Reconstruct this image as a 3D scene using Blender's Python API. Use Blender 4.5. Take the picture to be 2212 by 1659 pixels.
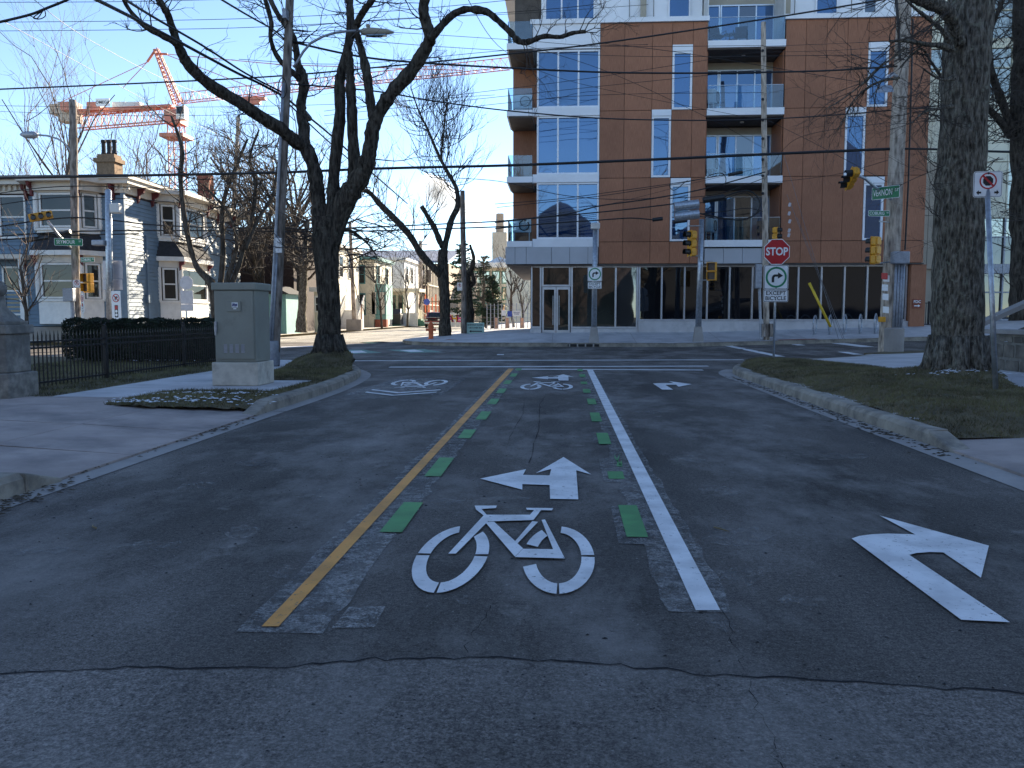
import bpy, math, random
import numpy as np
from mathutils import Vector, Matrix, Quaternion

for o in list(bpy.data.objects): bpy.data.objects.remove(o)
SC = bpy.context.scene
COL = SC.collection
R = math.radians

# ------------------------------------------------------------ camera, sky, sun, exposure
F, CX, CY, EYE = 1790.0, 1106.0, 829.5, 1.3          # focal length and centre on a 2212 px wide picture; eye height
YAW, PITCH = R(3.42), R(4.74)
SUN_AZ, SUN_EL = R(23), R(21.5)                        # azimuth to the right of +Y, elevation
EXPOSURE, SKY, SUN = 1.72, 0.09, 5.0
cd = bpy.data.cameras.new('camera'); cam = bpy.data.objects.new('camera', cd); COL.objects.link(cam)
cd.sensor_width = 36; cd.lens = F/2212*36; cd.clip_start = .05; cd.clip_end = 4000
cam.location = (0, 0, EYE); cam.rotation_euler = (R(90)-PITCH, 0, YAW)
SC.camera = cam
SC.render.resolution_x, SC.render.resolution_y = 1024, 768
W = bpy.data.worlds.new('World'); SC.world = W; W.use_nodes = True
nt = W.node_tree; bg = nt.nodes['Background']
sk = nt.nodes.new('ShaderNodeTexSky'); sk.sky_type = 'NISHITA'; sk.sun_disc = False
sk.sun_elevation = SUN_EL; sk.sun_rotation = SUN_AZ; sk.air_density = 1.0; sk.dust_density = 0; sk.ozone_density = 1.5; sk.altitude = 2600
nt.links.new(sk.outputs[0], bg.inputs[0]); bg.inputs[1].default_value = SKY
sl = bpy.data.lights.new('sun', 'SUN'); sl.energy = SUN; sl.angle = R(.53); sl.color = (1, .86, .66)
so = bpy.data.objects.new('sun', sl); COL.objects.link(so)
sdir = Vector((math.sin(SUN_AZ)*math.cos(SUN_EL), math.cos(SUN_AZ)*math.cos(SUN_EL), math.sin(SUN_EL)))
so.rotation_euler = sdir.to_track_quat('Z', 'Y').to_euler(); so.location = (0, 0, 60)
vs = SC.view_settings; vs.view_transform = 'Standard'; vs.look = 'None'; vs.gamma = 1; vs.exposure = EXPOSURE

# ------------------------------------------------------------ from picture to place
_fw = Vector((-math.sin(YAW)*math.cos(PITCH), math.cos(YAW)*math.cos(PITCH), -math.sin(PITCH)))
_rt = Vector((math.cos(YAW), math.sin(YAW), 0)); _up = _rt.cross(_fw); _eye = Vector((0, 0, EYE))
def ray(u, v): return _fw + _rt*((u-CX)/F) - _up*((v-CY)/F)
def at(u, v, Y):                                       # the point at distance Y that stands at (u, v)
    d = ray(u, v); return _eye + d*(Y/d.y)
def gp(u, v, z=0.0):                                   # the ground point at height z
    d = ray(u, v); return _eye + d*((z-EYE)/d.z)
K = .26671
def c1(x, y): return (K*x, K*y)
def c3(x, y): return (516.2+K*x, K*y)
def c4(x, y): return (516.2+K*x, 368.7+K*y)
def c5(x, y): return (1069.2+K*x, K*y)
def c6(x, y): return (1069.2+K*x, 368.7+K*y)
def c7(x, y): return (1622.2+K*x, K*y)
def c8(x, y): return (1622.2+.3556*x, 368.7+.3556*y)
def c2(x, y): return (.3111*x, 368.7+.3111*y)
def lerp(a, b, t): return a+(b-a)*t
def sst(a, b, x):
    t = min(1, max(0, (x-a)/(b-a))); return t*t*(3-2*t)
def zr(x, y): return .028*max(0, min(x, 40)-5)*sst(22, 34, y)      # the cross street climbs gently to the right

# ------------------------------------------------------------ mesh building
class MB:
    def __init__(s): s.V = []; s.F = []
    def quad(s, a, b, c, d): n = len(s.V); s.V += [a, b, c, d]; s.F.append((n, n+1, n+2, n+3)); return s
    def poly(s, pts): n = len(s.V); s.V += [tuple(p) for p in pts]; s.F.append(tuple(range(n, n+len(pts)))); return s
    def box(s, x0, x1, y0, y1, z0, z1):
        n = len(s.V)
        s.V += [(x0,y0,z0),(x1,y0,z0),(x1,y1,z0),(x0,y1,z0),(x0,y0,z1),(x1,y0,z1),(x1,y1,z1),(x0,y1,z1)]
        s.F += [(n,n+3,n+2,n+1),(n+4,n+5,n+6,n+7),(n,n+1,n+5,n+4),(n+1,n+2,n+6,n+5),(n+2,n+3,n+7,n+6),(n+3,n,n+4,n+7)]
        return s
    def prism(s, pts, vec):                            # a flat outline pushed along vec
        n = len(s.V); k = len(pts); vec = Vector(vec)
        s.V += [tuple(p) for p in pts] + [tuple(Vector(p)+vec) for p in pts]
        s.F.append(tuple(range(n+k-1, n-1, -1))); s.F.append(tuple(range(n+k, n+2*k)))
        for i in range(k): j = (i+1) % k; s.F.append((n+i, n+j, n+k+j, n+k+i))
        return s
    def tube(s, pts, rad, n=8, caps=True):
        pts = [Vector(p) for p in pts]; m = len(pts)
        if not hasattr(rad, '__len__'): rad = [rad]*m
        b = len(s.V); ref = None
        for i, p in enumerate(pts):
            t = (pts[min(i+1, m-1)]-pts[max(i-1, 0)]).normalized()
            if ref is None: ref = t.orthogonal().normalized()
            else:
                ref = ref - t*ref.dot(t)
                ref = ref.normalized() if ref.length > 1e-6 else t.orthogonal().normalized()
            w = t.cross(ref)
            for k in range(n):
                a = 2*math.pi*k/n; s.V.append(tuple(p+(ref*math.cos(a)+w*math.sin(a))*rad[i]))
        for i in range(m-1):
            for k in range(n):
                q = (k+1) % n; s.F.append((b+i*n+k, b+i*n+q, b+(i+1)*n+q, b+(i+1)*n+k))
        if caps: s.F.append(tuple(b+k for k in range(n-1, -1, -1))); s.F.append(tuple(b+(m-1)*n+k for k in range(n)))
        return s
    def cyl(s, p0, p1, r0, r1=None, n=12): return s.tube([p0, p1], [r0, r0 if r1 is None else r1], n)
    def lathe(s, prof, c=(0, 0, 0), n=16):
        b = len(s.V); m = len(prof)
        for r, z in prof:
            for k in range(n): a = 2*math.pi*k/n; s.V.append((c[0]+r*math.cos(a), c[1]+r*math.sin(a), c[2]+z))
        for i in range(m-1):
            for k in range(n): q = (k+1) % n; s.F.append((b+i*n+k, b+i*n+q, b+(i+1)*n+q, b+(i+1)*n+k))
        s.F.append(tuple(b+k for k in range(n-1, -1, -1))); s.F.append(tuple(b+(m-1)*n+k for k in range(n)))
        return s
    def ball(s, c, r, n=12, m=8):
        rx, ry, rz = r if hasattr(r, '__len__') else (r, r, r)
        b = len(s.V)
        for i in range(m+1):
            ph = math.pi*i/m
            for k in range(n): a = 2*math.pi*k/n; s.V.append((c[0]+rx*math.sin(ph)*math.cos(a), c[1]+ry*math.sin(ph)*math.sin(a), c[2]-rz*math.cos(ph)))
        for i in range(m):
            for k in range(n): q = (k+1) % n; s.F.append((b+i*n+k, b+i*n+q, b+(i+1)*n+q, b+(i+1)*n+k))
        return s
    def xz(s, pts, y, t): return s.prism([(p[0], y, p[1]) for p in pts], (0, t, 0))    # an outline standing upright
    def xy(s, pts, z, t=.003):
        z += .0003*len(s.F)
        if sum(pts[i][0]*pts[(i+1) % len(pts)][1]-pts[(i+1) % len(pts)][0]*pts[i][1] for i in range(len(pts))) < 0: pts = pts[::-1]
        return s.poly([(p[0], p[1], z) for p in pts])
    def rot(s, M):
        s.V = [tuple(M @ Vector(v)) for v in s.V]; return s
    def build(s, name, mat, parent=None, world=False, smooth=False, bevel=0, label=None, cat=None, group=None, kind=None):
        me = bpy.data.meshes.new(name); me.from_pydata(s.V, [], s.F); me.update()
        return link(name, me, mat, parent, world, smooth, bevel, label, cat, group, kind)
def link(name, me, mat, parent=None, world=False, smooth=False, bevel=0, label=None, cat=None, group=None, kind=None):
    if mat is not None and not me.materials: me.materials.append(MAT[mat])
    if smooth: me.polygons.foreach_set('use_smooth', [True]*len(me.polygons))
    o = bpy.data.objects.new(name, me); COL.objects.link(o)
    if parent is not None:
        o.parent = parent
        if world and parent.type == 'EMPTY': o.matrix_parent_inverse = mat_of(parent).inverted()
    if bevel:
        m = o.modifiers.new('bevel', 'BEVEL'); m.width = bevel; m.segments = 2; m.limit_method = 'ANGLE'
    return tag(o, label, cat, group, kind)
def mat_of(e): return Matrix.Translation(e.location) @ e.rotation_euler.to_matrix().to_4x4()
def tag(o, label=None, cat=None, group=None, kind=None):
    if label: o['label'] = label
    if cat: o['category'] = cat
    if group: o['group'] = group
    if kind: o['kind'] = kind
    return o
def thing(name, label, cat, loc=(0, 0, 0), rz=0, group=None):
    e = bpy.data.objects.new(name, None); COL.objects.link(e); e.empty_display_size = .2
    e.location = loc; e.rotation_euler = (0, 0, rz); return tag(e, label, cat, group)
def copy_thing(root, loc, rz=None, label=None):
    r = root.copy(); COL.objects.link(r); r.location = loc
    if rz is not None: r.rotation_euler = (0, 0, rz)
    if label: r['label'] = label
    for ch in list(root.children):
        c = ch.copy(); COL.objects.link(c); c.parent = r
        for g in list(ch.children):
            d = g.copy(); COL.objects.link(d); d.parent = c
    return r
_txt = {}
def text_mb(body, size, bold=0.0, sx=1.0):             # lettering standing upright, read from -Y, centred on the origin
    cu = bpy.data.curves.new('lettering', 'FONT'); cu.body = body; cu.size = size; cu.align_x = 'CENTER'; cu.align_y = 'CENTER'
    cu.offset = bold; cu.resolution_u = 3
    ob = bpy.data.objects.new('lettering', cu); COL.objects.link(ob)
    me = bpy.data.meshes.new_from_object(ob.evaluated_get(bpy.context.evaluated_depsgraph_get()))
    m = MB(); m.V = [(v.co.x*sx, 0, v.co.y) for v in me.vertices]; m.F = [tuple(p.vertices) for p in me.polygons]
    bpy.data.objects.remove(ob); bpy.data.curves.remove(cu); bpy.data.meshes.remove(me); return m
def text(body, size, pos, mat, parent, bold=0.0, sx=1.0, rz=0, name='lettering'):
    m = text_mb(body, size, bold, sx); m.rot(Matrix.Translation(pos) @ Matrix.Rotation(rz, 4, 'Z')); return m.build(name, mat, parent)
def rrect(w, h, r, n=4, cx=0, cz=0):
    P = []
    for (sx, sz, a0) in ((1, -1, -90), (1, 1, 0), (-1, 1, 90), (-1, -1, 180)):
        for i in range(n+1):
            a = R(a0+90*i/n); P.append((cx+sx*(w/2-r)+r*math.cos(a), cz+sz*(h/2-r)+r*math.sin(a)))
    return P
def ring(mb, r0, r1, y, t, cx=0, cz=0, n=28):
    for i in range(n):
        a, b = 2*math.pi*i/n, 2*math.pi*(i+1)/n
        mb.xz([(cx+r0*math.cos(a), cz+r0*math.sin(a)), (cx+r1*math.cos(a), cz+r1*math.sin(a)), (cx+r1*math.cos(b), cz+r1*math.sin(b)), (cx+r0*math.cos(b), cz+r0*math.sin(b))], y, t)
    return mb

# ------------------------------------------------------------ materials
MAT = {}
def new(name):
    m = bpy.data.materials.new(name); m.use_nodes = True; MAT[name] = m
    return m, m.node_tree, m.node_tree.nodes['Principled BSDF']
def _coords(t, scale=(1, 1, 1)):
    tc = t.nodes.new('ShaderNodeNewGeometry'); mp = t.nodes.new('ShaderNodeMapping'); mp.inputs['Scale'].default_value = scale
    t.links.new(tc.outputs['Position'], mp.inputs[0]); return mp.outputs[0]
def _noise(t, co, scale, detail=5, rough=.6):
    n = t.nodes.new('ShaderNodeTexNoise'); n.inputs['Scale'].default_value = scale; n.inputs['Detail'].default_value = detail
    n.inputs['Roughness'].default_value = rough; t.links.new(co, n.inputs['Vector']); return n.outputs[0]
def _ramp(t, fac, stops):
    r = t.nodes.new('ShaderNodeValToRGB'); t.links.new(fac, r.inputs[0]); e = r.color_ramp.elements
    while len(e) < len(stops): e.new(.5)
    for i, (p, c) in enumerate(stops): e[i].position = p; e[i].color = (c[0], c[1], c[2], 1) if hasattr(c, '__len__') else (c, c, c, 1)
    return r.outputs[0]
def _mix(t, fac, a, b, mode='MIX'):
    m = t.nodes.new('ShaderNodeMix'); m.data_type = 'RGBA'; m.blend_type = mode
    for s, v in ((0, fac), (6, a), (7, b)):
        if hasattr(v, 'is_linked'): t.links.new(v, m.inputs[s])
        elif s == 0: m.inputs[0].default_value = v
        else: m.inputs[s].default_value = (v[0], v[1], v[2], 1)
    return m.outputs[2]
def _bump(t, b, h, strength, dist):
    n = t.nodes.new('ShaderNodeBump'); n.inputs['Strength'].default_value = strength; n.inputs['Distance'].default_value = dist
    t.links.new(h, n.inputs['Height']); t.links.new(n.outputs[0], b.inputs['Normal'])
def mat(name, col, rough=.6, metal=0, var=.18, scale=6, bump=0, bscale=60, stretch=(1, 1, 1), spec=.5, coat=0, dirt=None):
    m, t, b = new(name); co = _coords(t, stretch)
    n = _noise(t, co, scale)
    c = _ramp(t, n, [(.37, [x*(1-var) for x in col]), (.63, [min(1, x*(1+var)) for x in col])])
    if dirt:
        d = _ramp(t, _noise(t, _coords(t), dirt[1], 6, .7), [(dirt[2], 0), (dirt[3], 1)]); c = _mix(t, d, c, dirt[0])
    t.links.new(c, b.inputs['Base Color']); b.inputs['Roughness'].default_value = rough; b.inputs['Metallic'].default_value = metal
    b.inputs['Specular IOR Level'].default_value = spec; b.inputs['Coat Weight'].default_value = coat
    if bump: _bump(t, b, _noise(t, co, bscale, 4), bump, .01)
    return m
def glass(name, inner, refl, rough=.02, tint=(.8, .9, 1)):   # a pane: dim room behind, sky and street mirrored in it
    m, t, b = new(name); t.nodes.remove(b); out = t.nodes['Material Output']
    d = t.nodes.new('ShaderNodeBsdfDiffuse'); g = t.nodes.new('ShaderNodeBsdfGlossy'); x = t.nodes.new('ShaderNodeMixShader')
    c = _ramp(t, _noise(t, _coords(t), .35, 2), [(.35, [v*.6 for v in inner]), (.65, [v*1.5 for v in inner])]); t.links.new(c, d.inputs[0])
    g.inputs[0].default_value = (*tint, 1); g.inputs[1].default_value = rough
    fr = t.nodes.new('ShaderNodeLayerWeight'); fr.inputs[0].default_value = .35
    ma = t.nodes.new('ShaderNodeMapRange'); ma.inputs[3].default_value = refl; ma.inputs[4].default_value = 1; t.links.new(fr.outputs[0], ma.inputs[0])
    t.links.new(ma.outputs[0], x.inputs[0]); t.links.new(d.outputs[0], x.inputs[1]); t.links.new(g.outputs[0], x.inputs[2]); t.links.new(x.outputs[0], out.inputs[0])
    bp = t.nodes.new('ShaderNodeBump'); bp.inputs[0].default_value = .02; bp.inputs[1].default_value = .3
    t.links.new(_noise(t, _coords(t), .7, 1), bp.inputs['Height']); t.links.new(bp.outputs[0], g.inputs['Normal'])
    return m
def clear(name, refl=.12, tint=(.8, .93, .95)):              # see-through sheet of glass
    m, t, b = new(name); t.nodes.remove(b); out = t.nodes['Material Output']
    d = t.nodes.new('ShaderNodeBsdfTransparent'); d.inputs[0].default_value = (*tint, 1)
    g = t.nodes.new('ShaderNodeBsdfGlossy'); g.inputs[1].default_value = .01; x = t.nodes.new('ShaderNodeMixShader')
    fr = t.nodes.new('ShaderNodeLayerWeight'); fr.inputs[0].default_value = .3
    ma = t.nodes.new('ShaderNodeMapRange'); ma.inputs[3].default_value = refl; ma.inputs[4].default_value = 1; t.links.new(fr.outputs[0], ma.inputs[0])
    t.links.new(ma.outputs[0], x.inputs[0]); t.links.new(d.outputs[0], x.inputs[1]); t.links.new(g.outputs[0], x.inputs[2]); t.links.new(x.outputs[0], out.inputs[0])
    return m
def asphalt(name, dark, light, dust, dustcol, ragged=0):
    m, t, b = new(name); co = _coords(t)
    big = _ramp(t, _noise(t, _coords(t, (1, .45, 1)), .55, 5, .65), [(.38, dark), (.62, light)])
    lane = _ramp(t, _noise(t, _coords(t, (1.3, .035, 1)), 1, 3, .5), [(.36, .78), (.64, 1.25)])           # wheel paths
    c = _mix(t, 1.0, big, lane, 'MULTIPLY')
    c = _mix(t, 1.0, c, _ramp(t, _noise(t, co, 38, 6, .8), [(.38, .58), (.62, 1.42)]), 'MULTIPLY')
    c = _mix(t, 1.0, c, _ramp(t, _noise(t, co, 120, 3, .75), [(.38, .5), (.62, 1.5)]), 'MULTIPLY')
    wash = _ramp(t, _noise(t, _coords(t, (1, .55, 1)), .8, 7, .72), [(dust, 0), (dust+.22, .62)])      # salt and chalk scuffs
    c = _mix(t, wash, c, dustcol)
    st = _ramp(t, _noise(t, _coords(t, (1.1, .9, 1)), 2.1, 5, .62), [(.63, 0), (.76, .6)]); c = _mix(t, st, c, dustcol)
    spk = _ramp(t, _noise(t, co, 30, 3, .6), [(.66, 0), (.71, .8)]); c = _mix(t, spk, c, (.012, .012, .013))
    spl = _ramp(t, _noise(t, co, 48, 3, .6), [(.66, 0), (.71, .7)]); c = _mix(t, spl, c, dustcol)
    t.links.new(c, b.inputs['Base Color']); b.inputs['Roughness'].default_value = .85; b.inputs['Specular IOR Level'].default_value = .3
    _bump(t, b, _noise(t, co, 90, 4, .75), 1.0, .007)
    if ragged:
        out = t.nodes['Material Output']; tr = t.nodes.new('ShaderNodeBsdfTransparent'); x = t.nodes.new('ShaderNodeMixShader')
        f = _ramp(t, _noise(t, _coords(t), 7, 8, .8), [(.42, .0), (.6, ragged)] if ragged < .5 else [(.4, .12), (.56, ragged)]); t.links.new(f, x.inputs[0]); t.links.new(tr.outputs[0], x.inputs[1]); t.links.new(b.outputs[0], x.inputs[2]); t.links.new(x.outputs[0], out.inputs[0])
def paint(name, col, under=(.09, .088, .086), wear=.63):
    m, t, b = new(name); co = _coords(t)
    c = _ramp(t, _noise(t, co, 3, 4), [(.38, [x*.74 for x in col]), (.6, col)])
    pits = _ramp(t, _noise(t, co, 30, 6, .75), [(wear, 0), (wear+.05, .95)])
    area = _ramp(t, _noise(t, co, 1.7, 3), [(.36, .3), (.58, 1)])
    w = t.nodes.new('ShaderNodeMath'); w.operation = 'MULTIPLY'; t.links.new(pits, w.inputs[0]); t.links.new(area, w.inputs[1])
    t.links.new(_mix(t, w.outputs[0], c, under), b.inputs['Base Color']); b.inputs['Roughness'].default_value = .65
    _bump(t, b, _noise(t, co, 110, 3, .7), .5, .005)
def bark(name, a, b2, c2=None, scale=14, strength=1.0):
    m, t, b = new(name); co = _coords(t, (1, 1, .22))
    n = _noise(t, co, scale, 6, .7)
    v = t.nodes.new('ShaderNodeTexVoronoi'); v.inputs['Scale'].default_value = scale*1.1; t.links.new(co, v.inputs[0])
    c = _ramp(t, n, [(.4, a), (.62, b2)])
    if c2: c = _mix(t, _ramp(t, _noise(t, _coords(t), 9, 5, .7), [(.55, 0), (.66, .8)]), c, c2)
    c = _mix(t, 1.0, c, _ramp(t, v.outputs[0], [(.1, .45), (.5, 1.2)]), 'MULTIPLY')
    t.links.new(c, b.inputs['Base Color']); b.inputs['Roughness'].default_value = .95; b.inputs['Specular IOR Level'].default_value = .1
    h = t.nodes.new('ShaderNodeMath'); h.operation = 'ADD'; t.links.new(n, h.inputs[0]); t.links.new(v.outputs[0], h.inputs[1])
    _bump(t, b, h.outputs[0], strength, .05)

asphalt('asphalt', (.066, .058, .051), (.134, .119, .107), .47, (.37, .34, .315))
asphalt('asphalt_old', (.112, .099, .089), (.195, .175, .16), .47, (.35, .325, .3))
asphalt('chalk_scuff', (.26, .245, .23), (.34, .32, .305), .5, (.42, .4, .38), .42)
asphalt('asphalt_ground_off', (.22, .21, .2), (.33, .315, .3), .5, (.42, .4, .38), .85)
asphalt('asphalt_far_sunlit', (.28, .265, .235), (.36, .34, .3), .5, (.45, .43, .38))  # paler copy of the street asphalt, with the sunlight put into its colour
paint('paint_white', (.84, .84, .84), wear=.6); paint('paint_orange', (.78, .34, .06), wear=.6); paint('paint_green', (.085, .32, .095), wear=.6)
paint('paint_teal', (.12, .33, .26), wear=.5)
mat('concrete', (.34, .315, .295), .85, var=.16, scale=1.6, bump=.35, bscale=70, dirt=((.18, .17, .165), .8, .5, .75))
mat('concrete_walk', (.54, .52, .52), .85, var=.1, scale=1.2, bump=.25, bscale=80, dirt=((.28, .28, .285), .9, .5, .8))
mat('concrete_kerb', (.31, .275, .225), .9, var=.25, scale=3, bump=.5, bscale=45, dirt=((.12, .11, .1), 2, .5, .72))
mat('concrete_drive', (.38, .315, .285), .9, var=.16, scale=1.3, bump=.3, bscale=70, dirt=((.14, .13, .13), .7, .48, .75))
mat('concrete_pale', (.58, .54, .46), .85, var=.12, scale=5, bump=.25, bscale=50, dirt=((.33, .29, .24), 3, .52, .75))
mat('granite', (.24, .225, .2), .9, var=.3, scale=9, bump=.5, bscale=70, dirt=((.13, .125, .12), 2, .45, .7))
mat('earth', (.075, .06, .042), 1, var=.35, scale=9, bump=.5, bscale=40)
mat('turf', (.15, .122, .066), 1, var=.45, scale=2.2, bump=.6, bscale=60, dirt=((.1, .075, .045), 1.1, .42, .7))
mat('grass_blade', (.135, .125, .055), .9, var=.6, scale=1.3)
mat('straw_blade', (.21, .165, .095), .95, var=.35, scale=2)
mat('snow', (.8, .83, .88), .6, var=.06, scale=20, bump=.4, bscale=80)
bark('bark_dark', (.034, .029, .024), (.105, .09, .074), (.115, .112, .09))
bark('bark_grey', (.075, .066, .054), (.28, .25, .205), (.27, .27, .21), 22, 1.4)
bark('bark_far', (.05, .043, .036), (.11, .096, .08), None, 12, .5)
mat('twig', (.062, .05, .042), .9, var=.3, scale=4)
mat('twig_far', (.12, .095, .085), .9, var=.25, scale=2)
bark('pole_wood', (.16, .135, .115), (.33, .285, .25), None, 9, .35)
bark('pole_wood_pale', (.3, .245, .2), (.52, .44, .36), None, 9, .3)
def facade_wood():
    m, t, b = new('wood_panel'); co = _coords(t, (9, 9, .35))
    n = _noise(t, co, 9, 5, .7); big = _noise(t, _coords(t, (.5, .5, .4)), 1, 3)
    c = _ramp(t, n, [(.38, (.275, .112, .058)), (.62, (.42, .185, .104))])
    c = _mix(t, 1.0, c, _ramp(t, big, [(.3, .86), (.7, 1.12)]), 'MULTIPLY')
    oi = t.nodes.new('ShaderNodeObjectInfo'); c = _mix(t, 1.0, c, _ramp(t, oi.outputs['Random'], [(0, .9), (1, 1.1)]), 'MULTIPLY')
    t.links.new(c, b.inputs['Base Color']); b.inputs['Roughness'].default_value = .55; b.inputs['Specular IOR Level'].default_value = .3
facade_wood()
mat('white_metal', (.84, .85, .88), .4, var=.04, scale=1)
mat('white_paint', (.72, .71, .68), .55, var=.08, scale=3)
mat('grey_panel', (.46, .47, .5), .5, var=.05, scale=.8)
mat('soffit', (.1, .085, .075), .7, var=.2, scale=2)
mat('alu', (.55, .57, .6), .35, .8, var=.08, scale=3)
mat('galvanised', (.42, .45, .49), .42, .75, var=.2, scale=12)
mat('steel_dull', (.36, .38, .42), .55, .5, var=.15, scale=10)
mat('dark_metal', (.02, .02, .022), .5, .2, var=.3, scale=8)
mat('black_plastic', (.012, .012, .013), .45, 0, var=.2, scale=8)
mat('cable', (.013, .013, .015), .6, 0, var=.2, scale=8)
mat('cable_pale', (.17, .17, .18), .4, .3, var=.2, scale=8)
mat('signal_yellow', (.72, .33, .02), .45, var=.14, scale=7, dirt=((.35, .16, .03), 6, .6, .8))
mat('lens_dark', (.02, .018, .018), .15, var=.4, scale=12)
mat('hand_lens', (.05, .028, .02), .3, var=.4, scale=14)
mat('sign_white', (.86, .86, .86), .4, var=.05, scale=6, dirt=((.5, .47, .42), 4, .6, .8))
mat('sign_back', (.5, .47, .49), .45, .4, var=.08, scale=5)
mat('sign_red', (.5, .018, .025), .4, var=.06, scale=5)
mat('sign_black', (.012, .012, .014), .5, var=.1, scale=5)
mat('sign_green', (.012, .2, .085), .4, var=.08, scale=5)
mat('ring_green', (.01, .22, .1), .4, var=.08, scale=5)
mat('lettering_blue', (.02, .03, .18), .5)
mat('cabinet_paint', (.27, .275, .235), .5, var=.07, scale=2, dirt=((.2, .2, .17), 3, .55, .8))
mat('orange_paint', (.62, .13, .04), .5, var=.2, scale=6, dirt=((.3, .07, .03), 8, .55, .75))
mat('crane_orange', (.58, .2, .13), .5, var=.15, scale=.5)  # orange lightened and muted, so distance haze is in the colour
mat('yellow_guard', (.7, .47, .03), .5, var=.1, scale=4)
mat('hedge_leaf', (.016, .026, .012), .8, var=.5, scale=5)
mat('needle', (.03, .055, .028), .8, var=.5, scale=3)
glass('glass_blue', (.012, .035, .1), .15, tint=(.46, .7, 1))
glass('glass_dim', (.03, .03, .03), .1)
glass('glass_shop', (.006, .006, .008), .02)
glass('glass_lobby', (.025, .027, .022), .05)
glass('glass_house', (.03, .03, .028), .02, tint=(.45, .47, .5))
glass('glass_tower', (.2, .2, .14), .3, tint=(.9, .95, .9))  # warm bright inner tone paints in sunlight reflected onto the right-hand facade
clear('glass_rail', .05, (.72, .85, .92)); clear('glass_door', .1, (.75, .8, .8))
mat('clap_blue', (.125, .19, .26), .6, var=.1, scale=2)
mat('trim_cream', (.6, .55, .48), .6, var=.08, scale=3)
mat('bracket_red', (.12, .02, .025), .6)
mat('roof_dark', (.03, .03, .034), .85, var=.3, scale=8, bump=.4, bscale=30)
mat('brick_tan', (.25, .165, .1), .9, var=.2, scale=8, bump=.4, bscale=30)
mat('brick_dark', (.045, .03, .028), .9, var=.25, scale=5)
mat('brick_red', (.28, .09, .055), .9, var=.2, scale=5)
mat('teal_clap', (.16, .34, .32), .6, var=.08, scale=2)
mat('teal_trim', (.05, .2, .21), .6)
mat('cream_clap', (.62, .57, .45), .6, var=.08, scale=2)
mat('green_trim', (.06, .2, .14), .6)
mat('tan_wall', (.34, .26, .19), .85, var=.1, scale=.6)
mat('slate_roof', (.18, .21, .28), .6, var=.1, scale=.5)
mat('cream_panel', (.78, .75, .58), .6, var=.07, scale=.4)
mat('stone_panel', (.42, .37, .29), .75, var=.1, scale=.8)
mat('concrete_far', (.5, .45, .37), .85, var=.1, scale=.5)
mat('green_roof', (.05, .28, .16), .5)
mat('car_red', (.2, .015, .025), .3, .2, var=.05, coat=.6)
mat('car_glass', (.02, .022, .025), .08)
mat('car_pale', (.6, .58, .55), .35, .2, coat=.5)
mat('tyre', (.015, .015, .015), .9)
mat('hoarding_pink', (.7, .06, .22), .6); mat('hoarding_orange', (.75, .35, .03), .6)
mat('mesh_orange', (.6, .34, .22), .7)
mat('sign_blue', (.05, .1, .45), .5)
mat('mint_board', (.48, .68, .6), .6, var=.05)
mat('bin_black', (.02, .022, .024), .5, var=.2)
mat('stone_rubble', (.16, .14, .115), .95, var=.4, scale=3, bump=.6, bscale=25, dirt=((.07, .065, .06), 2, .5, .7))
mat('stone_mortar', (.2, .185, .16), .95, var=.2, scale=8, bump=.5, bscale=60)
mat('tar', (.02, .02, .022), .95, var=.2, scale=20, spec=.1)
mat('curtain', (.6, .57, .5), .8, var=.2, scale=5)
mat('blind', (.35, .42, .5), .7, var=.1, scale=2)
# ------------------------------------------------------------ the setting: ground, roads, kerbs, pavements
rng = random.Random(7); nrg = np.random.default_rng(5)
MB().quad((-1500, -600, -.08), (1500, -600, -.08), (1500, 2400, -.08), (-1500, 2400, -.08)).build('ground', 'earth', kind='structure')
def grid(name, xs, ys, zf, matn, **kw):
    m = MB(); m.V = [(x, y, zf(x, y)) for y in ys for x in xs]; k = len(xs)
    m.F = [(j*k+i, j*k+i+1, (j+1)*k+i+1, (j+1)*k+i) for j in range(len(ys)-1) for i in range(k-1)]
    return m.build(name, matn, smooth=True, **kw)
road = grid('road', [-200, -60, -20, -4, 3.4, 5] + [5+i*2.5 for i in range(1, 15)] + [200], [-40, 0, 10, 20, 22, 24, 26, 28, 30, 32, 34, 36, 60, 120, 260], zr, 'asphalt', kind='structure')
tag(road, 'dark grey worn asphalt street with lane markings')
def mark(name, pts, matn, z=.008, label=None, px=True):
    P = [gp(*p) for p in pts] if px else pts
    m = MB(); m.xy([(p[0], p[1]) for p in P], z)
    m.V = [(x, y, zz+zr(x, y)) for x, y, zz in m.V]
    return m.build(name, matn, road, label=label)
# older, paler paving in front, with its torn seam
seam = [(-3.7, 2.75), (-2.9, 2.74), (-2.03, 2.79), (-1.6, 2.86), (-1.04, 2.9), (-.7, 3.0), (-.31, 3.03), (.1, 3.02), (.48, 2.95), (1.0, 2.9), (1.61, 2.85), (2.4, 2.74), (3.38, 2.66)]
fine = []
for (a, b) in zip(seam, seam[1:]):
    for i in range(9): t = i/9; fine.append((lerp(a[0], b[0], t), lerp(a[1], b[1], t)+rng.gauss(0, .009)))
fine.append(seam[-1])
mark('old_paving', fine[::-1] + [(-3.7, -30), (3.38, -30)], 'asphalt_old', .004, px=False, label='paler old paving with a ragged edge')
m = MB()
for i in range(len(fine)-1):
    w0, w1 = [.002+.008*abs(math.sin(k*.37+1.3*math.sin(k*.11)))*rng.uniform(.5, 1.2) for k in (i, i+1)]
    (x0, y0), (x1, y1) = fine[i], fine[i+1]; m.quad((x0, y0-.004, .007), (x1, y1-.004, .007), (x1, y1+w1, .007), (x0, y0+w0, .007))
m.build('seam_crack', 'tar', road)
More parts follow.
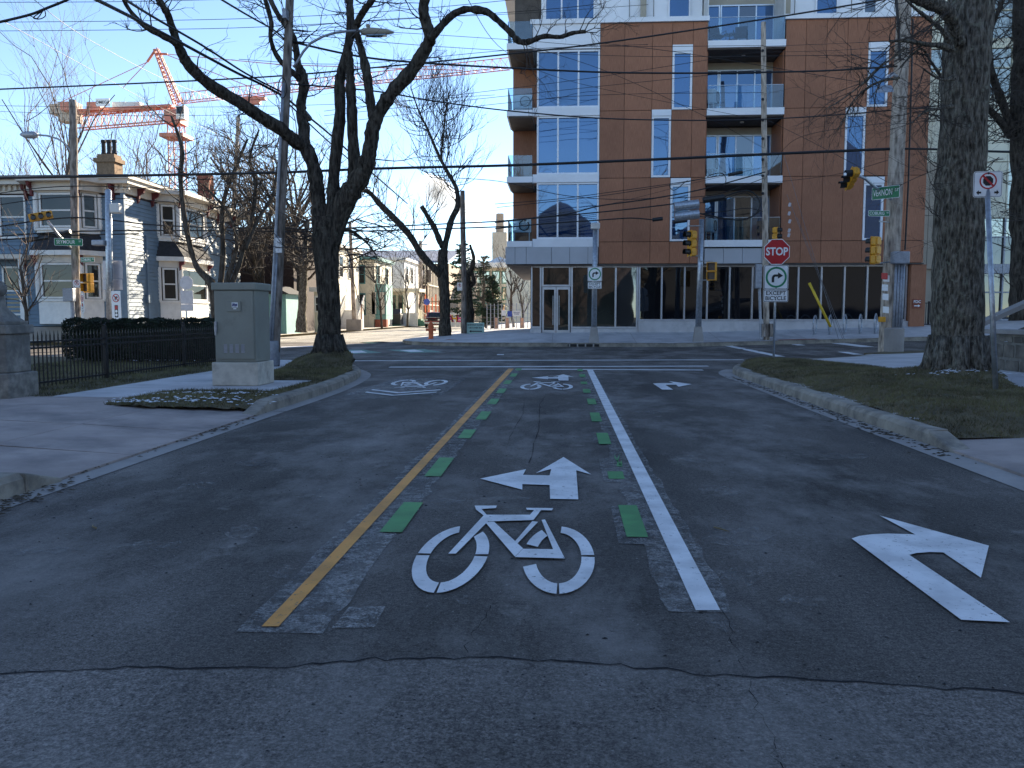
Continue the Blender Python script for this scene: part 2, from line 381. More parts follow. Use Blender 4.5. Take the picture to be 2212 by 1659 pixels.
def crack(pts, w, name='crack'):
    m = MB(); P = []
    for (a, b) in zip(pts, pts[1:]):
        for i in range(8): t = i/8; P.append((lerp(a[0], b[0], t)+rng.gauss(0, .008), lerp(a[1], b[1], t)))
    P.append(pts[-1])
    for (a, b) in zip(P, P[1:]):
        ww = w*rng.uniform(.2, 1.3); m.quad((a[0]-ww/2, a[1], .0065), (a[0]+ww/2, a[1], .0065), (b[0]+ww/2, b[1], .0065), (b[0]-ww/2, b[1], .0065))
    m.build(name, 'tar', road)
crack([(.62, 2.2), (.65, 2.5), (.66, 2.86), (.68, 3.1), (.71, 3.6)], .003); crack([(-.36, 3.05), (-.35, 3.3), (-.31, 3.6)], .003)
crack([(-.28, 7.2), (-.26, 9.5), (-.31, 12), (-.2, 14.5)], .006); crack([(-.55, 8), (-.5, 11), (-.58, 13)], .005)
# ground-off old lines, then the fresh paint
def strip(x0, x1, y0, y1):
    n = 90; L = [(x0+rng.gauss(0, .012), lerp(y0, y1, i/n)) for i in range(n+1)]; R_ = [(x1+rng.gauss(0, .012), lerp(y0, y1, i/n)) for i in range(n+1)]
    mark('ground_off_strip', R_+L[::-1], 'asphalt_ground_off', .004, px=False)
strip(-1.33, -.97, 3.24, 19.5)
strip(.46, .77, 3.58, 19)
mark('ground_off_patch', [(-.95, 3.3), (-.77, 3.32), (-.78, 3.57), (-.94, 3.55)], 'asphalt_ground_off', .004, px=False)
for y0, y1 in ((4.65, 5.6), (6.4, 7.5), (8.4, 9.2)): mark('ground_off_patch', [(.33, y0), (.37+.14, y0), (.5, y1), (.34, y1)], 'asphalt_ground_off', .0055, px=False)
mark('yellow_line', [(565, 1357), (602, 1357), (1110, 797), (1098, 797)], 'paint_orange', .0085, 'solid orange centre line')
mark('lane_line', [(1503, 1322), (1556, 1322), (1281, 800), (1268, 800)], 'paint_white', .0085, 'solid white bicycle lane line')
def yv(v): return gp(1200, v).y
for v0, v1 in ((1158, 1092), (1034, 993), (950, 931), (909, 891), (875, 863), (851, 841), (831, 823), (815, 808), (801, 797)):
    j = rng.gauss(0, .012); mark('green_dash', [(-1.09+j, yv(v0)), (-.955+j, yv(v0)), (-.96+j, yv(v1)), (-1.095+j, yv(v1))], 'paint_green', .0095, px=False)
for v0, v1 in ((1160, 1092), (1035, 1019), (960, 936), (911, 892), (874, 862), (849, 841), (830, 825), (815, 809), (802, 798)):
    j = rng.gauss(0, .012); mark('green_dash', [(.375+j, yv(v0)), (.5+j, yv(v0)), (.505+j, yv(v1)), (.38+j, yv(v1))], 'paint_green', .0095, px=False)
for k in range(4): mark('green_scuff', [(.52+rng.uniform(-.05, .04), 7.0+rng.uniform(0, .7)) for _ in range(3)], 'paint_green', .0092, px=False)
# bicycle, arrows: drawn once on the ground, then shifted up the lane
def q(x, y): g = gp(442.4+.4999*x, 774.2+.4999*y); return (g.x, g.y)
bike = []
def wheel(l, r, t, b, wx, wy, cuts):
    x0, x1 = l, r; y0, y1 = b, t; cx, cy, a, bb = (x0+x1)/2, (y0+y1)/2, (x1-x0)/2, (y1-y0)/2
    for a0, a1 in cuts:
        n = 10; o = [(cx+a*math.cos(R(lerp(a0, a1, i/n))), cy+bb*math.sin(R(lerp(a0, a1, i/n)))) for i in range(n+1)]
        i_ = [(cx+(a-wx)*math.cos(R(lerp(a0, a1, i/n))), cy+(bb-wy)*math.sin(R(lerp(a0, a1, i/n)))) for i in range(n+1)]
        bike.append(o + i_[::-1])
wl, wr = q(890, 900)[0], q(1229, 840)[0]; wb, wt = q(985, 1021)[1], q(1130, 730)[1]
wheel(wl, wr, wt, wb, .07, .15, [(100, 178), (182, 268), (272, 358), (2, 52)])
wl, wr = q(1370, 880)[0], q(1686, 880)[0]; wb, wt = q(1540, 1027)[1], q(1540, 733)[1]
wheel(wl, wr, wt, wb, .07, .15, [(2, 85), (122, 160), (200, 268), (272, 358)])
for P in ([(1052, 852), (1085, 852), (1245, 690), (1210, 680)], [(1210, 690), (1228, 712), (1420, 706), (1455, 660), (1425, 660), (1405, 683), (1218, 683), (1196, 658), (1258, 654), (1262, 643), (1166, 643), (1172, 660)],
          [(1388, 653), (1506, 654), (1500, 664), (1392, 662)], [(1210, 714), (1250, 714), (1375, 830), (1340, 866)], [(1340, 868), (1375, 832), (1505, 834), (1455, 706), (1470, 704), (1556, 874)],
          [(1340, 800), (1352, 808), (1440, 715), (1415, 712)]): bike.append([q(*p) for p in P])
arrow = [[q(*p) for p in P] for P in ([(1190, 524), (1388, 483), (1375, 508), (1490, 510), (1497, 482), (1430, 500), (1550, 430), (1670, 506), (1605, 488), (1614, 614), (1492, 612), (1490, 552), (1372, 548), (1372, 572)],)]
turn = [[(gp(*p).x, gp(*p).y) for p in ((2180, 1348), (2075, 1343), (1840, 1163), (1857, 1155), (1890, 1151), (1930, 1150), (2028, 1152), (1900, 1117), (2135, 1181), (2120, 1251), (2053, 1207), (2010, 1206), (1978, 1208), (1968, 1213))]]
turn = [[(gp(1475+.3556*0, 774).x, 0)]]; turn = []
def q2(x, y): g = gp(1474.7+.3555*x, 774.2+.3555*y); return (g.x, g.y)
turn = [[q2(*p) for p in ((1988, 1615), (1692, 1600), (1026, 1103), (1075, 1087), (1150, 1077), (1250, 1073), (1412, 1078), (1195, 962), (1860, 1147), (1812, 1343), (1582, 1188), (1500, 1186), (1420, 1192), (1376, 1203))]]
def stamp(polys, name, f, matn='paint_white', label=None, z=.009):
    m = MB()
    for P in polys: m.xy([f(x, y) for x, y in P], z)
    return m.build(name, matn, road, label=label)
I2 = lambda x, y: (x, y)
stamp(bike, 'bicycle_symbol', I2, label='near white bicycle symbol'); stamp(arrow, 'lane_arrow', I2, label='near left and straight arrow'); stamp(turn, 'turn_arrow', I2, label='near right turn arrow')
stamp(bike, 'bicycle_symbol', lambda x, y: (x+.03, y+10.65)); stamp(arrow, 'lane_arrow', lambda x, y: (x+.02, y+10.7)); stamp(turn, 'turn_arrow', lambda x, y: (x+.05, y+11.0))
mark('ground_off_patch', [(-3.55, 13.3), (-1.95, 13.4), (-1.95, 16.8), (-3.4, 16.9)], 'asphalt_ground_off', .004, px=False)
stamp(bike, 'bicycle_symbol', lambda x, y: (-2.72-(x+.3)*1.1, 15.55-(y-4.6)*1.05), label='white bicycle symbol facing the other way')
for k in (0, .45): stamp([[(-3.3, 14.3+k*-1), (-2.72, 13.75-k), (-2.1, 14.35-k), (-2.1, 14.2-k), (-2.72, 13.6-k), (-3.3, 14.15-k)]], 'chevron', I2)
# chalky scuffs left by tyres and shovels
for u, v, L, w, a in ((90, 1192, .55, .05, .1), (225, 1106, .35, .12, .2), (680, 1078, .2, .09, .6), (700, 1062, .15, .06, .5), (520, 1150, .3, .1, .4), (330, 1180, .5, .07, .15), (430, 1050, .4, .1, .2), (560, 1000, .5, .12, .1), (690, 950, .7, .14, .1), (640, 905, .9, .2, .05), (1400, 890, .5, .14, .1), (1480, 942, .45, .13, .1), (1492, 992, .35, .14, .3), (1560, 1062, .4, .1, -.5), (1590, 1160, .5, .14, -.6), (1600, 1245, .3, .1, -.3), (1720, 1302, .22, .05, 0), (1560, 1347, .16, .06, .1), (1100, 1078, .5, .04, .2), (960, 1085, .35, .06, .2), (1820, 985, .6, .16, -.2), (1010, 1300, .12, .04, .4), (640, 1240, .3, .1, .8), (770, 860, 1.2, .25, .1)):
    c_ = gp(u, v); P = []
    for i in range(22):
        t = 6.283*i/22; x, y = L*.42*math.cos(t)*rng.uniform(.7, 1.1), w*1.7*math.sin(t)*rng.uniform(.55, 1.2); P.append((c_.x+x*math.cos(a)-y*math.sin(a), c_.y+x*math.sin(a)+y*math.cos(a)))
    mark('chalk_scuff', P, 'chalk_scuff', .0048, px=False)
# stop bar and crosswalk bands
mark('stop_line', [(-1.1, 19.75), (3.35, 19.7), (3.35, 19.98), (-1.1, 20.05)], 'paint_white', px=False)
mark('crosswalk_line', [(-4.3, 20.35), (3.75, 21.25), (3.75, 21.55), (-4.3, 20.65)], 'paint_white', px=False)
mark('crosswalk_line', [(-7.2, 23.0), (5.3, 24.35), (5.3, 24.65), (-7.2, 23.3)], 'paint_white', px=False)
mark('crosswalk_line', [(6.65, 26.2), (6.95, 26.2), (6.95, 34.3), (6.65, 34.3)], 'paint_white', px=False)
mark('crosswalk_line', [(9.3, 27), (9.6, 27), (9.6, 34.3), (9.3, 34.3)], 'paint_white', px=False)
mark('stop_line', [(10.9, 31), (11.4, 31), (11.4, 34.3), (10.9, 34.3)], 'paint_white', px=False)
mark('lane_dash', [c4(2090, 1488), c4(2145, 1488), c4(2147, 1494), c4(2090, 1494)], 'paint_white')
mark('crosswalk_line', [c4(340, 1427), c4(640, 1418), c4(640, 1425), c4(340, 1435)], 'paint_white')
for P in ([(1190, 1452), (1500, 1446), (1650, 1470), (1400, 1477)], [(848, 1452), (1010, 1450), (1160, 1476), (848, 1488)], [(965, 1390), (1130, 1384), (1240, 1388), (1080, 1400)]): mark('green_bicycle_box', [c4(*p) for p in P], 'paint_teal', .006)
for P in ([(1300, 1456), (1420, 1451), (1500, 1466), (1390, 1470)], [(880, 1462), (990, 1458), (1040, 1474), (900, 1480)]): mark('bicycle_box_symbol', [c4(*p) for p in P], 'paint_white', .0085)

def sweep(name, path, prof, matn, label=None, zf=zr, step=2.4):
    root = tag(bpy.data.objects.new(name, None), label, kind='structure'); COL.objects.link(root)
    P = [Vector((x, y, 0)) for x, y in path]; k = len(prof)
    D = [0]
    for a, b in zip(P, P[1:]): D.append(D[-1]+(b-a).length)
    def pos(s):
        i = max(j for j in range(len(D)) if D[j] <= s+1e-9); i = min(i, len(P)-2); f = (s-D[i])/(D[i+1]-D[i]); t = (P[i+1]-P[i]).normalized()
        if i and f < .5: t = t.lerp((P[i]-P[i-1]).normalized(), .5-f)
        elif i+2 < len(P) and f > .5: t = t.lerp((P[i+2]-P[i+1]).normalized(), f-.5)
        return P[i].lerp(P[i+1], f), t.normalized()
    s0 = 0
    while s0 < D[-1]-.02:
        L = step*rng.uniform(.85, 1.15) if D[-1] < 120 else step*6
        s1 = min(D[-1], s0+L); n = max(2, int((s1-s0)/.3)) if D[-1] < 120 else 6; m = MB(); dz = rng.uniform(-.006, .006)
        for i in range(n+1):
            p, t = pos(lerp(s0+.005, s1-.005, i/n)); nrm = Vector((t.y, -t.x, 0))
            for off, z in prof: w = p+nrm*off; m.V.append((w.x, w.y, z+zf(w.x, w.y)+dz*(z > 0)+rng.gauss(0, .0025)*(z > .05)))
        for i in range(n):
            for j in range(k-1): m.F.append((i*k+j, (i+1)*k+j, (i+1)*k+j+1, i*k+j+1))
        m.F.append(tuple(range(k))); m.F.append(tuple(n*k+j for j in range(k-1, -1, -1)))
        m.build('kerb_length', matn, root); s0 = s1
    return root
def smooth_path(P, n=6):
    out = []
    for i in range(len(P)-1):
        p0, p1, p2, p3 = [Vector((*P[max(0, min(len(P)-1, k))], 0)) for k in (i-1, i, i+1, i+2)]
        for s in range(n):
            t = s/n; v = .5*((2*p1)+(p2-p0)*t+(2*p0-5*p1+4*p2-p3)*t*t+(3*p1-p0-3*p2+p3)*t**3); out.append((v.x, v.y))
    out.append(P[-1]); return out
rk = smooth_path([(3.68, 8.5), (3.66, 11), (3.68, 14), (3.72, 17), (3.82, 18.8), (4.25, 20.2), (5.0, 21.2), (6.3, 22.3), (8.3, 24.0), (9.6, 25.8), (12, 27.0), (20, 28.2), (60, 31)])
KP = [(0, -.1), (0.015, .11), (.05, .15), (.2, .155), (.22, -.1)]
sweep('kerb_right', rk, KP, 'concrete_kerb', 'weathered concrete kerb along the right verge')
MB().prism([(3.68, 8.5, -.05), (3.69, 7.95, -.05), (3.69, 7.95, .02), (3.68, 8.5, .15)], (.2, 0, 0)).build('kerb_end_right', 'concrete_kerb', kind='structure', bevel=.02)
lk = smooth_path([(-60, 23.6), (-14, 22.6), (-8.5, 21.9), (-6.6, 21.2), (-5.3, 20.0), (-4.6, 18.6), (-4.2, 17), (-3.95, 14.5), (-3.9, 12.5), (-3.92, 10.9)])
sweep('kerb_left', lk, KP, 'concrete_kerb', 'concrete kerb along the left verge')
MB().prism([(-4.12, 10.9, -.05), (-4.12, 10.35, -.05), (-4.12, 10.35, .03), (-4.12, 10.9, .155)], (.2, 0, 0)).build('kerb_end_left', 'concrete_kerb', kind='structure', bevel=.02)
sweep('kerb_near_left', [(-3.9, 5.75), (-3.9, 4), (-3.9, -8)], [(a, z) for a, z in KP], 'concrete_kerb', 'dark stained kerb stub at the left edge')
MB().prism([(-4.1, 5.75, -.05), (-4.1, 6.2, -.05), (-4.1, 6.2, .03), (-4.1, 5.75, .155)], (.2, 0, 0)).build('kerb_end_near', 'concrete_kerb', kind='structure', bevel=.02)
m = MB()
for i, (a, b) in enumerate(zip(rk[:30], rk[1:31])):
    e = .26 if a[1] < 17 else .3; m.quad((a[0]-e, a[1], .005), (a[0]+.02, a[1], .007), (b[0]+.02, b[1], .007), (b[0]-e, b[1], .005))
m.quad((3.42, -8, .005), (3.7, -8, .007), (3.7, 8.5, .007), (3.42, 8.5, .005)).build('gutter_right', 'concrete', kind='structure')
m = MB(); m.quad((-3.92, -8, .007), (-3.72, -8, .005), (-3.72, 10.9, .005), (-3.92, 10.9, .007))
ll = lk[::-1]
for a, b in zip(ll[:36], ll[1:37]): m.quad((a[0]-.02, a[1], .007), (a[0]+.2, a[1]+.05, .005), (b[0]+.2, b[1]+.05, .005), (b[0]-.02, b[1], .007))
m.build('gutter_left', 'concrete', kind='structure')
def slab(name, pts, matn, z=.15, thick=.3, label=None, kind='structure', zf=None, parent=None, bevel=0):
    P = [(p[0], p[1], (p[2] if len(p) > 2 else z)) for p in pts]
    if sum(P[i][0]*P[(i+1) % len(P)][1]-P[(i+1) % len(P)][0]*P[i][1] for i in range(len(P))) < 0: P = P[::-1]
    if zf: P = [(x, y, zz+zf(x, y)) for x, y, zz in P]
    n = len(P); m = MB(); m.V = P + [(x, y, zz-thick) for x, y, zz in P]; m.F = [tuple(range(n))] + [(i, i+n, (i+1) % n+n, (i+1) % n) for i in range(n)]
    return m.build(name, matn, parent, kind=None if parent else kind, label=label, bevel=bevel)
# right-hand pavement: one block with slabs of walk, drive and corner
inner = [(x+.19, y) for x, y in rk if y < 19] + [(x+.1, y-.19) for x, y in rk if y >= 19]
slab('pavement_right', [(3.87, 9.4)] + [p for p in inner if p[1] > 9.4] + [(60, 9.4)], 'concrete_walk', .15, zf=lambda x, y: zr(x, y), label='pale concrete corner pavement on the right')
dr = tag(bpy.data.objects.new('driveway_right', None), 'mauve grey concrete driveway apron on the right', kind='structure'); COL.objects.link(dr)
for x0, x1 in ((3.7, 5.2), (5.21, 6.6), (6.61, 8.1), (8.11, 12)):
    for y0, y1 in ((-8, 3.6), (3.61, 6.2), (6.21, 9.38)):
        f = lambda x: .03+.12*min(1, (x-3.7)/2.9); slab('driveway_slab', [(x0, y0, f(x0)), (x1, y0, f(x1)), (x1, y1, f(x1)), (x0, y1, f(x0))], 'concrete_drive', parent=dr)
# left-hand pavement
slab('lawn_left', [(-60, 24), (-60, -20), (-7.25, -20), (-7.25, 20.7), (-8.6, 21.4), (-14, 22.3), (-60, 23.3)], 'turf', .14, label='dull winter lawn behind the iron fence')
wk = tag(bpy.data.objects.new('pavement_left', None), 'pale concrete pavement strip on the left', kind='structure'); COL.objects.link(wk)
y = 11.3
while y < 20: slab('paving_slab', [(-7.245, y), (-6.06, y), (-6.06, min(y+1.49, 19.95)), (-7.245, min(y+1.49, 19.95))], 'concrete_walk', .15+rng.uniform(-.004, .004), parent=wk); y += 1.5
slab('paving_slab', [(-7.245, 19.96), (-6.06, 19.96), (-5.6, 20.0), (-6.8, 21.0), (-8.7, 21.6), (-8.6, 21.35), (-7.245, 20.8)], 'concrete_walk', .15, parent=wk)
MB().quad((-16.5, 39, .006), (-7.62, 39, .006), (-7.62, 260, .006), (-16.5, 260, .006)).build('far_street', 'asphalt_far_sunlit', kind='structure', label='pale sunlit street running away at centre left')  # the paler asphalt carries part of the sunlight on this stretch
slab('verge_base', [(-6.05, 11.3), (-4.1, 11.3), (-4.1, 14.5), (-4.35, 17), (-4.75, 18.6), (-5.4, 19.9), (-6.05, 20)], 'turf', .145, label='turf verge under the bare tree on the left')
slab('cabinet_pad', [(-6.04, 12.2), (-4.4, 12.2), (-4.35, 14.2), (-6.04, 14.2)], 'concrete_walk', .165, label='concrete pad under the grey cabinet')
dl = tag(bpy.data.objects.new('driveway_left', None), 'grey concrete driveway apron on the left', kind='structure'); COL.objects.link(dl)
for x0, x1 in ((-5.3, -3.93), (-6.7, -5.31), (-9.5, -6.71), (-16, -9.51)):
    for y0, y1 in ((5.95, 7.3), (7.31, 8.8), (8.81, 11.28)):
        f = lambda x: .025+.13*min(1, (-3.93-x)/2.4); slab('driveway_slab', [(x0, y0+rng.uniform(-.0, .05), f(x0)), (x1, y0, f(x1)), (x1, y1, f(x1)), (x0, y1, f(x0))], 'concrete_drive', parent=dl)
slab('verge_near_left', [(-4.08, 5.7), (-4.5, 5.95), (-12, 5.95), (-12, -10), (-4.08, -10)], 'turf', .15)
# far side: apartment pavement, rising to the building
def xl(y): return [(-3.2, 34.5), (-4.6, 34.75), (-5.8, 35.4), (-6.8, 36.6), (-7.4, 38.2), (-7.6, 40), (-7.6, 260)]
def zs(x, y): return .15+zr(x, y)+.36*sst(35.2, 38.3, y)*sst(-7.5, -2, x)
fp = [p for p in xl(0)]
m = MB(); cols = [0, .06, .12, .2, .3, .4, .55, .75, 1]
rows = [(p[0], p[1]) for p in fp[:-1]] + [(-7.6, 44), (-7.6, 60), (-7.6, 120), (-7.6, 260)]
for x0, yy in rows:
    for c in cols: xx = lerp(x0, 60, c); m.V.append((xx, yy, zs(xx, yy)))
k = len(cols); m.F = [(j*k+i, j*k+i+1, (j+1)*k+i+1, (j+1)*k+i) for j in range(len(rows)-1) for i in range(k-1)]
m.build('pavement_far', 'concrete_walk', smooth=True, kind='structure', label='pale concrete pavement in front of the apartment building')
sweep('kerb_far', [(60, 34.5), (20, 34.5), (10, 34.5), (5, 34.5)] + smooth_path(fp[:6], 4) + [(-7.6, 60), (-7.6, 260)], [(0, -.1), (.012, .12), (.03, .152), (.16, .158), (.17, -.1)], 'concrete_kerb', 'kerb along the far side of the cross street')
# joints across the far pavement
for x in (-.4, 3.1, 6.6, 10.1, 13.6): MB().quad((x, 34.7, zs(x, 34.7)+.006), (x+.02, 34.7, zs(x, 34.7)+.006), (x+.02, 37.9, zs(x, 37.9)+.006), (x, 37.9, zs(x, 37.9)+.006)).build('pavement_joint', 'concrete', bpy.data.objects['pavement_far'])
MB().box(.25, 1.55, 34.44, 34.6, .01, .11).build('storm_drain', 'black_plastic', bpy.data.objects['kerb_far'])
g = MB()
for i in range(4): g.box(.3+i*.33, .36+i*.33, 34.42, 34.5, .0, .13)
g.build('drain_bar', 'concrete', bpy.data.objects['kerb_far'])
MB().quad((9.0, 34.9, zs(9, 34.9)+.008), (10.6, 34.9, zs(10.6, 34.9)+.008), (10.6, 35.5, zs(10.6, 35.5)+.008), (9.0, 35.5, zs(9, 35.5)+.008)).build('tactile_plate', 'brick_red', bpy.data.objects['pavement_far'])
MB().quad((-5.3, 36.3, zs(-5.3, 36.3)+.008), (-4.2, 35.6, zs(-4.2, 35.6)+.008), (-3.8, 36.1, zs(-3.8, 36.1)+.008), (-5.0, 36.8, zs(-5, 36.8)+.008)).build('tactile_plate', 'brick_red', bpy.data.objects['pavement_far'])
slab('pavement_far_left', [(-60, 34.5), (-18.6, 34.5), (-17.2, 35.4), (-16.6, 37), (-16.5, 39), (-16.5, 260), (-60, 260)], 'turf', .14, label='grass and earth plots along the left of the far street')
slab('far_left_walk', [(-60, 34.7), (-18.6, 34.7), (-17.3, 35.6), (-16.7, 37.2), (-16.65, 260), (-18.2, 260), (-18.2, 37.4), (-60, 37.4)], 'concrete_pale', .155, .02)  # pale concrete chosen to carry the sunlight on this walk
sweep('kerb_far_left', [(-16.5, 260), (-16.5, 39), (-16.6, 37), (-17.2, 35.4), (-18.6, 34.5), (-60, 34.5)][::1], [(0, -.1), (.01, .15), (-.15, .158)], 'concrete_kerb')

# ------------------------------------------------------------ grass, earth, snow, litter
def vergeR(x, y): return lerp(.035+.12*min(1, max(0, x-3.7)/2.9), .15, sst(8.4, 9.3, y))+.1*sst(8.6, 10, y)*sst(3.85, 4.6, x)*sst(7.4, 6.2, x)+.24*math.exp(-((x-6.9)**2+(y-14.4)**2)/1.3)+.02*math.sin(x*3.1+y)*math.sin(y*1.7)
def inpoly(x, y, P):
    c = False
    for i in range(len(P)):
        (x0, y0), (x1, y1) = P[i-1], P[i]
        if (y0 > y) != (y1 > y) and x < (x1-x0)*(y-y0)/(y1-y0)+x0: c = not c
    return c
VR = [(3.86, 8.56), (7.0, 8.56), (7.0, 12.2), (6.75, 12.6), (7.2, 14.1), (7.6, 15.0), (6.6, 15.5), (6.5, 17.4), (5.75, 20.4), (4.9, 20.8), (4.4, 20.0), (4.02, 18.9), (3.9, 17)]
VL = [(-6.02, 10.5), (-5.4, 10.3), (-4.14, 10.6), (-4.14, 14.5), (-4.35, 17), (-4.75, 18.6), (-5.3, 19.7), (-6.0, 20), (-6.02, 14.25), (-4.32, 14.25), (-4.37, 12.15), (-6.02, 12.15)]
def vergeL(x, y): return lerp(.035+.12*min(1, max(0, -3.93-x)/2.4), .15, sst(10.3, 11.2, y))+.33*math.exp(-((x+5.25)**2+(y-18.7)**2)/.9)+.03*sst(-6, -5.5, x)*sst(-4.1, -4.6, x)
LL = [(-60, 23), (-60, 11), (-7.3, 11), (-7.3, 20.6), (-8.7, 21.3), (-14, 22.2)]
def sheet(name, P, zf, matn, step, label, drop=.02):
    x0, x1 = min(p[0] for p in P), max(p[0] for p in P); y0, y1 = min(p[1] for p in P), max(p[1] for p in P)
    m = MB(); idx = {}
    nx, ny = int((x1-x0)/step)+1, int((y1-y0)/step)+1
    for j in range(ny+1):
        for i in range(nx+1):
            x, y = x0+i*step, y0+j*step; idx[i, j] = len(m.V)
            m.V.append((x, y, zf(x, y)+rng.gauss(0, .008)))
    for j in range(ny):
        for i in range(nx):
            if inpoly(x0+(i+.5)*step, y0+(j+.5)*step, P): m.F.append((idx[i, j], idx[i+1, j], idx[i+1, j+1], idx[i, j+1]))
    return m.build(name, matn, smooth=True, kind='stuff', label=label)
def blades(name, P, zf, n, matn, h, w, label):
    x0, x1 = min(p[0] for p in P), max(p[0] for p in P); y0, y1 = min(p[1] for p in P), max(p[1] for p in P)
    pts = []
    while len(pts) < n:
        x, y = rng.uniform(x0, x1), rng.uniform(y0, y1)
        if inpoly(x, y, P): pts.append((x, y, zf(x, y)))
    p = np.array(pts); a = nrg.uniform(0, 6.283, n); b = nrg.uniform(0, 6.283, n); hh = h*nrg.uniform(.4, 1.3, n); le = hh*nrg.uniform(.2, 1.4, n)
    dx, dy = np.cos(a)*w/2, np.sin(a)*w/2
    V = np.empty((n, 3, 3)); V[:, 0] = p; V[:, 1] = p; V[:, 2] = p
    V[:, 0, 0] -= dx; V[:, 0, 1] -= dy; V[:, 1, 0] += dx; V[:, 1, 1] += dy; V[:, :2, 2] -= .01
    V[:, 2, 0] += np.cos(b)*le; V[:, 2, 1] += np.sin(b)*le; V[:, 2, 2] += hh
    me = bpy.data.meshes.new(name); me.from_pydata(V.reshape(-1, 3).tolist(), [], np.arange(n*3).reshape(-1, 3).tolist()); me.update()
    return link(name, me, matn, kind='stuff', label=label)
sheet('turf_right', VR, vergeR, 'turf', .12, 'trodden turf of the right verge')
sheet('turf_left', VL, vergeL, 'turf', .1, 'earth mound and turf of the left verge')
blades('grass_right', VR, vergeR, 46000, 'grass_blade', .04, .009, 'short dull grass on the right verge')
blades('straw_right', VR, vergeR, 34000, 'straw_blade', .035, .008, 'dead straw on the right verge')
blades('grass_left', VL, vergeL, 20000, 'grass_blade', .045, .009, 'short dull grass on the left verge')
blades('straw_left', VL, vergeL, 14000, 'straw_blade', .03, .008, 'dead straw on the left verge')
LN = [(-12.5, 11.2), (-7.3, 11.2), (-7.3, 20.6), (-12.5, 21.8)]
blades('grass_lawn', LN, lambda x, y: .14, 30000, 'grass_blade', .05, .012, 'grass either side of the iron fence')
NL = [(-7, 2), (-4.1, 2), (-4.1, 5.65), (-7, 5.9)]
blades('grass_near_left', NL, lambda x, y: .15, 9000, 'straw_blade', .05, .009, 'dry grass at the left edge')
RT = [(8.07, 19.7), (12, 18), (14, 24), (9.6, 21.4)]
slab('turf_by_wall', RT, 'turf', .17); slab('turf_by_pole', [(8.9, 25.0), (9.4, 24.6), (13, 25.6), (13, 26.8), (10, 26.0)], 'turf', .17, zf=zr)
def flecks(name, spots, n, r, matn, zf, label, flat=.25):
    m = MB()
    for _ in range(n):
        (x, y, sx, sy) = rng.choice(spots); x += rng.gauss(0, sx); y += rng.gauss(0, sy); s = r*rng.uniform(.3, 1.3); k = 6; a0 = rng.uniform(0, 6)
        b = len(m.V); z = zf(x, y)
        for i in range(k): a = a0+i*6.283/k; q_ = s*rng.uniform(.5, 1.3); m.V.append((x+q_*math.cos(a)*1.6, y+q_*math.sin(a), z-.004))
        m.V.append((x, y, z+s*flat))
        for i in range(k): m.F.append((b+i, b+(i+1) % k, b+k))
    return m.build(name, matn, kind='stuff', label=label)
flecks('snow_left', [(-5.6, 10.62, .25, .06), (-5.0, 10.75, .35, .07), (-5.3, 10.9, .4, .1), (-4.7, 11.6, .3, .15), (-5.5, 11.6, .35, .1), (-4.5, 10.9, .25, .08)], 240, .02, 'snow', lambda x, y: vergeL(x, y)+.02, 'thin snow lying in the left verge')
flecks('snow_right', [(6.7, 13.85, .35, .08), (6.4, 13.9, .3, .06)], 90, .02, 'snow', lambda x, y: vergeR(x, y)+.02, 'snow crumbs at the foot of the right tree')
flecks('leaf_litter_right', [(3.58, 9+i, .05, .4) for i in range(9)] + [(3.55, 9.4, .06, .3), (3.5, 10.6, .1, .3), (3.6, 8.2, .1, .3)], 420, .018, 'earth', lambda x, y: .012, 'dark grit and leaves in the right gutter')
flecks('leaf_litter_left', [(-3.98, 6.6, .05, .4), (-3.97, 8, .05, .6), (-3.9, 9.3, .08, .5), (-3.8, 5.4, .06, .4), (-3.75, 5.0, .08, .4)], 380, .016, 'earth', lambda x, y: .02+max(0, -3.93-x)*.06, 'dark grit and leaves in the left gutter')
flecks('road_grit', [(0, 6, 2.2, 2.5), (-2.5, 6, .9, 1.5), (0, 2.6, 1.5, .25)], 500, .006, 'sign_black', lambda x, y: .006, 'grit scattered over the asphalt')
def twiglet(name, p, a, L, r, label):
    x, y = p; P = [(x+L*t*math.cos(a)+rng.gauss(0, .006), y+L*t*math.sin(a)+rng.gauss(0, .006), .012) for t in (0, .3, .6, 1)]
    MB().tube(P, [r, r, r*.8, r*.4], 5).build(name, 'straw_blade', smooth=True, label=label, cat='twig')
twiglet('fallen_twig', q2(180, 1035), -.9, .13, .006, 'small brown twig on the asphalt beside the white line')
twiglet('fallen_twig', tuple(gp(207, 1555))[:2] if False else (gp(205, 1145).x, gp(205, 1145).y), 2.2, .1, .006, 'pale twig on the asphalt in the left lane')
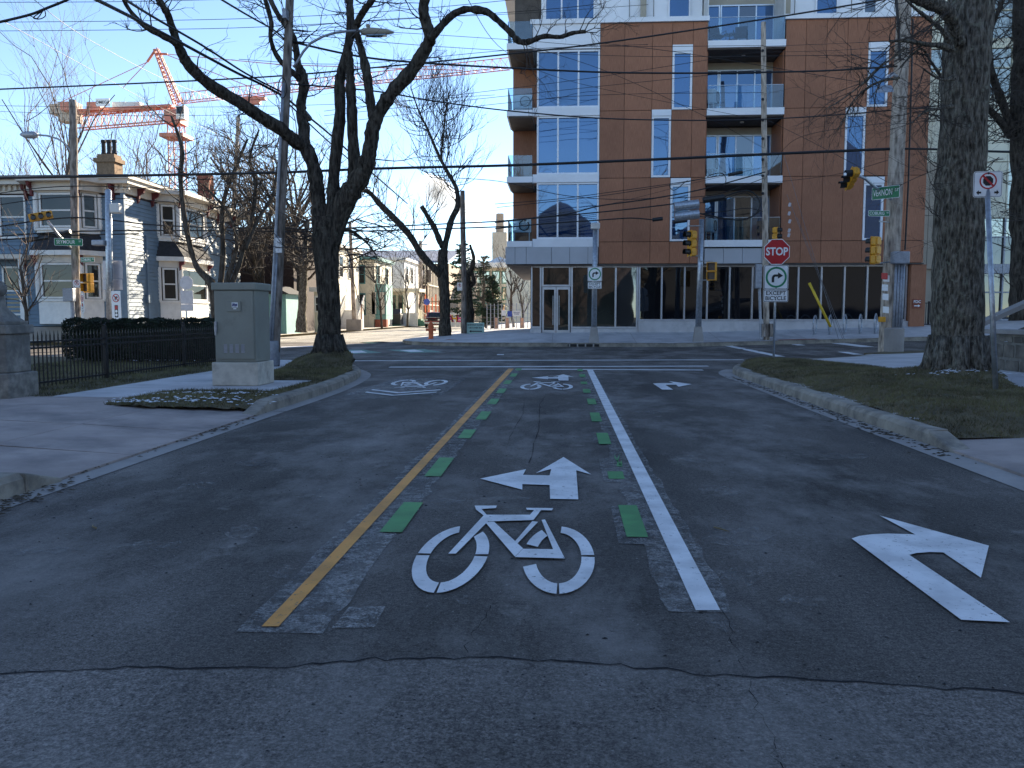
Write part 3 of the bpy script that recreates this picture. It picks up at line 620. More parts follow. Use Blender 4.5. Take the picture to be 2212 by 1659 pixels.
# ------------------------------------------------------------ the apartment building
AP = thing('apartment_building', 'modern apartment building with wood-look panels, white slabs and glass shopfront', 'building', (7, 38, .5))
def part(m, name, matn, parent=None, **kw): return m.build(name, matn, parent or AP, world=True, **kw)
YF = 38.0
def window(x0, x1, z0, z1, y, n=1, f=.07, glassm='glass_blue', parent=None, rails=(), frame='white_metal', deep=.1, widths=None):
    m = MB(); m.box(x0, x0+f, y, y+deep, z0, z1).box(x1-f, x1, y, y+deep, z0, z1).box(x0+f, x1-f, y, y+deep, z1-f, z1).box(x0+f, x1-f, y, y+deep, z0, z0+f)
    xs = widths or [lerp(x0+f/2, x1-f/2, i/n) for i in range(n+1)]
    for x in xs[1:-1]: m.box(x-f/2, x+f/2, y+.002, y+deep, z0+f, z1-f)
    for z in rails: m.box(x0+f, x1-f, y+.004, y+deep, z-f/2, z+f/2)
    w = part(m, 'window', frame, parent)
    zz = [z0+f*.5] + list(rails) + [z1-f*.5]
    for i in range(len(xs)-1):
        for j in range(len(zz)-1):
            gm = glassm if isinstance(glassm, str) else glassm[(i+j) % len(glassm)]
            MB().box(xs[i]+.004, xs[i+1]-.004, y+deep*.55, y+deep*.7, zz[j]+.004, zz[j+1]-.004).build('pane', gm, w)
    return w
# cores
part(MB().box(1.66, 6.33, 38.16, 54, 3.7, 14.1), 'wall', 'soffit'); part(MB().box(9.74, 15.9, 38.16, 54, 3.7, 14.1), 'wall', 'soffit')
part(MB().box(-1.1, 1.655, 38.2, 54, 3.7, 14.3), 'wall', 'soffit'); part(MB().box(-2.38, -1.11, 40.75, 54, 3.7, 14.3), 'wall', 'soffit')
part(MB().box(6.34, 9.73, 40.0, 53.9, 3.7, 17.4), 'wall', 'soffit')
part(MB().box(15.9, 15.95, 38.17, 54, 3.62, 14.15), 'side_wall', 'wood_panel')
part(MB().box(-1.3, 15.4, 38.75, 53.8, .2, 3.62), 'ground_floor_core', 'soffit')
# wood-look panels
lx = [1.65, 2.73, 3.95, 4.82, 5.72, 6.35]; rx = [9.72, 10.6, 11.49, 12.38, 13.27, 14.16, 15.05, 15.95]; rz_ = [3.62, 4.6, 7.43, 10.38, 14.15]
skip = {(2, 2), (3, 1)}; skipR = {(3, 2), (4, 1)}
def panels(xs, skip, tall):
    for i in range(len(xs)-1):
        for j in range(4):
            if (i, j) in skip: continue
            z0, z1 = rz_[j]+.012, rz_[j+1]-.012
            if (i, j) == tall: z0 = 13.18
            x0, x1 = xs[i]+.009, xs[i+1]-.009
            part(MB().box(x0, x1, YF, YF+.12, z0, z1), 'wood_panel', 'wood_panel')
panels(lx, skip, (3, 3)); panels(rx, skipR, (4, 3))
wins = [(4.82, 5.72, 10.38, 12.9, 'glass_blue'), (3.95, 4.82, 7.43, 10.12, 'glass_blue'), (4.82, 5.72, 4.6, 7.12, 'glass_blue'),
        (13.27, 14.16, 10.38, 12.85, 'glass_blue'), (12.38, 13.27, 7.43, 10.1, 'glass_blue'), (13.27, 14.16, 4.6, 7.1, 'glass_blue')]
for x0, x1, z0, z1, g in wins:
    part(MB().box(x0+.01, x1-.01, YF-.03, YF+.1, z1+.01, z1+.28), 'window_header', 'white_metal')
    window(x0+.012, x1-.012, z0+.02, z1, YF+.005, glassm=g, f=.09, deep=.14)
# glazed bay on the left, with returns round the corner
levels = [(4.75, 7.25), (7.62, 10.18), (10.55, 13.05)]
for z0, z1 in levels:
    window(-1.15, 1.64, z0, z1, YF, 3, .075, 'glass_blue', deep=.16)
    w = part(MB().box(-1.16, -1.11, 38.17, 38.6, z0, z1).box(-1.16, -1.11, 38.6, 40.74, z1-.1, z1).box(-1.16, -1.11, 40.6, 40.74, z0, z1), 'window', 'white_metal')
    MB().box(-1.15, -1.12, 38.6, 40.6, z0, z1-.1).build('pane', 'glass_dim', w)
for zt in (4.75, 7.62, 10.55, 13.45):
    part(MB().box(-1.34, 1.64, YF-.06, YF+.19, zt-.36, zt-.002), 'spandrel', 'white_metal')
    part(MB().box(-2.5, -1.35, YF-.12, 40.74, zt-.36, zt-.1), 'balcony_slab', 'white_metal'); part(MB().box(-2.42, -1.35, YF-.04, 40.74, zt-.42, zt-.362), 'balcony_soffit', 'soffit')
part(MB().box(-1.34, 1.64, YF-.03, YF+.18, 13.452, 14.15), 'parapet', 'white_metal'); part(MB().box(-1.45, 6.4, YF-.12, YF+.4, 14.16, 14.36), 'coping', 'white_metal'); part(MB().box(9.66, 16.02, YF-.12, YF+.4, 14.16, 14.36), 'coping', 'white_metal')
for z0, z1 in ((4.66, 7.24), (7.53, 10.17), (10.46, 13.05)):
    part(MB().box(-2.37, -1.17, 40.68, 40.745, z0, z1-.02), 'balcony_wall', 'wood_panel')
for zt in (4.65, 7.52, 10.45, 13.35):
    b = part(MB().box(-2.44, -1.36, YF-.08, YF-.06, zt, zt+.95), 'balcony_rail', 'glass_rail'); MB().box(-2.45, -2.43, YF-.06, 40.7, zt, zt+.95).build('side_rail', 'glass_rail', b)
part(MB().box(-2.38, -2.36, 40.75, 54, 4.6, 14.3), 'side_wall', 'wood_panel')
# grey band under the glazed bay and under the balconies
for a, b in zip([-2.57, -2.13, -1.62, -.48, .35, 1.17], [-2.13, -1.62, -.48, .35, 1.17, 1.63]): part(MB().box(a+.008, b-.008, YF-.1, YF+.02, 3.62, 4.385), 'band_panel', 'grey_panel')
part(MB().box(-2.56, -2.5, YF-.085, 54, 3.62, 4.37), 'band_return', 'grey_panel'); part(MB().box(-2.49, 16.0, YF+.03, 54, 3.56, 3.61), 'soffit', 'soffit')
for a, b in zip([6.38, 7.22, 8.06, 8.9], [7.22, 8.06, 8.9, 9.7]): part(MB().box(a+.008, b-.008, YF-.02, YF+.1, 3.62, 4.35), 'band_panel', 'grey_panel')
# recessed balconies between the wood blocks
for k, zt in enumerate((4.65, 7.45, 10.4, 13.3)):
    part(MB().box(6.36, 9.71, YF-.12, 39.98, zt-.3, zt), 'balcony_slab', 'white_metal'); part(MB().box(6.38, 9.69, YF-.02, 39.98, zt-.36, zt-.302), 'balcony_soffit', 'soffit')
    b = part(MB().box(6.4, 8.03, YF-.07, YF-.05, zt+.003, zt+.98), 'balcony_rail', 'glass_rail'); part(MB().box(8.05, 9.66, YF-.07, YF-.05, zt+.003, zt+.98), 'balcony_rail', 'glass_rail')
    part(MB().box(6.4, 9.66, YF-.08, YF-.04, zt+.985, zt+1.0), 'rail_cap', 'alu')
    zc = zt+2.5 if k < 3 else zt+2.7
    part(MB().box(6.36, 6.4, YF+.13, 39.99, zt+.01, zc), 'balcony_wall', 'white_paint' if k == 3 else 'wood_panel'); part(MB().box(9.67, 9.71, YF+.13, 39.99, zt+.01, zc), 'balcony_wall', 'white_paint' if k == 3 else 'wood_panel')
    window(6.42, 7.2, zt+.01, zt+2.2, 39.86, 1, .06, 'glass_blue', frame='alu', rails=(zt+.9,) if k < 3 else ()); part(MB().box(6.42, 9.66, 39.88, 39.985, zt+2.21, zt+2.52), 'head_panel', 'stone_panel')
    window(7.22, 9.66, zt+.01, zt+2.2, 39.86, 3, .06, ['glass_blue', 'glass_dim'] if k != 2 else ['glass_blue', 'glass_blue'], frame='alu')
    d = part(MB().lathe([(.0, 0), (.09, 0), (.09, -.05), (0, -.06)], (8.1, 38.9, zt+2.58), 12), 'ceiling_lamp', 'white_paint') if k < 3 else None
# set-back top floor
part(MB().box(-1.0, 6.3, 39.3, 54, 14.3, 17.5), 'top_wall', 'white_metal'); part(MB().box(9.76, 15.6, 39.3, 54, 14.3, 17.5), 'top_wall', 'white_metal')
part(MB().box(-3.0, 16.3, 38.5, 54.5, 17.52, 17.9), 'roof', 'white_metal'); part(MB().box(-2.3, -1.01, 40.8, 54, 14.3, 17.5), 'top_wall', 'soffit')
part(MB().box(-2.9, -1.36, 37.9, 41, 17.44, 17.5), 'roof_soffit', 'soffit')
window(-.85, 1.45, 14.45, 17.1, 39.18, 3, .07, 'glass_blue'); window(4.75, 5.75, 14.45, 17.1, 39.18, 1, .07, 'glass_blue'); window(11.3, 12.3, 14.45, 17.1, 39.18, 1, .07, 'glass_blue'); window(13.4, 14.0, 14.45, 17.1, 39.18, 1, .07, 'glass_dim')
for x in (3.0, 4.1, 10.4, 12.9, 14.8): part(MB().box(x, x+.02, 39.27, 39.299, 14.4, 17.4), 'panel_joint', 'soffit')
part(MB().box(3.5, 3.75, 39.0, 39.2, 14.37, 17.4), 'post', 'stone_panel'); part(MB().box(9.9, 10.15, 39.0, 39.2, 14.37, 17.4), 'post', 'stone_panel')
# shop front
YS = 38.35
sx_ = [3.5, 4.55, 5.58, 6.6, 7.6, 8.62, 9.65, 10.66, 11.68, 12.7, 13.7, 14.7, 15.45]
window(3.5, 15.45, 1.05, 3.56, YS, glassm='glass_shop', frame='alu', widths=sx_, f=.075, deep=.2)
part(MB().box(3.5, 15.5, YS-.12, 38.74, .3, 1.04), 'plinth', 'concrete_walk', bevel=.01)
window(.42, 3.48, .7, 3.56, YS, glassm=['glass_lobby', 'glass_lobby', 'glass_dim'], frame='alu', widths=[.44, 1.45, 2.46, 3.46], f=.08, deep=.2)
part(MB().box(.42, 3.49, YS-.06, 38.74, .3, .69), 'plinth', 'concrete_walk')
window(-.92, .4, 2.62, 3.56, YS, glassm='glass_lobby', frame='alu', f=.08, deep=.2)
window(-1.42, -.94, .72, 3.56, YS+.01, glassm='glass_lobby', frame='alu', f=.07, deep=.2); part(MB().box(-1.45, -.94, YS-.05, 38.74, .3, .71), 'plinth', 'concrete_walk')
part(MB().box(-1.45, -1.4, 38.56, 52, .5, 3.56), 'side_glazing', 'glass_lobby')
for x0, x1, s in ((-.9, -.27, 1), (-.25, .38, -1)):
    d = part(MB().box(x0, x0+.08, YS+.02, YS+.1, .5, 2.6).box(x1-.08, x1, YS+.02, YS+.1, .5, 2.6).box(x0+.08, x1-.08, YS+.02, YS+.1, .5, .62).box(x0+.08, x1-.08, YS+.02, YS+.1, 2.48, 2.6), 'door', 'alu')
    MB().box(x0+.08, x1-.08, YS+.05, YS+.07, .62, 2.48).build('pane', 'glass_lobby', d)
    hx = x1-.13 if s == 1 else x0+.13; MB().cyl((hx, YS-.04, .85), (hx, YS-.04, 2.2), .014).cyl((hx, YS-.04, 1.0), (hx, YS+.03, 1.0), .01).cyl((hx, YS-.04, 2.05), (hx, YS+.03, 2.05), .01).build('handle', 'galvanised', d)
part(MB().box(15.5, 16.15, 38.1, 40, .3, 3.55), 'corner_pier', 'wood_panel')
pl = part(MB().box(15.6, 15.98, 38.06, 38.095, 1.62, 2.02), 'fire_connection_sign', 'brick_red')
t = text_mb('FDC', .17, .003); t.rot(Matrix.Translation((15.79, 38.052, 1.9))); t.build('lettering', 'sign_white', pl)
MB().xz([(15.66, 1.70), (15.83, 1.70), (15.83, 1.665), (15.93, 1.72), (15.83, 1.775), (15.83, 1.74), (15.66, 1.74)], 38.05, .006).build('arrow', 'sign_white', pl)
# things on the balconies
def aircon(p, label, front=True):
    e = thing('air_conditioner', label, 'air conditioner', p, 0, 'outdoor air-conditioning units on balconies')
    MB().box(-.42, .42, -.16, .16, .45, 1.05).build('casing', 'white_paint', e, bevel=.02)
    ring(MB(), .2, .25, -.175, .012, .1, .75).build('fan_guard', 'dark_metal', e); g = MB()
    for i in range(9): g.box(-.15, .35, -.172, -.162, .55+i*.05, .562+i*.05)
    g.build('grille', 'dark_metal', e); f = MB()
    for x in (-.36, .32): f.box(x, x+.04, -.14, .14, .0, .04).box(x, x+.04, -.14, -.1, .04, .449).box(x, x+.04, .1, .14, .04, .449)
    f.build('stand', 'white_paint', e); return e
a = aircon((6.85, 39.1, 10.41), 'white air conditioner on the third balcony between the wood panels'); a.rotation_euler[2] = 1.1
for p, l in (((6.85, 39.1, 7.46), 'white air conditioner on the middle balcony between the wood panels'), ((6.85, 39.1, 4.66), 'white air conditioner on the lowest balcony between the wood panels')): copy_thing(a, p, 1.1, l)
copy_thing(a, (-1.85, 38.6, 4.66), .05, 'white air conditioner on the lowest left corner balcony'); copy_thing(a, (-1.85, 39.6, 10.46), .05, 'white air conditioner on the upper left corner balcony')
def deck_chair(p, rz, label):
    e = thing('deck_chair', label, 'chair', p, rz, 'chairs on the top balcony')
    MB().box(-.26, .26, -.26, .26, .38, .42).build('seat', 'dark_metal', e)
    MB().prism([(-.26, .24, .42), (.26, .24, .42), (.26, .38, .95), (-.26, .38, .95)], (0, .03, 0)).build('backrest', 'dark_metal', e)
    for sx in (-1, 1):
        MB().tube([(sx*.28, -.25, 0), (sx*.28, -.24, .62), (sx*.28, .24, .64), (sx*.28, .3, 0)], .016, 6).build('arm_frame', 'dark_metal', e)
    return e
deck_chair((6.9, 38.7, 13.31), .3, 'dark deck chair on the top balcony, nearer the corner'); deck_chair((7.9, 38.7, 13.31), -.3, 'dark deck chair on the top balcony, right of the small table')
e = thing('side_table', 'small round glass table between the two deck chairs', 'table', (7.4, 38.55, 13.31)); MB().lathe([(.0, .42), (.24, .42), (.24, .45), (0, .45)], n=18).build('table_top', 'glass_dim', e); MB().lathe([(.02, 0), (.02, .419)], n=8).build('leg', 'dark_metal', e)
deck_chair((9.2, 38.7, 4.66), .1, 'dark chair on the lowest balcony beside the wooden pole')

# ------------------------------------------------------------ the glass building on the right; its cream panels stand in for reflected sunlight
GB = thing('glass_building', 'tall pale stone and glass building behind the right tree', 'building', (26, 46, 0))
def gpart(m, name, matn, parent=None, **kw): return m.build(name, matn, parent or GB, world=True, **kw)
gpart(MB().box(16.6, 62, 46.3, 70, 0, 27), 'wall', 'stone_panel')
gpart(MB().box(16.4, 62.2, 45.7, 70.2, 27.02, 27.6), 'roof', 'stone_panel')
for j in range(9):
    z0 = .6+j*2.93
    for i in range(9):
        x0 = 16.6+i*1.72
        if (i*2+j*3) % 5 in (0, 2) and j > 1: gpart(MB().box(x0+.01, x0+1.71, 46.1, 46.3, z0+.02, z0+2.9), 'stone_panel', 'cream_panel')
        else:
            w = gpart(MB().box(x0+.01, x0+.09, 46.08, 46.3, z0, z0+2.92).box(x0+.09, x0+1.71, 46.08, 46.3, z0, z0+.5).box(x0+.09, x0+1.71, 46.1, 46.3, z0+1.9, z0+1.96), 'window', 'cream_panel' if j > 1 else 'steel_dull')
            MB().box(x0+.1, x0+1.7, 46.2, 46.24, z0+.51, z0+1.89).build('pane', 'glass_tower' if j > 1 else 'glass_dim', w); MB().box(x0+.1, x0+1.7, 46.2, 46.24, z0+1.97, z0+2.9).build('pane', 'glass_tower' if j > 0 else 'glass_dim', w)
# low stone-faced annexe beside the wood block
for k, (z0, z1) in enumerate(((3.7, 6.4), (6.42, 9.1), (9.12, 11.8), (11.82, 13.6))):
    for i in range(3): gpart(MB().box(16.62+i*1.1, 17.7+i*1.1, 44.4, 44.6, z0, z1), 'stone_panel', 'stone_panel' if k < 2 else 'cream_panel')  # upper rows cream, painting in the light that falls there
gpart(MB().box(16.65, 19.9, 44.62, 46.05, .2, 13.6), 'annexe', 'stone_panel')
e = thing('railing', 'black metal railing on the ledge right of the wood-panelled pier', 'railing', (17.5, 40, .8))
for i in range(13): MB().box(16.3+i*.14-17.5, 16.32+i*.14-17.5, 0, .02, .1, 1.05).build('baluster', 'dark_metal', e)
for x in (16.28, 17.1, 17.95): MB().box(x-17.5, x+.07-17.5, -.03, .04, 0, 1.15).build('post', 'dark_metal', e)
MB().box(-1.2, .5, -.02, .03, 1.05, 1.09).box(-1.2, .5, -.02, .03, .06, .1).build('rail', 'dark_metal', e)
slab('ledge', [(16.2, 39.8), (22, 39.8), (22, 44.3), (16.2, 44.3)], 'concrete', .8, .8, label='concrete ledge under the black railing')
MB().box(17.6, 18.6, 38.9, 39.4, .3, 1.0).box(17.5, 18.7, 38.85, 39.45, 1.0, 1.1).build('concrete_planter', 'concrete', label='low concrete block beside the big right trunk', cat='planter', bevel=.02)

# ------------------------------------------------------------ rubble wall, bank and coping at the right edge
RW = thing('retaining_wall', 'rubble stone retaining wall at the right edge behind the sign post', 'wall', (8.75, 14, .15))
MB().box(8.78, 9.1, 8, 17.6, 0, .93).build('mortar', 'stone_mortar', RW, world=True)
z = .16
while z < .86:
    y = 9.0+rng.uniform(0, .2); h = rng.uniform(.2, .32); h = min(h, .9-z)
    while y < 17.2:
        L = rng.uniform(.3, .75); P = []
        for (a, b) in ((-1, -.9), (.9, -1), (1, -.1), (.92, .95), (.1, 1), (-.95, .92), (-1, .1)): P.append((8.779, y+L/2+a*(L/2-.012)*rng.uniform(.86, 1), z+h/2+b*(h/2-.01)*rng.uniform(.84, 1)))
        MB().prism(P, (-rng.uniform(.006, .022), 0, 0)).build('stone', 'stone_rubble', RW, world=True, bevel=.012); y += L
    z += h
MB().box(8.68, 9.15, 8, 17.65, .931, 1.02).build('coping', 'concrete', RW, world=True, bevel=.015)
MB().prism([(9.16, 8, .9), (9.16, 17.6, .95), (13.5, 17.6, 2.6), (13.5, 8, 2.7)], (0, 0, -.25)).build('bank', 'earth', kind='structure', label='dark earth bank above the rubble wall')
bankz = lambda x, y: .93+(x-9.16)/4.34*1.7
flecks('snow_bank', [(9.6+.3*i, 16.2-.5*i+.8*j, .4, .4) for i in range(8) for j in range(2)], 600, .05, 'snow', lambda x, y: bankz(x, y)+.015, 'patchy snow on the bank at the right edge')
MB().prism([(*at(*c8(1375, 935), 18),), (*at(*c8(1390, 958), 18),), (*at(*c8(1900, 730), 18),), (*at(*c8(1900, 700), 18),)], (0, .35, 0)).build('sloping_coping', 'concrete', label='sloping concrete coping above the rubble wall', cat='wall')
# ------------------------------------------------------------ the blue clapboard house on the left
BH = thing('clapboard_house', 'blue two-storey clapboard house with white bay windows and bracketed cornice', 'house', (-26, 42, .15))
def hp(m, name, matn, parent=None, **kw): return m.build(name, matn, parent or BH, world=True, **kw)
HX, HY = -20.4, 38.0                                     # the street corner of the house
hp(MB().box(-40, HX-.04, HY+.04, 52, .1, 7.5), 'wall', 'brick_dark')
hp(MB().box(-40, HX, HY, 52, .1, .75), 'foundation', 'concrete')
bs = .19; nb = int((7.0-.78)/bs)
for i in range(nb):                                      # clapboards, front and side, each its own board
    z0 = .78+i*bs
    hp(MB().prism([(-27.2, HY+.035, z0), (-27.2, HY-.028, z0), (-27.2, HY+.01, z0+bs+.012), (-27.2, HY+.035, z0+bs+.012)], (27.2+HX-.12, 0, 0)), 'clapboard', 'clap_blue')
    hp(MB().prism([(HX-.035, HY+.1, z0), (HX+.028, HY+.1, z0), (HX-.01, HY+.1, z0+bs+.012), (HX-.035, HY+.1, z0+bs+.012)], (0, 13.8, 0)), 'clapboard', 'clap_blue')
hp(MB().box(HX-.12, HX+.045, HY-.045, HY+.1, .76, 7.0), 'corner_board', 'clap_blue')
hp(MB().box(-40, HX+.06, HY-.06, 52.1, 6.98, 7.35), 'frieze', 'trim_cream'); hp(MB().box(-40.4, HX+.5, HY-.5, 52.5, 7.351, 7.55), 'cornice', 'trim_cream')
hp(MB().box(-40.6, HX+.62, HY-.62, 52.6, 7.551, 7.68), 'eaves_trim', 'trim_cream')
hp(MB().prism([(-40.6, HY-.6, 7.682), (HX+.6, HY-.6, 7.682), (HX-2.5, HY+3, 8.1), (-40.6, HY+3, 8.1)], (0, 0, .05)).prism([(HX+.6, HY-.6, 7.684), (HX+.6, 52.6, 7.684), (HX-2.5, 52.6, 8.1), (HX-2.5, HY+3, 8.1)], (0, 0, .05)), 'roof', 'roof_dark')
def bracket(x, y, side, ztop=7.35, s=1.0):
    if side == 'f': P = [(x, y, ztop), (x, y-.42*s, ztop), (x, y-.36*s, ztop-.2*s), (x, y-.16*s, ztop-.3*s), (x, y-.12*s, ztop-.62*s), (x, y, ztop-.7*s)]; v = (.12, 0, 0)
    else: P = [(x, y, ztop), (x+.42*s, y, ztop), (x+.36*s, y, ztop-.2*s), (x+.16*s, y, ztop-.3*s), (x+.12*s, y, ztop-.62*s), (x, y, ztop-.7*s)]; v = (0, .12, 0)
    hp(MB().prism(P, v), 'bracket', 'bracket_red')
def sash(c0, c1, z0, z1, out, gl='glass_house', nm='window', blind=None):
    """a sash window between two plan points, facing out"""
    a, b = Vector((*c0, 0)), Vector((*c1, 0)); t = (b-a).normalized(); n = Vector((*out, 0)); L = (b-a).length
    M = Matrix(((t.x, -n.x, 0, a.x), (t.y, -n.y, 0, a.y), (0, 0, 1, 0), (0, 0, 0, 1)))      # local x along, local y inward
    f = .085; m = MB().box(0, f, -.05, .06, z0, z1).box(L-f, L, -.05, .06, z0, z1).box(f, L-f, -.05, .06, z1-f, z1).box(f, L-f, -.08, .06, z0, z0+f)
    zm = (z0+z1)/2; m.box(f, L-f, -.02, .06, zm-.035, zm+.035); w = hp(m.rot(M), nm, 'white_paint')
    MB().box(f+.002, L-f-.002, .0, .015, zm+.036, z1-f-.002).rot(M).build('pane', gl, w); MB().box(f+.002, L-f-.002, .025, .04, z0+f+.002, zm-.036).rot(M).build('pane', gl, w)
    return w
def bay(ax, base, w, d, z0, z1, zsill, ztop, nm, cut=.55):
    """a canted bay: ax 'f' on the front (base = x of centre), 's' on the street side (base = y of centre)"""
    if ax == 'f': T = lambda s, o: (base+s, HY-o); ov = lambda s, o: (s, -o)
    else: T = lambda s, o: (HX+o, base+s); ov = lambda s, o: (o, s)
    plan = [T(-w/2, 0), T(-w/2+cut, d), T(w/2-cut, d), T(w/2, 0)]
    def ext(P, za, zb, name, mt, grow=0.0):
        Q = [T(-w/2-grow, .02), T(-w/2+cut-grow*.6, d+grow), T(w/2-cut+grow*.6, d+grow), T(w/2+grow, .02)]
        return hp(MB().prism([(x, y, za) for x, y in Q], (0, 0, zb-za)), name, mt)
    ext(plan, z0, zsill, nm+'_apron', 'white_paint'); ext(plan, zsill+.001, zsill+.1, nm+'_sill', 'white_paint', .07); ext(plan, ztop, z1, nm+'_frieze', 'trim_cream', .02)
    ext(plan, zsill+.1, ztop, nm+'_core', 'soffit', -.12)
    s2 = .7071
    k = cut/math.hypot(cut, d)
    for (p, q_, o) in ((plan[0], plan[1], ov(-d, cut)), (plan[1], plan[2], ov(0, 1)), (plan[2], plan[3], ov(d, cut))):
        n = Vector((*o, 0)).normalized(); a, b = Vector((*p, 0)), Vector((*q_, 0)); L = (b-a).length; t = (b-a)/L
        i0, i1 = a+t*.16, b-t*.16
        sash((i0.x, i0.y), (i1.x, i1.y), zsill+.12, ztop-.02, (n.x, n.y))
    for p in plan:
        hp(MB().cyl((p[0], p[1], zsill+.1), (p[0], p[1], ztop), .11, n=8), nm+'_post', 'white_paint')
    return plan, T
for nm, base, ax in (('front_bay', -23.1, 'f'), ('side_bay', 43.4, 's')):
    wd = 3.2 if ax == 'f' else 4.4
    plan, T = bay(ax, base, wd, .85, .9, 4.05, 1.95, 3.72, nm)
    Q0 = [T(-wd/2-.25, .0), T(-wd/2+.4, 1.15), T(wd/2-.4, 1.15), T(wd/2+.25, .0)]; Q1 = [T(-wd/2+.1, .0), T(-wd/2+.6, .6), T(wd/2-.6, .6), T(wd/2-.1, .0)]
    hp(MB().prism([(x, y, 4.05) for x, y in Q0], (0, 0, .22)), nm+'_cornice', 'white_paint')
    m = MB(); m.V = [(x, y, 4.275) for x, y in Q0] + [(x, y, 5.05) for x, y in Q1]; m.F = [(0, 1, 5, 4), (1, 2, 6, 5), (2, 3, 7, 6), (4, 5, 6, 7)]; hp(m, nm+'_skirt_roof', 'roof_dark')
    plan, T = bay(ax, base, wd-.1, .8, 5.06, 6.98, 5.2, 6.9, nm+'_upper')
    for s in (-wd/2+.5, wd/2-.5):
        x, y = T(s-.06, .9); bracket(x, y if ax == 'f' else y, ax, 7.35, .9); x, y = T(s-.06, .86); bracket(x, y, ax, 4.05, .7)
    hp(MB().prism([(x, y, 6.985) for x, y in [T(-wd/2-.2, 0), T(-wd/2+.3, 1.0), T(wd/2-.3, 1.0), T(wd/2+.2, 0)]], (0, 0, .36)), nm+'_head', 'trim_cream')
    hp(MB().prism([(x, y, 7.352) for x, y in [T(-wd/2-.4, .3), T(-wd/2+.1, 1.45), T(wd/2-.1, 1.45), T(wd/2+.4, .3)]], (0, 0, .2)), nm+'_eaves', 'trim_cream')
for x in (-25.1, -20.9, -26.6): bracket(x, HY, 'f')
for y in (39.2, 40.6, 46.5, 48.5, 50.5): bracket(HX, y, 's')
for i in range(26): hp(MB().box(-26.9+i*.27, -26.78+i*.27, HY-.16, HY-.06, 7.12, 7.35), 'dentil', 'trim_cream')
sash((-26.4, HY-.03), (-25.1, HY-.03), 4.9, 6.9, (0, -1)); sash((-26.4, HY-.03), (-25.2, HY-.03), 1.3, 3.6, (0, -1))
hp(MB().box(-27, -24.7, HY-1.0, HY-.05, 3.9, 4.1), 'porch_roof', 'trim_cream'); hp(MB().box(-25.0, -24.8, HY-.95, HY-.8, .2, 3.9), 'porch_post', 'white_paint'); bracket(-25.0, HY-.5, 'f', 3.9, .8)
hp(MB().cyl((HX+.06, 39.9, .5), (HX+.06, 39.9, 5.2), .03), 'drain_pipe', 'clap_blue'); hp(MB().box(HX+.03, HX+.16, 39.75, 40.05, 1.9, 2.3), 'meter_box', 'clap_blue')
cxm = at(236, 330, 41.1).x
ch = hp(MB().box(cxm-.55, cxm+.55, 40.6, 41.6, 7.7, 8.1).box(cxm-.46, cxm+.46, 40.7, 41.5, 8.1, 8.9).box(cxm-.56, cxm+.56, 40.62, 41.58, 8.9, 9.1).box(cxm-.44, cxm+.44, 40.75, 41.45, 9.1, 9.3), 'chimney', 'brick_tan')
for x in (cxm-.28, cxm, cxm+.28): MB().lathe([(.11, 0), (.13, .1), (.1, .15), (.1, .6), (.13, .65), (.12, .75)], (x, 41.1, 9.3), 10).build('chimney_pot', 'roof_dark', ch)
hp(MB().box(-21.5, -20.8, 48.5, 49.2, 7.7, 9.6), 'chimney', 'brick_red')

# ------------------------------------------------------------ houses down the far street
def simple_house(name, label, x0, x1, y0, y1, h, wallm, roof, wins_f=(), wins_s=(), trim='white_paint', roofm='roof_dark', gl='glass_house'):
    e = thing(name, label, 'house', ((x0+x1)/2, y0, .14)); P = lambda m, n, mt, pr=None: m.build(n, mt, pr or e, world=True)
    P(MB().box(x0, x1, y0, y1, .1, h), 'wall', wallm)
    if roof == 'flat': P(MB().box(x0-.25, x1+.3, y0-.25, y1+.25, h, h+.3), 'cornice', trim)
    elif roof == 'gable': xm = (x0+x1)/2; P(MB().prism([(x0-.3, y0-.3, h), (x1+.3, y0-.3, h), (xm, y0-.3, h+(x1-x0)*.35)], (0, y1-y0+.6, 0)), 'roof', roofm)
    for (u0, u1, z0, z1) in wins_f:
        w = P(MB().box(u0-.1, u1+.1, y0-.06, y0-.005, z0-.1, z1+.12), 'window', trim); MB().box(u0, u1, y0-.075, y0-.062, z0, (z0+z1)/2-.03).box(u0, u1, y0-.075, y0-.062, (z0+z1)/2+.03, z1).build('pane', gl, w)
    for (v0, v1, z0, z1) in wins_s:
        w = P(MB().box(x1+.005, x1+.06, v0-.1, v1+.1, z0-.1, z1+.12), 'window', trim); MB().box(x1+.062, x1+.075, v0, v1, z0, (z0+z1)/2-.03).box(x1+.062, x1+.075, v0, v1, (z0+z1)/2+.03, z1).build('pane', gl, w)
    return e, P
e, P = simple_house('brick_block', 'dark brown windowless block behind the wooden pole', -30, -18.6, 57, 66, 7.2, 'brick_dark', 'none')
P(MB().box(-30.1, -18.5, 56.9, 66.1, 7.2, 7.4), 'parapet', 'roof_dark')
e, P = simple_house('garden_shed', 'small pale blue shed beside the wooden pole', -18.4, -16.9, 50.2, 53, 2.6, 'teal_clap', 'gable')
e, P = simple_house('garden_gate_shed', 'narrow white shed with dark window beyond the pole', -16.9, -16.3, 56, 58, 2.9, 'cream_clap', 'flat', wins_f=((-16.75, -16.45, 1.6, 2.5),))
e, P = simple_house('stair_house', 'cream house with white outside stairs behind the big left tree', -27, -18.9, 69, 77, 7.0, 'cream_clap', 'flat', wins_f=((-20.6, -19.7, 4.6, 6.3), (-20.6, -19.7, 1.5, 3.2)), wins_s=((70, 71, 4.6, 6.3), (73, 74, 4.6, 6.3)))
for i in range(8): P(MB().box(-18.85, -17.2, 69.2+i*.28, 69.5+i*.28, .15, .35+i*.2), 'step', 'white_paint')
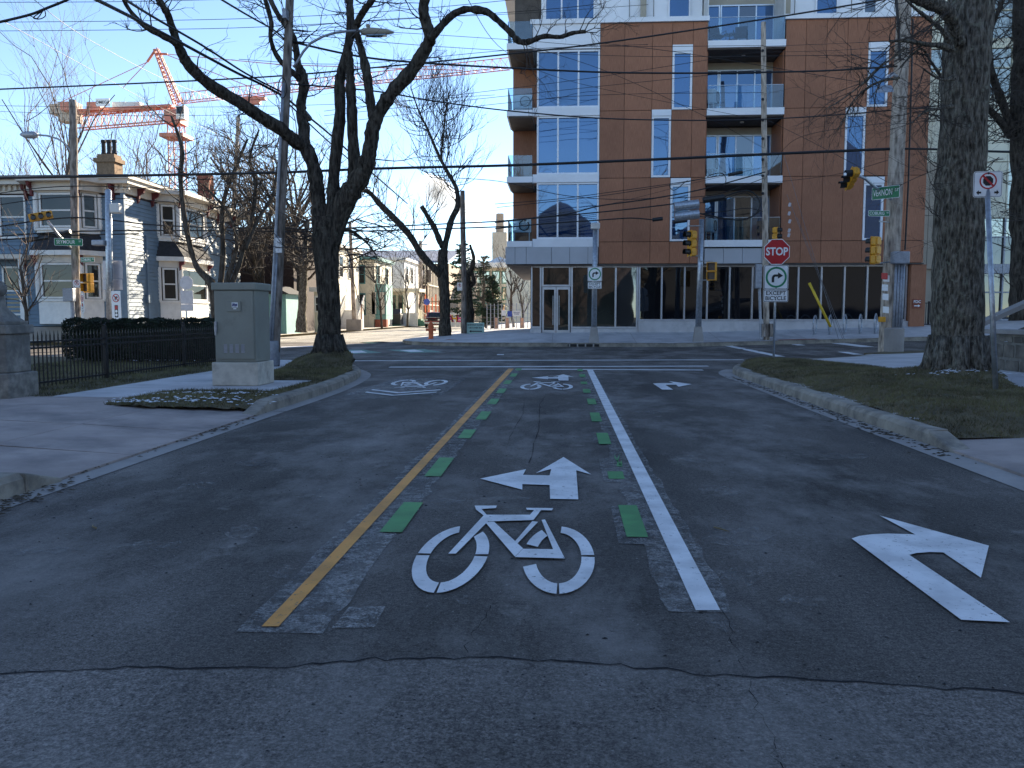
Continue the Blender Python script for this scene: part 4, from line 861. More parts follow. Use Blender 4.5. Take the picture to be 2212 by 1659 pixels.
for x in (-18.85, -17.2):
    for i in range(9): P(MB().box(x, x+.06, 69.2+i*.28, 69.26+i*.28, .2+i*.2, 1.25+i*.2), 'baluster', 'white_paint')
    P(MB().prism([(x-.02, 69.1, 1.2), (x-.02, 69.1, 1.3), (x-.02, 71.6, 3.05), (x-.02, 71.6, 2.95)], (.1, 0, 0)), 'handrail', 'white_paint')
e, P = simple_house('teal_house', 'cream house with teal porch bay and trim beyond the big left tree', -28, -17.9, 79, 87, 6.6, 'cream_clap', 'flat', wins_f=((-19.6, -18.9, 4.4, 6.0), (-19.6, -18.9, 1.4, 3.3)), wins_s=((79.8, 80.7, 1.4, 3.4), (82, 82.9, 1.4, 3.4), (84.6, 85.5, 1.4, 3.4), (80, 81, 4.4, 6), (84, 85, 4.4, 6)), trim='teal_trim')
P(MB().box(-18.0, -16.8, 79.0, 79.8, .1, .9), 'foundation', 'brick_red'); P(MB().box(-18.5, -16.85, 79.1, 82.2, .9, 4.3), 'porch_bay', 'teal_clap')
for x in (-18.3, -17.5): w = P(MB().box(x, x+.6, 79.03, 79.095, 1.3, 3.6), 'window', 'teal_trim'); MB().box(x+.08, x+.52, 79.0, 79.028, 1.4, 3.5).build('pane', 'curtain', w)
e, P = simple_house('cream_house', 'cream house with columned front porch and steps', -29, -17.5, 92, 101, 7.4, 'white_paint', 'flat', wins_f=((-20, -18.8, 5.0, 6.8),), wins_s=((93, 94, 5, 6.8), (96, 97, 5, 6.8)))
P(MB().box(-19.5, -15.6, 90.5, 95, 3.9, 4.25), 'porch_roof', 'cream_clap'); P(MB().box(-19.2, -15.9, 90.9, 94.6, .1, .9), 'porch_floor', 'green_trim'); P(MB().box(-19.2, -17.6, 91.4, 92, .9, 3.9), 'porch_wall', 'cream_clap')
for x in (-19.3, -17.4, -16.0): P(MB().box(x, x+.25, 90.8, 91.05, .9, 3.9), 'porch_column', 'cream_clap')
for x in (-18.9, -18.1): w = P(MB().box(x, x+.55, 91.3, 91.395, 1.5, 3.5), 'window', 'green_trim'); MB().box(x+.06, x+.49, 91.25, 91.295, 1.6, 3.4).build('pane', 'glass_house', w)
for i in range(9): P(MB().box(-16.0+.0, -15.9, 91+i*.4, 91.08+i*.4, .9, 1.9), 'baluster', 'cream_clap')
for i in range(5): P(MB().box(-15.9+i*.28, -15.62+i*.28, 91.5, 93.2, .1, .9-i*.16), 'step', 'green_trim'); P(MB().box(-15.9+i*.28, -15.82+i*.28, 91.42, 91.5, .9-i*.16, 1.9-i*.16), 'baluster', 'cream_clap')
P(MB().prism([(-15.9, 91.4, 1.9), (-15.9, 91.4, 2.0), (-14.6, 91.4, 1.2), (-14.6, 91.4, 1.1)], (0, .1, 0)), 'handrail', 'cream_clap')
# framed building under construction
e = thing('building_frame', 'dark building under construction with pale stud frame and scaffold', 'building', (-24, 108, .1)); P = lambda m, n, mt, pr=None: m.build(n, mt, pr or e, world=True)
P(MB().box(-40, -17.6, 108.5, 124, .1, 7.4), 'wall', 'brick_dark')
for i in range(7):
    x = -24.2+i*1.05; P(MB().box(x, x+.14, 108.0, 108.2, .1, 7.9), 'stud', 'cream_clap')
    P(MB().box(x+.35, x+.85, 108.2, 108.45, 5.6, 7.2), 'window_opening', 'white_paint' if i % 2 else 'soffit')
for i in range(12): x = -17.55; P(MB().box(x, x+.14, 108.2+i*1.3, 108.34+i*1.3, .1, 7.9-i*.02), 'stud', 'cream_clap')
for z in (2.6, 5.2, 7.8): P(MB().box(-24.3, -17.3, 107.9, 108.05, z, z+.14), 'beam', 'cream_clap'); P(MB().box(-17.5, -17.35, 108.1, 123.8, z, z+.14), 'beam', 'cream_clap')
P(MB().box(-24.5, -17.2, 107.8, 124, 7.95, 8.1), 'roof_deck', 'cream_clap'); P(MB().box(-19.3, -18.2, 107.3, 107.8, 2.8, 6.6), 'sheathing', 'cream_clap')
for i in range(9): P(MB().box(-18.5+i*.45, -18.35+i*.45, 106.3, 106.4, .1, 3.2+(i % 3)*.4), 'scaffold_post', 'orange_paint')
for z in (1.5, 3.0): P(MB().box(-18.6, -14.4, 106.2, 106.3, z, z+.12), 'scaffold_plank', 'brick_tan')
# far hall and white blocks closing the street
e = thing('far_hall', 'big tan hall with slate blue roof closing the street', 'building', (-24, 150, .1)); P = lambda m, n, mt, pr=None: m.build(n, mt, pr or e, world=True)
P(MB().box(-60, -20.4, 150, 180, 0, 10.6), 'wall', 'tan_wall'); P(MB().box(-60, -24.5, 149.6, 150, 0, 8.0), 'lower_block', 'soffit')
P(MB().prism([(-62, 148, 10.62), (-20.2, 148, 10.62), (-20.2, 168, 14.0), (-62, 168, 14.0)], (0, 0, .4)), 'roof', 'slate_roof')
for i in range(8): P(MB().cyl((-40+i*2.6, 148, 11), (-40+i*2.6, 148, 12.6), .05, n=5), 'roof_post', 'dark_metal')
e = thing('white_block', 'pale block with green glass and canopy roof right of the far pole', 'building', (-12, 170, .1)); P = lambda m, n, mt, pr=None: m.build(n, mt, pr or e, world=True)
P(MB().box(-19, -10.2, 172, 200, 0, 11.0), 'wall', 'concrete_far'); P(MB().box(-20.5, -9.6, 169.5, 201, 11.02, 12.0), 'roof', 'white_paint'); P(MB().prism([(-16, 172, 12.02), (-10, 172, 12.02), (-13, 175, 13.6)], (0, 10, 0)), 'roof_peak', 'white_paint')
for x in (-19.6, -10.3): P(MB().cyl((x, 170, 0), (x, 170, 11), .5), 'column', 'white_paint')
for j in range(3):
    for i in range(4): w = P(MB().box(-18.4+i*2, -16.8+i*2, 171.9, 171.99, 1.2+j*3.3, 3.8+j*3.3), 'window', 'green_trim'); MB().box(-18.2+i*2, -17+i*2, 171.8, 171.89, 1.4+j*3.3, 3.6+j*3.3).build('pane', 'glass_tower', w)
e = thing('sunlit_block', 'bright pale block at the corner left of the apartment building', 'building', (-5, 110, .1)); P = lambda m, n, mt, pr=None: m.build(n, mt, pr or e, world=True)
P(MB().box(-8.5, 12, 128, 160, 0, 9.2), 'wall', 'cream_panel')
for j in range(3):
    for i in range(6): w = P(MB().box(-8.55, -8.51, 129+i*3.2, 130.6+i*3.2, 1+j*2.8, 2.8+j*2.8), 'window', 'white_paint'); MB().box(-8.58, -8.56, 129.15+i*3.2, 130.45+i*3.2, 1.15+j*2.8, 2.65+j*2.8).build('pane', 'glass_house', w)
e = thing('green_roof_block', 'pale block with green pitched roof behind the leaning tree', 'building', (-22, 205, .1)); P = lambda m, n, mt, pr=None: m.build(n, mt, pr or e, world=True)
P(MB().box(-34, -20, 210, 230, 0, 10), 'wall', 'white_paint'); P(MB().prism([(-35, 209, 10.02), (-19.5, 209, 10.02), (-28, 209, 14.5)], (0, 22, 0)), 'roof', 'green_roof')
e = thing('smokestack', 'tall slim concrete smokestack trailing steam', 'chimney', (-14, 200, 0)); P = lambda m, n, mt, pr=None: m.build(n, mt, pr or e, world=True)
p0 = at(*c4(2112, 500), 200); p1 = at(*c4(2112, 345), 200)
P(MB().box(p0.x-2.0, p0.x+2.0, 198, 203, 0, p0.z-8), 'base', 'concrete_far'); P(MB().box(p0.x-1.75, p0.x+1.75, 199, 202.5, p0.z-8.01, p0.z), 'shaft', 'stone_panel'); P(MB().cyl((p0.x, 200.7, p0.z), (p1.x, 200.7, p1.z), 1.0, .95, 14), 'flue', 'tan_wall')
# drifting steam
def steam():
    m, t, b = new('steam'); t.nodes.remove(b); out = t.nodes['Material Output']; v = t.nodes.new('ShaderNodeVolumePrincipled')
    n = _noise(t, _coords(t), .16, 5, .62); d = _ramp(t, n, [(.38, 0), (.52, 1)])
    mm = t.nodes.new('ShaderNodeMath'); mm.operation = 'MULTIPLY'; mm.inputs[1].default_value = .5; t.links.new(d, mm.inputs[0])
    v.inputs['Color'].default_value = (1, .99, .97, 1); v.inputs['Anisotropy'].default_value = .75; t.links.new(mm.outputs[0], v.inputs['Density']); t.links.new(v.outputs[0], out.inputs['Volume'])
steam()
import bmesh
def lumps(name, spots, Y, matn, label, cat=None, kind=None):
    bm = bmesh.new()
    for (u, v, r) in spots:
        p = at(u, v, Y); bmesh.ops.create_icosphere(bm, subdivisions=2, radius=r/F*Y, matrix=Matrix.Translation(p))
    me = bpy.data.meshes.new(name); bm.to_mesh(me); bm.free(); o = link(name, me, matn, kind=kind, label=label, cat=cat)
    r = o.modifiers.new('remesh', 'REMESH'); r.mode = 'VOXEL'; r.voxel_size = 1.0
    return o
lumps('steam_plume', [(1078, 462, 6), (1066, 455, 13), (1045, 448, 20), (1020, 452, 24), (996, 450, 20), (975, 430, 20), (960, 412, 22), (945, 400, 22), (925, 390, 18), (938, 420, 24), (910, 405, 14), (965, 450, 18), (1030, 470, 16), (1000, 540, 12), (1020, 560, 14)], 215, 'steam', 'white steam drifting from the smokestack', kind='stuff')

# ------------------------------------------------------------ tower crane
CR = thing('tower_crane', 'orange tower crane with long lattice jib over the rooftops', 'crane', (at(375, 400, 150).x, 150, 0))
def lattice(a, b, w, h, n, name, r=.1, tri=False, parent=None, taper=1.0):
    a, b = Vector(a), Vector(b); t = (b-a).normalized(); up = Vector((0, 0, 1)) if abs(t.z) < .9 else Vector((0, 1, 0)); s = t.cross(up).normalized(); up = s.cross(t)
    m = MB()
    def co(i, k):
        f = 1-(1-taper)*i/n; p = a+(b-a)*(i/n)
        if tri: return p+[s*w/2*f, -s*w/2*f, up*h*f][k]
        return p+s*(w/2*f)*(1 if k in (0, 1) else -1)+up*(h/2*f)*(1 if k in (1, 2) else -1)
    K_ = 3 if tri else 4
    for k in range(K_): m.tube([co(0, k), co(n, k)], r, 5)
    for i in range(n):
        for k in range(K_):
            m.tube([co(i, k), co(i+1, (k+1) % K_)], r*.55, 4, False)
            m.tube([co(i, k), co(i, (k+1) % K_)], r*.5, 4, False)
    return m.build(name, 'crane_orange', parent or CR, world=True)
D = 150
tp = at(380, 250, D)
lattice((tp.x, D, 0), (tp.x, D, at(380, 270, D).z), 2.2, 2.2, 17, 'mast', .12)
MB().box(tp.x-2.2, tp.x+2.2, D-2.2, D+2.2, at(380, 300, D).z, at(380, 292, D).z).box(tp.x-1.5, tp.x+1.5, D-1.5, D+1.5, at(380, 270, D).z, at(380, 240, D).z).build('slewing_ring', 'crane_orange', CR, world=True)
j0, j1 = at(388, 222, D), at(1100, 148, 135)
lattice(j0, j1, 1.5, 1.7, 44, 'jib', .075, True)
k0, k1 = at(372, 232, D), at(112, 246, 156)
m = MB(); lattice(k0+Vector((0, 0, -1.2)), at(170, 250, 155)+Vector((0, 0, -1.2)), 1.8, 2.6, 14, 'counter_jib', .13)
MB().prism([k0+Vector((0, -.7, 0)), k1+Vector((0, -.7, 0)), k1+Vector((0, -.7, .45)), k0+Vector((0, -.7, .45))], (0, 1.6, 0)).build('walkway', 'crane_orange', CR, world=True)
c0 = at(150, 262, 155); MB().box(c0.x-1.6, c0.x+1.8, 154, 156.5, c0.z-.2, c0.z+3.4).box(c0.x-3.2, c0.x-1.6, 154, 156.5, c0.z+1.2, c0.z+3.0).build('counterweight', 'concrete_far', CR, world=True)
for u in (148, 205, 260, 290): c_ = at(u, 232, 153); MB().box(c_.x-1.3, c_.x+1.3, 152.5, 154, c_.z-.6, c_.z+.9).build('winch_box', 'crane_orange' if u < 250 else 'white_paint', CR, world=True)
bd = at(228, 224, 152); sg = MB().box(bd.x-1.3, bd.x+1.3, 151, 151.1, bd.z-.7, bd.z+.7).build('name_board', 'sign_white', CR, world=True); t_ = text_mb('OMEGA', .75, .01); t_.rot(Matrix.Translation((bd.x, 150.98, bd.z))); t_.build('lettering', 'sign_black', sg)
ap = at(337, 106, D); b0, b1 = at(375, 225, D), at(392, 222, D)
lattice(at(385, 224, D), ap, 1.3, 1.3, 12, 'apex', .14, False, None, .5)
w = at(318, 134, D); MB().tube([ap, w], .22, 6).tube([at(340, 116, D), at(362, 117, D)], .2, 6).build('apex_arm', 'crane_orange', CR, world=True)
for p, q_ in ((w, at(265, 190, 152)), (w, at(120, 226, 155)), (at(362, 117, D), at(610, 140, 144)), (at(610, 140, 144), at(1000, 152, 137)), (at(362, 119, D), at(560, 195, 146))): MB().tube([p, q_], .07, 5).build('tie_rod', 'crane_orange', CR, world=True)
cb = at(388, 244, D-2); cbn = MB().box(cb.x-.1, cb.x+1.4, D-3.2, D-1.6, cb.z-1.3, cb.z+1.0).build('cab', 'white_paint', CR, world=True); MB().box(cb.x, cb.x+1.3, D-3.26, D-3.21, cb.z-.4, cb.z+.8).build('cab_window', 'glass_house', cbn)
tr = at(548, 214, 146); MB().box(tr.x-2.2, tr.x+2.2, 145.5, 146.5, tr.z-.2, tr.z+.3).box(tr.x-1.6, tr.x+1.2, 145.5, 146.5, tr.z-.9, tr.z-.3).build('trolley', 'crane_orange', CR, world=True)
# unseen houses added behind the viewer, kept dark to darken the glass reflections
for i, (x0, x1, y0, h, wm) in enumerate(((-34, -12, -16, 8.5, 'brick_dark'), (-10, 9, -30, 9.0, 'brick_dark'), (11, 44, -14, 9, 'roof_dark'))):
    simple_house(('unseen_brown_house', 'unseen_gabled_house', 'unseen_dark_house')[i], ('dark brown house mirrored in the shop front', 'brown gabled house mirrored in the lobby windows', 'long dark house mirrored in the shop windows')[i], x0, x1, y0-9, y0, h, wm, 'gable', wins_f=())
# ------------------------------------------------------------ bare trees
def cr(P, n=5):                                          # smooth a list of (vector, radius)
    out = []
    for i in range(len(P)-1):
        a, b, c, d = [P[max(0, min(len(P)-1, k))] for k in (i-1, i, i+1, i+2)]
        for s in range(n):
            t = s/n; v = .5*((2*b[0])+(c[0]-a[0])*t+(2*a[0]-5*b[0]+4*c[0]-d[0])*t*t+(3*b[0]-a[0]-3*c[0]+d[0])*t**3); out.append((v, lerp(b[1], c[1], t)))
    out.append(P[-1]); return out
def limb(mb, pts, Y, conv, k=K, n=9, dy=0.0, rough=.06, seed=1):
    """a limb traced as (x, y, width[, extra depth]) in one of the crops, standing at depth Y"""
    rg = random.Random(seed); P = []
    for i, p in enumerate(pts):
        yy = Y+(p[3] if len(p) > 3 else dy*i/max(1, len(pts)-1)); u, v = conv(p[0], p[1])
        th = math.atan2(abs(u-1213), F); P.append((at(u, v, yy), p[2]*k/2/F*yy*math.cos(th)*(.93 if n > 14 else 1.06 if n > 8 else 1)))
    S = cr(P, 5); S = [(v, r*(1+rg.gauss(0, rough if n < 18 else .015))) for v, r in S]
    b = len(mb.V); mb.tube([v for v, r in S], [r for v, r in S], n)
    if n > 8:
        for i in range(b, len(mb.V)):
            j = (i-b)//n
            if j < len(S): c, r = S[j]; d = Vector(mb.V[i])-c; mb.V[i] = tuple(c+d*(1+rg.gauss(0, .035 if n > 14 else .045)))
    return S
def grow(mb, p, d, L, r, depth, rg, up=.12, spread=.75, wig=.18, kids=(3, 4)):
    n = 4 if depth > 0 else 3; pts = [p.copy()]; dd = d.normalized(); q_ = p.copy()
    for i in range(n):
        dd = (dd+Vector((rg.gauss(0, wig), rg.gauss(0, wig), rg.gauss(0, wig)+up*.35))).normalized(); q_ = q_+dd*(L/n); pts.append(q_.copy())
    mb.tube(pts, [lerp(r, r*.45, i/n) for i in range(n+1)], 5 if r > .03 else 3, False)
    if depth <= 0: return
    for _ in range(rg.randint(*kids)):
        i = rg.randint(1, n); base = pts[i]; ax = dd.orthogonal(); ax.rotate(Quaternion(dd, rg.uniform(0, 6.283)))
        nd = (dd+ax*rg.uniform(.4, 1.1)*spread).normalized()
        grow(mb, base, nd, L*rg.uniform(.5, .8), r*rg.uniform(.4, .62), depth-1, rg, up, spread, wig, kids)
def spurs(mb, S, rg, n, L, r, depth=2, lo=.2, up=.12, **kw):
    for _ in range(n):
        i = rg.randint(int(len(S)*lo), len(S)-1); v, rr = S[i]; t = (S[min(i+1, len(S)-1)][0]-S[max(i-1, 0)][0]).normalized()
        ax = t.orthogonal(); ax.rotate(Quaternion(t, rg.uniform(0, 6.283))); grow(mb, v+ax*rr*.7, (ax+t*.5).normalized(), L*rg.uniform(.5, 1.2), min(r, rr*.6), depth, rg, up, **kw)
def tree(name, label, base, trunk, twigs, barkm='bark_dark', twigm='twig', group=None):
    e = thing(name, label, 'tree', base, 0, group)
    trunk.build('trunk', barkm, e, world=True, smooth=True)
    if twigs.V: twigs.build('crown', twigm, e, world=True, smooth=True)
    return e
# --- the big many-stemmed tree on the left verge
T, G = MB(), MB(); rg = random.Random(3); Y0 = 18.7
tr_ = limb(T, [(714, 784, 86), (713, 768, 74), (711, 745, 62), (711, 700, 56), (710, 640, 54), (706, 580, 56), (704, 520, 66), (705, 470, 70)], Y0, lambda x, y: (x, y), 1.0, 18, seed=5)
for k in range(7):                                       # root flare
    a = k*.9+.3; p = Vector((at(712, 770, Y0).x, Y0, .48)); o = Vector((math.cos(a), math.sin(a), 0)); T.tube([p+o*.18+Vector((0, 0, .35)), p+o*.3+Vector((0, 0, -.02)), p+o*.55+Vector((0, 0, -.24))], [.14, .13, .05], 9)
A = limb(T, [(690, 1990, 130), (655, 1700, 120), (625, 1480, 115), (585, 1290, 110), (520, 1160, 105)], Y0, c3, seed=6)
A1 = limb(T, [(520, 1170, 100), (530, 1060, 92), (505, 940, 80), (505, 830, 75), (525, 720, 80), (515, 620, 85), (478, 520, 55), (462, 400, 50), (430, 280, 50), (330, 140, 45), (265, 20, 40), (230, -80, 34), (200, -300, 24)], Y0, c3, dy=.8, seed=7)
A1b = limb(T, [(500, 640, 60), (440, 590, 45), (360, 525, 40), (290, 420, 36), (255, 300, 34), (262, 190, 36), (235, 70, 40), (210, -20, 34), (190, -200, 24)], Y0, c3, dy=-.8, seed=8)
A2 = limb(T, [(540, 1200, 90), (420, 1120, 110), (330, 1040, 105), (150, 930, 105), (0, 830, 100), (-230, 690, 100), (-380, 560, 95), (-460, 440, 80), (-500, 340, 75)], Y0, c3, dy=-2.0, seed=9)
A2a = limb(T, [(-495, 360, 75), (-545, 210, 62), (-580, 110, 60), (-660, -20, 55), (-760, -200, 40)], Y0-2, c3, dy=-.6, seed=10)
A2b = limb(T, [(-500, 365, 55), (-560, 320, 52), (-690, 255, 48), (-800, 180, 42), (-900, 60, 36), (-960, -60, 28)], Y0-2, c3, dy=-.9, seed=11)
B = limb(T, [(735, 1950, 120), (760, 1650, 105), (772, 1400, 95), (800, 1120, 88), (820, 900, 86), (815, 700, 82), (832, 580, 74), (878, 400, 66), (902, 250, 66), (900, 100, 62), (890, -60, 55), (870, -300, 40)], Y0, c3, dy=.3, seed=12)
B2 = limb(T, [(905, 1560, 90), (930, 1350, 88), (922, 1100, 85), (912, 850, 80), (905, 700, 74), (898, 550, 66), (892, 420, 58)], Y0, c3, seed=13)
B3 = limb(T, [(920, 290, 60), (955, 190, 56), (1010, 90, 52), (1080, 0, 46), (1180, -150, 34)], Y0, c3, dy=-1, seed=14)
D_ = limb(T, [(740, 1990, 150), (850, 1650, 170), (960, 1480, 160), (1030, 1330, 135), (1068, 1180, 112), (1088, 1020, 115), (1165, 860, 108), (1265, 720, 108), (1400, 570, 104), (1490, 430, 96), (1548, 310, 92), (1520, 200, 86), (1495, 80, 80), (1510, -40, 74), (1560, -250, 50)], Y0, c3, dy=-1.2, seed=15)
C_ = limb(T, [(1092, 1000, 85), (1072, 880, 72), (1055, 750, 68), (1035, 600, 78), (1000, 440, 58), (960, 290, 50), (940, 220, 45)], Y0, c3, dy=-.2, seed=16)
D2 = limb(T, [(1545, 320, 70), (1650, 200, 58), (1740, 115, 55), (1850, 75, 52), (2000, 95, 52), (2080, 150, 50), (2200, 262, 46), (2260, 330, 46), (2340, 340, 42), (2470, 295, 36), (2600, 300, 32), (2700, 268, 30), (2810, 255, 24)], Y0-1, c3, dy=-.4, seed=17)
low = limb(T, [(790, 470, 44), (880, 480, 30), (960, 520, 24), (1050, 600, 18), (1120, 700, 10)], Y0, c4, n=6, seed=18)
for S, n, L in ((A1, 9, 1.0), (A1b, 6, .7), (A2, 5, .6), (A2a, 4, .7), (A2b, 5, .7), (B, 6, .8), (B3, 7, .9), (D_, 7, .8), (C_, 7, .7)): spurs(G, S, rg, n, L, .018, 2, .25, spread=.9)
for q_, (dx, dz), L in (((2810, 255), (.8, .5), .7), ((2800, 250), (.6, .8), .75), ((2760, 250), (.2, 1), .55), ((2640, 285), (.1, 1), .45), ((2400, 300), (.4, 1), .5), ((2300, 340), (.5, -.9), .9), ((2320, 340), (.3, -1), 1.0), ((2480, 300), (.2, 1), .4), ((2800, 258), (1, .2), .5)):
    u, v = c3(*q_); grow(G, at(u, v, Y0-1.35), Vector((dx, 0, dz)), L, .013, 3, rg, .1, .8, .22)
for k in range(9): grow(G, at(*c4(870+rg.uniform(-30, 60), 420+k*45), Y0-.2), Vector((1, -.3, rg.uniform(-.5, .4))), rg.uniform(.7, 1.25), .022, 3, rg, -.1, .8)
for k in range(5): grow(G, at(*c4(600, 400+k*60), Y0-.2), Vector((-1, -.3, rg.uniform(-.4, .3))), rg.uniform(.5, .9), .018, 3, rg, -.05, .8)
tree('big_bare_tree', 'large dark bare tree with many stems on the left verge', (at(712, 772, Y0).x, Y0, .4), T, G)
# --- the leaning tree on the far corner
T, G = MB(), MB(); Y1 = 41.0
limb(T, [(1672, 1350, 120), (1668, 1280, 92), (1668, 1100, 82), (1662, 950, 84), (1652, 830, 84), (1650, 740, 80), (1655, 640, 62)], Y1, c4, n=12, seed=21)
a = limb(T, [(1645, 850, 60), (1590, 800, 56), (1480, 680, 56), (1380, 520, 54), (1270, 400, 52), (1150, 280, 46), (1060, 180, 38), (1000, 158, 30)], Y1, c4, seed=22, dy=-2)
b = limb(T, [(1655, 660, 56), (1680, 560, 50), (1720, 400, 46), (1770, 290, 44), (1762, 150, 34), (1700, 30, 30), (1620, -120, 24), (1530, -330, 18), (1450, -500, 12), (1390, -680, 7)], Y1, c4, seed=23, dy=1)
c = limb(T, [(1645, 620, 44), (1590, 480, 40), (1540, 390, 38), (1478, 288, 34)], Y1, c4, seed=24, dy=-.8)
d = limb(T, [(1700, 20, 22), (1640, -100, 20), (1660, -320, 16), (1680, -520, 12), (1720, -700, 7)], Y1, c4, n=6, seed=25)
for S, n, L in ((a, 26, 1.5), (b, 44, 1.9), (c, 8, 1.2), (d, 26, 1.6)): spurs(G, S, rg, n, L, .026, 2, .35, .6, spread=.55)
for k in range(26): grow(G, at(*c4(rg.uniform(1450, 1780), rg.uniform(-420, 60)), Y1), Vector((rg.uniform(-.5, .5), .0, 1)), rg.uniform(1.5, 3.0), .02, 2, rg, .35, .5, .12)
tree('leaning_bare_tree', 'forked dark bare tree leaning left beside the hydrant', (at(*c4(1670, 1340), Y1).x, Y1, .15), T, G)
T, G = MB(), MB(); Y1 = 44
limb(T, [(1865, 1240, 80), (1860, 1100, 70), (1855, 950, 62), (1850, 850, 50), (1890, 780, 36), (1900, 700, 26), (1870, 600, 16)], Y1, c4, seed=26, n=9)
a = limb(T, [(1870, 940, 34), (1905, 900, 30), (1890, 830, 24), (1880, 740, 14)], Y1, c4, n=7, seed=27); spurs(G, a, rg, 12, .9, .02, 1)
tree('stubby_tree', 'stubby dark trunk just right of the far street pole', (at(*c4(1865, 1240), Y1).x, Y1, .15), T, G)
# --- trees behind the cabinet, in front of the blue house
def bare(name, label, base, h, spreadw, n_l, seed, depth=3, r=.16, barkm='bark_far', twigm='twig', clear_=.3, group=None, up=.3, kids=(3, 4), spread=.75, wig=.18):
    rg = random.Random(seed); T, G = MB(), MB(); b = Vector(base); pts = []
    q_ = b.copy(); d = Vector((rg.gauss(0, .05), rg.gauss(0, .05), 1))
    for i in range(6): pts.append(q_.copy()); q_ = q_+d.normalized()*h*.12; d += Vector((rg.gauss(0, .1), rg.gauss(0, .1), 0))
    T.tube(pts, [lerp(r*1.2, r*.6, i/5) for i in range(6)], 8)
    for k in range(n_l):
        s = pts[rg.randint(int(6*clear_)+1, 5)]; a = k*2.4+rg.uniform(-.4, .4); dd = Vector((math.cos(a)*spreadw, math.sin(a)*spreadw, 1))
        grow(T if k < 99 else G, s, dd, h*.38*rg.uniform(.7, 1.2), r*.45, 0, rg, up, .7, .12)
        grow(G, s, dd, h*.42*rg.uniform(.7, 1.15), r*.4, depth, rg, up, spread, wig, kids)
    return tree(name, label, base, T, G, barkm, twigm, group)
T, G = MB(), MB(); Y2 = 33.0
def d0(x, y): return (x, y)
for i, P in enumerate(([(470, 700, 24), (463, 640, 22), (455, 610, 20), (425, 575, 14), (408, 520, 13), (396, 450, 12), (390, 380, 12), (393, 320, 10), (370, 250, 5)], [(470, 650, 18), (478, 600, 13), (482, 540, 12), (480, 470, 12), (487, 420, 10), (510, 360, 8), (535, 300, 5)],
                       [(475, 660, 16), (492, 600, 12), (505, 560, 10), (512, 520, 9), (498, 470, 8), (478, 440, 6), (440, 400, 4)], [(478, 660, 16), (510, 590, 13), (528, 530, 12), (545, 470, 10), (552, 400, 9), (540, 340, 7), (560, 280, 4)], [(530, 540, 9), (560, 470, 8), (590, 420, 7), (600, 350, 5)])):
    S = limb(T, P, Y2, d0, 1.0, 7, seed=30+i, dy=(-1.5, .5, -.5, 1, 1.5)[i]); spurs(G, S, rg, 20, 1.5, .03, 2, .4, .25, spread=.9, wig=.22)
tree('bare_street_tree', 'spreading bare tree rising behind the grey cabinet', (*at(470, 700, Y2).xy, .1), T, G, 'bark_far', 'twig')
bare('bare_street_tree', 'crooked bare tree between the blue house and the leaning pole', (-17.4, 54, .15), 11, .8, 8, 41, 3, .24, wig=.25)
bare('bare_street_tree', 'dense bare tree left of the big tree trunk', (*at(575, 700, 52).xy, .15), 12, .8, 10, 47, 3, .26, wig=.24)
bare('bare_street_tree', 'dense bare tree just behind the wooden leaning pole', (*at(640, 700, 60).xy, .15), 13, .8, 10, 48, 3, .26, wig=.24)
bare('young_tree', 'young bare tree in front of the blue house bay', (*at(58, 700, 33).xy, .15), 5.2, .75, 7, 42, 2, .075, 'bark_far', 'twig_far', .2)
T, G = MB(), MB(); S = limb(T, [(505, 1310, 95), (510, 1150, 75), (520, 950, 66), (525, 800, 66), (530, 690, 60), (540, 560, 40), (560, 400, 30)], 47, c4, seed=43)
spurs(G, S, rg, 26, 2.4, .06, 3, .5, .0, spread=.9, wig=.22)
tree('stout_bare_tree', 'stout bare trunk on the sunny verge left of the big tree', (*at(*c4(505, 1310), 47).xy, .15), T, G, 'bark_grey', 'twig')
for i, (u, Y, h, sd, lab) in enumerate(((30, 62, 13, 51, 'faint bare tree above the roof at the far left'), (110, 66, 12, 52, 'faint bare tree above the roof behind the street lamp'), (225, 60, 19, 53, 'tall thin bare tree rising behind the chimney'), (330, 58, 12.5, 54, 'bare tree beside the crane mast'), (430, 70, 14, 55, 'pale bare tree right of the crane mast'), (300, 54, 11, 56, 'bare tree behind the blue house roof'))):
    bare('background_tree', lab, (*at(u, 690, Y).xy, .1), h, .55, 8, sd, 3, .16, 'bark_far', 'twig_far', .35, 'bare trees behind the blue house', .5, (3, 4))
for i, (u, Y, h, sd, lab) in enumerate(((825, 70, 6.5, 61, 'thin bare tree in front of the porch house'), (880, 80, 7, 62, 'bare tree beside the white site hoarding'), (905, 95, 8, 63, 'bare tree in front of the tan hall'), (1110, 60, 5.5, 64, 'leafless small tree at the corner of the apartment building'), (1130, 66, 5.0, 65, 'leafless small tree nearest the apartment building'), (1050, 66, 6, 66, 'slim bare tree right of the sidewalk sign'))):
    bare('small_street_tree', lab, (*at(u, 700, Y).xy, .12), h, .6, 7, sd, 2, .09, 'bark_far', 'twig', .25, 'small bare trees along the far street', .25, (3, 4))
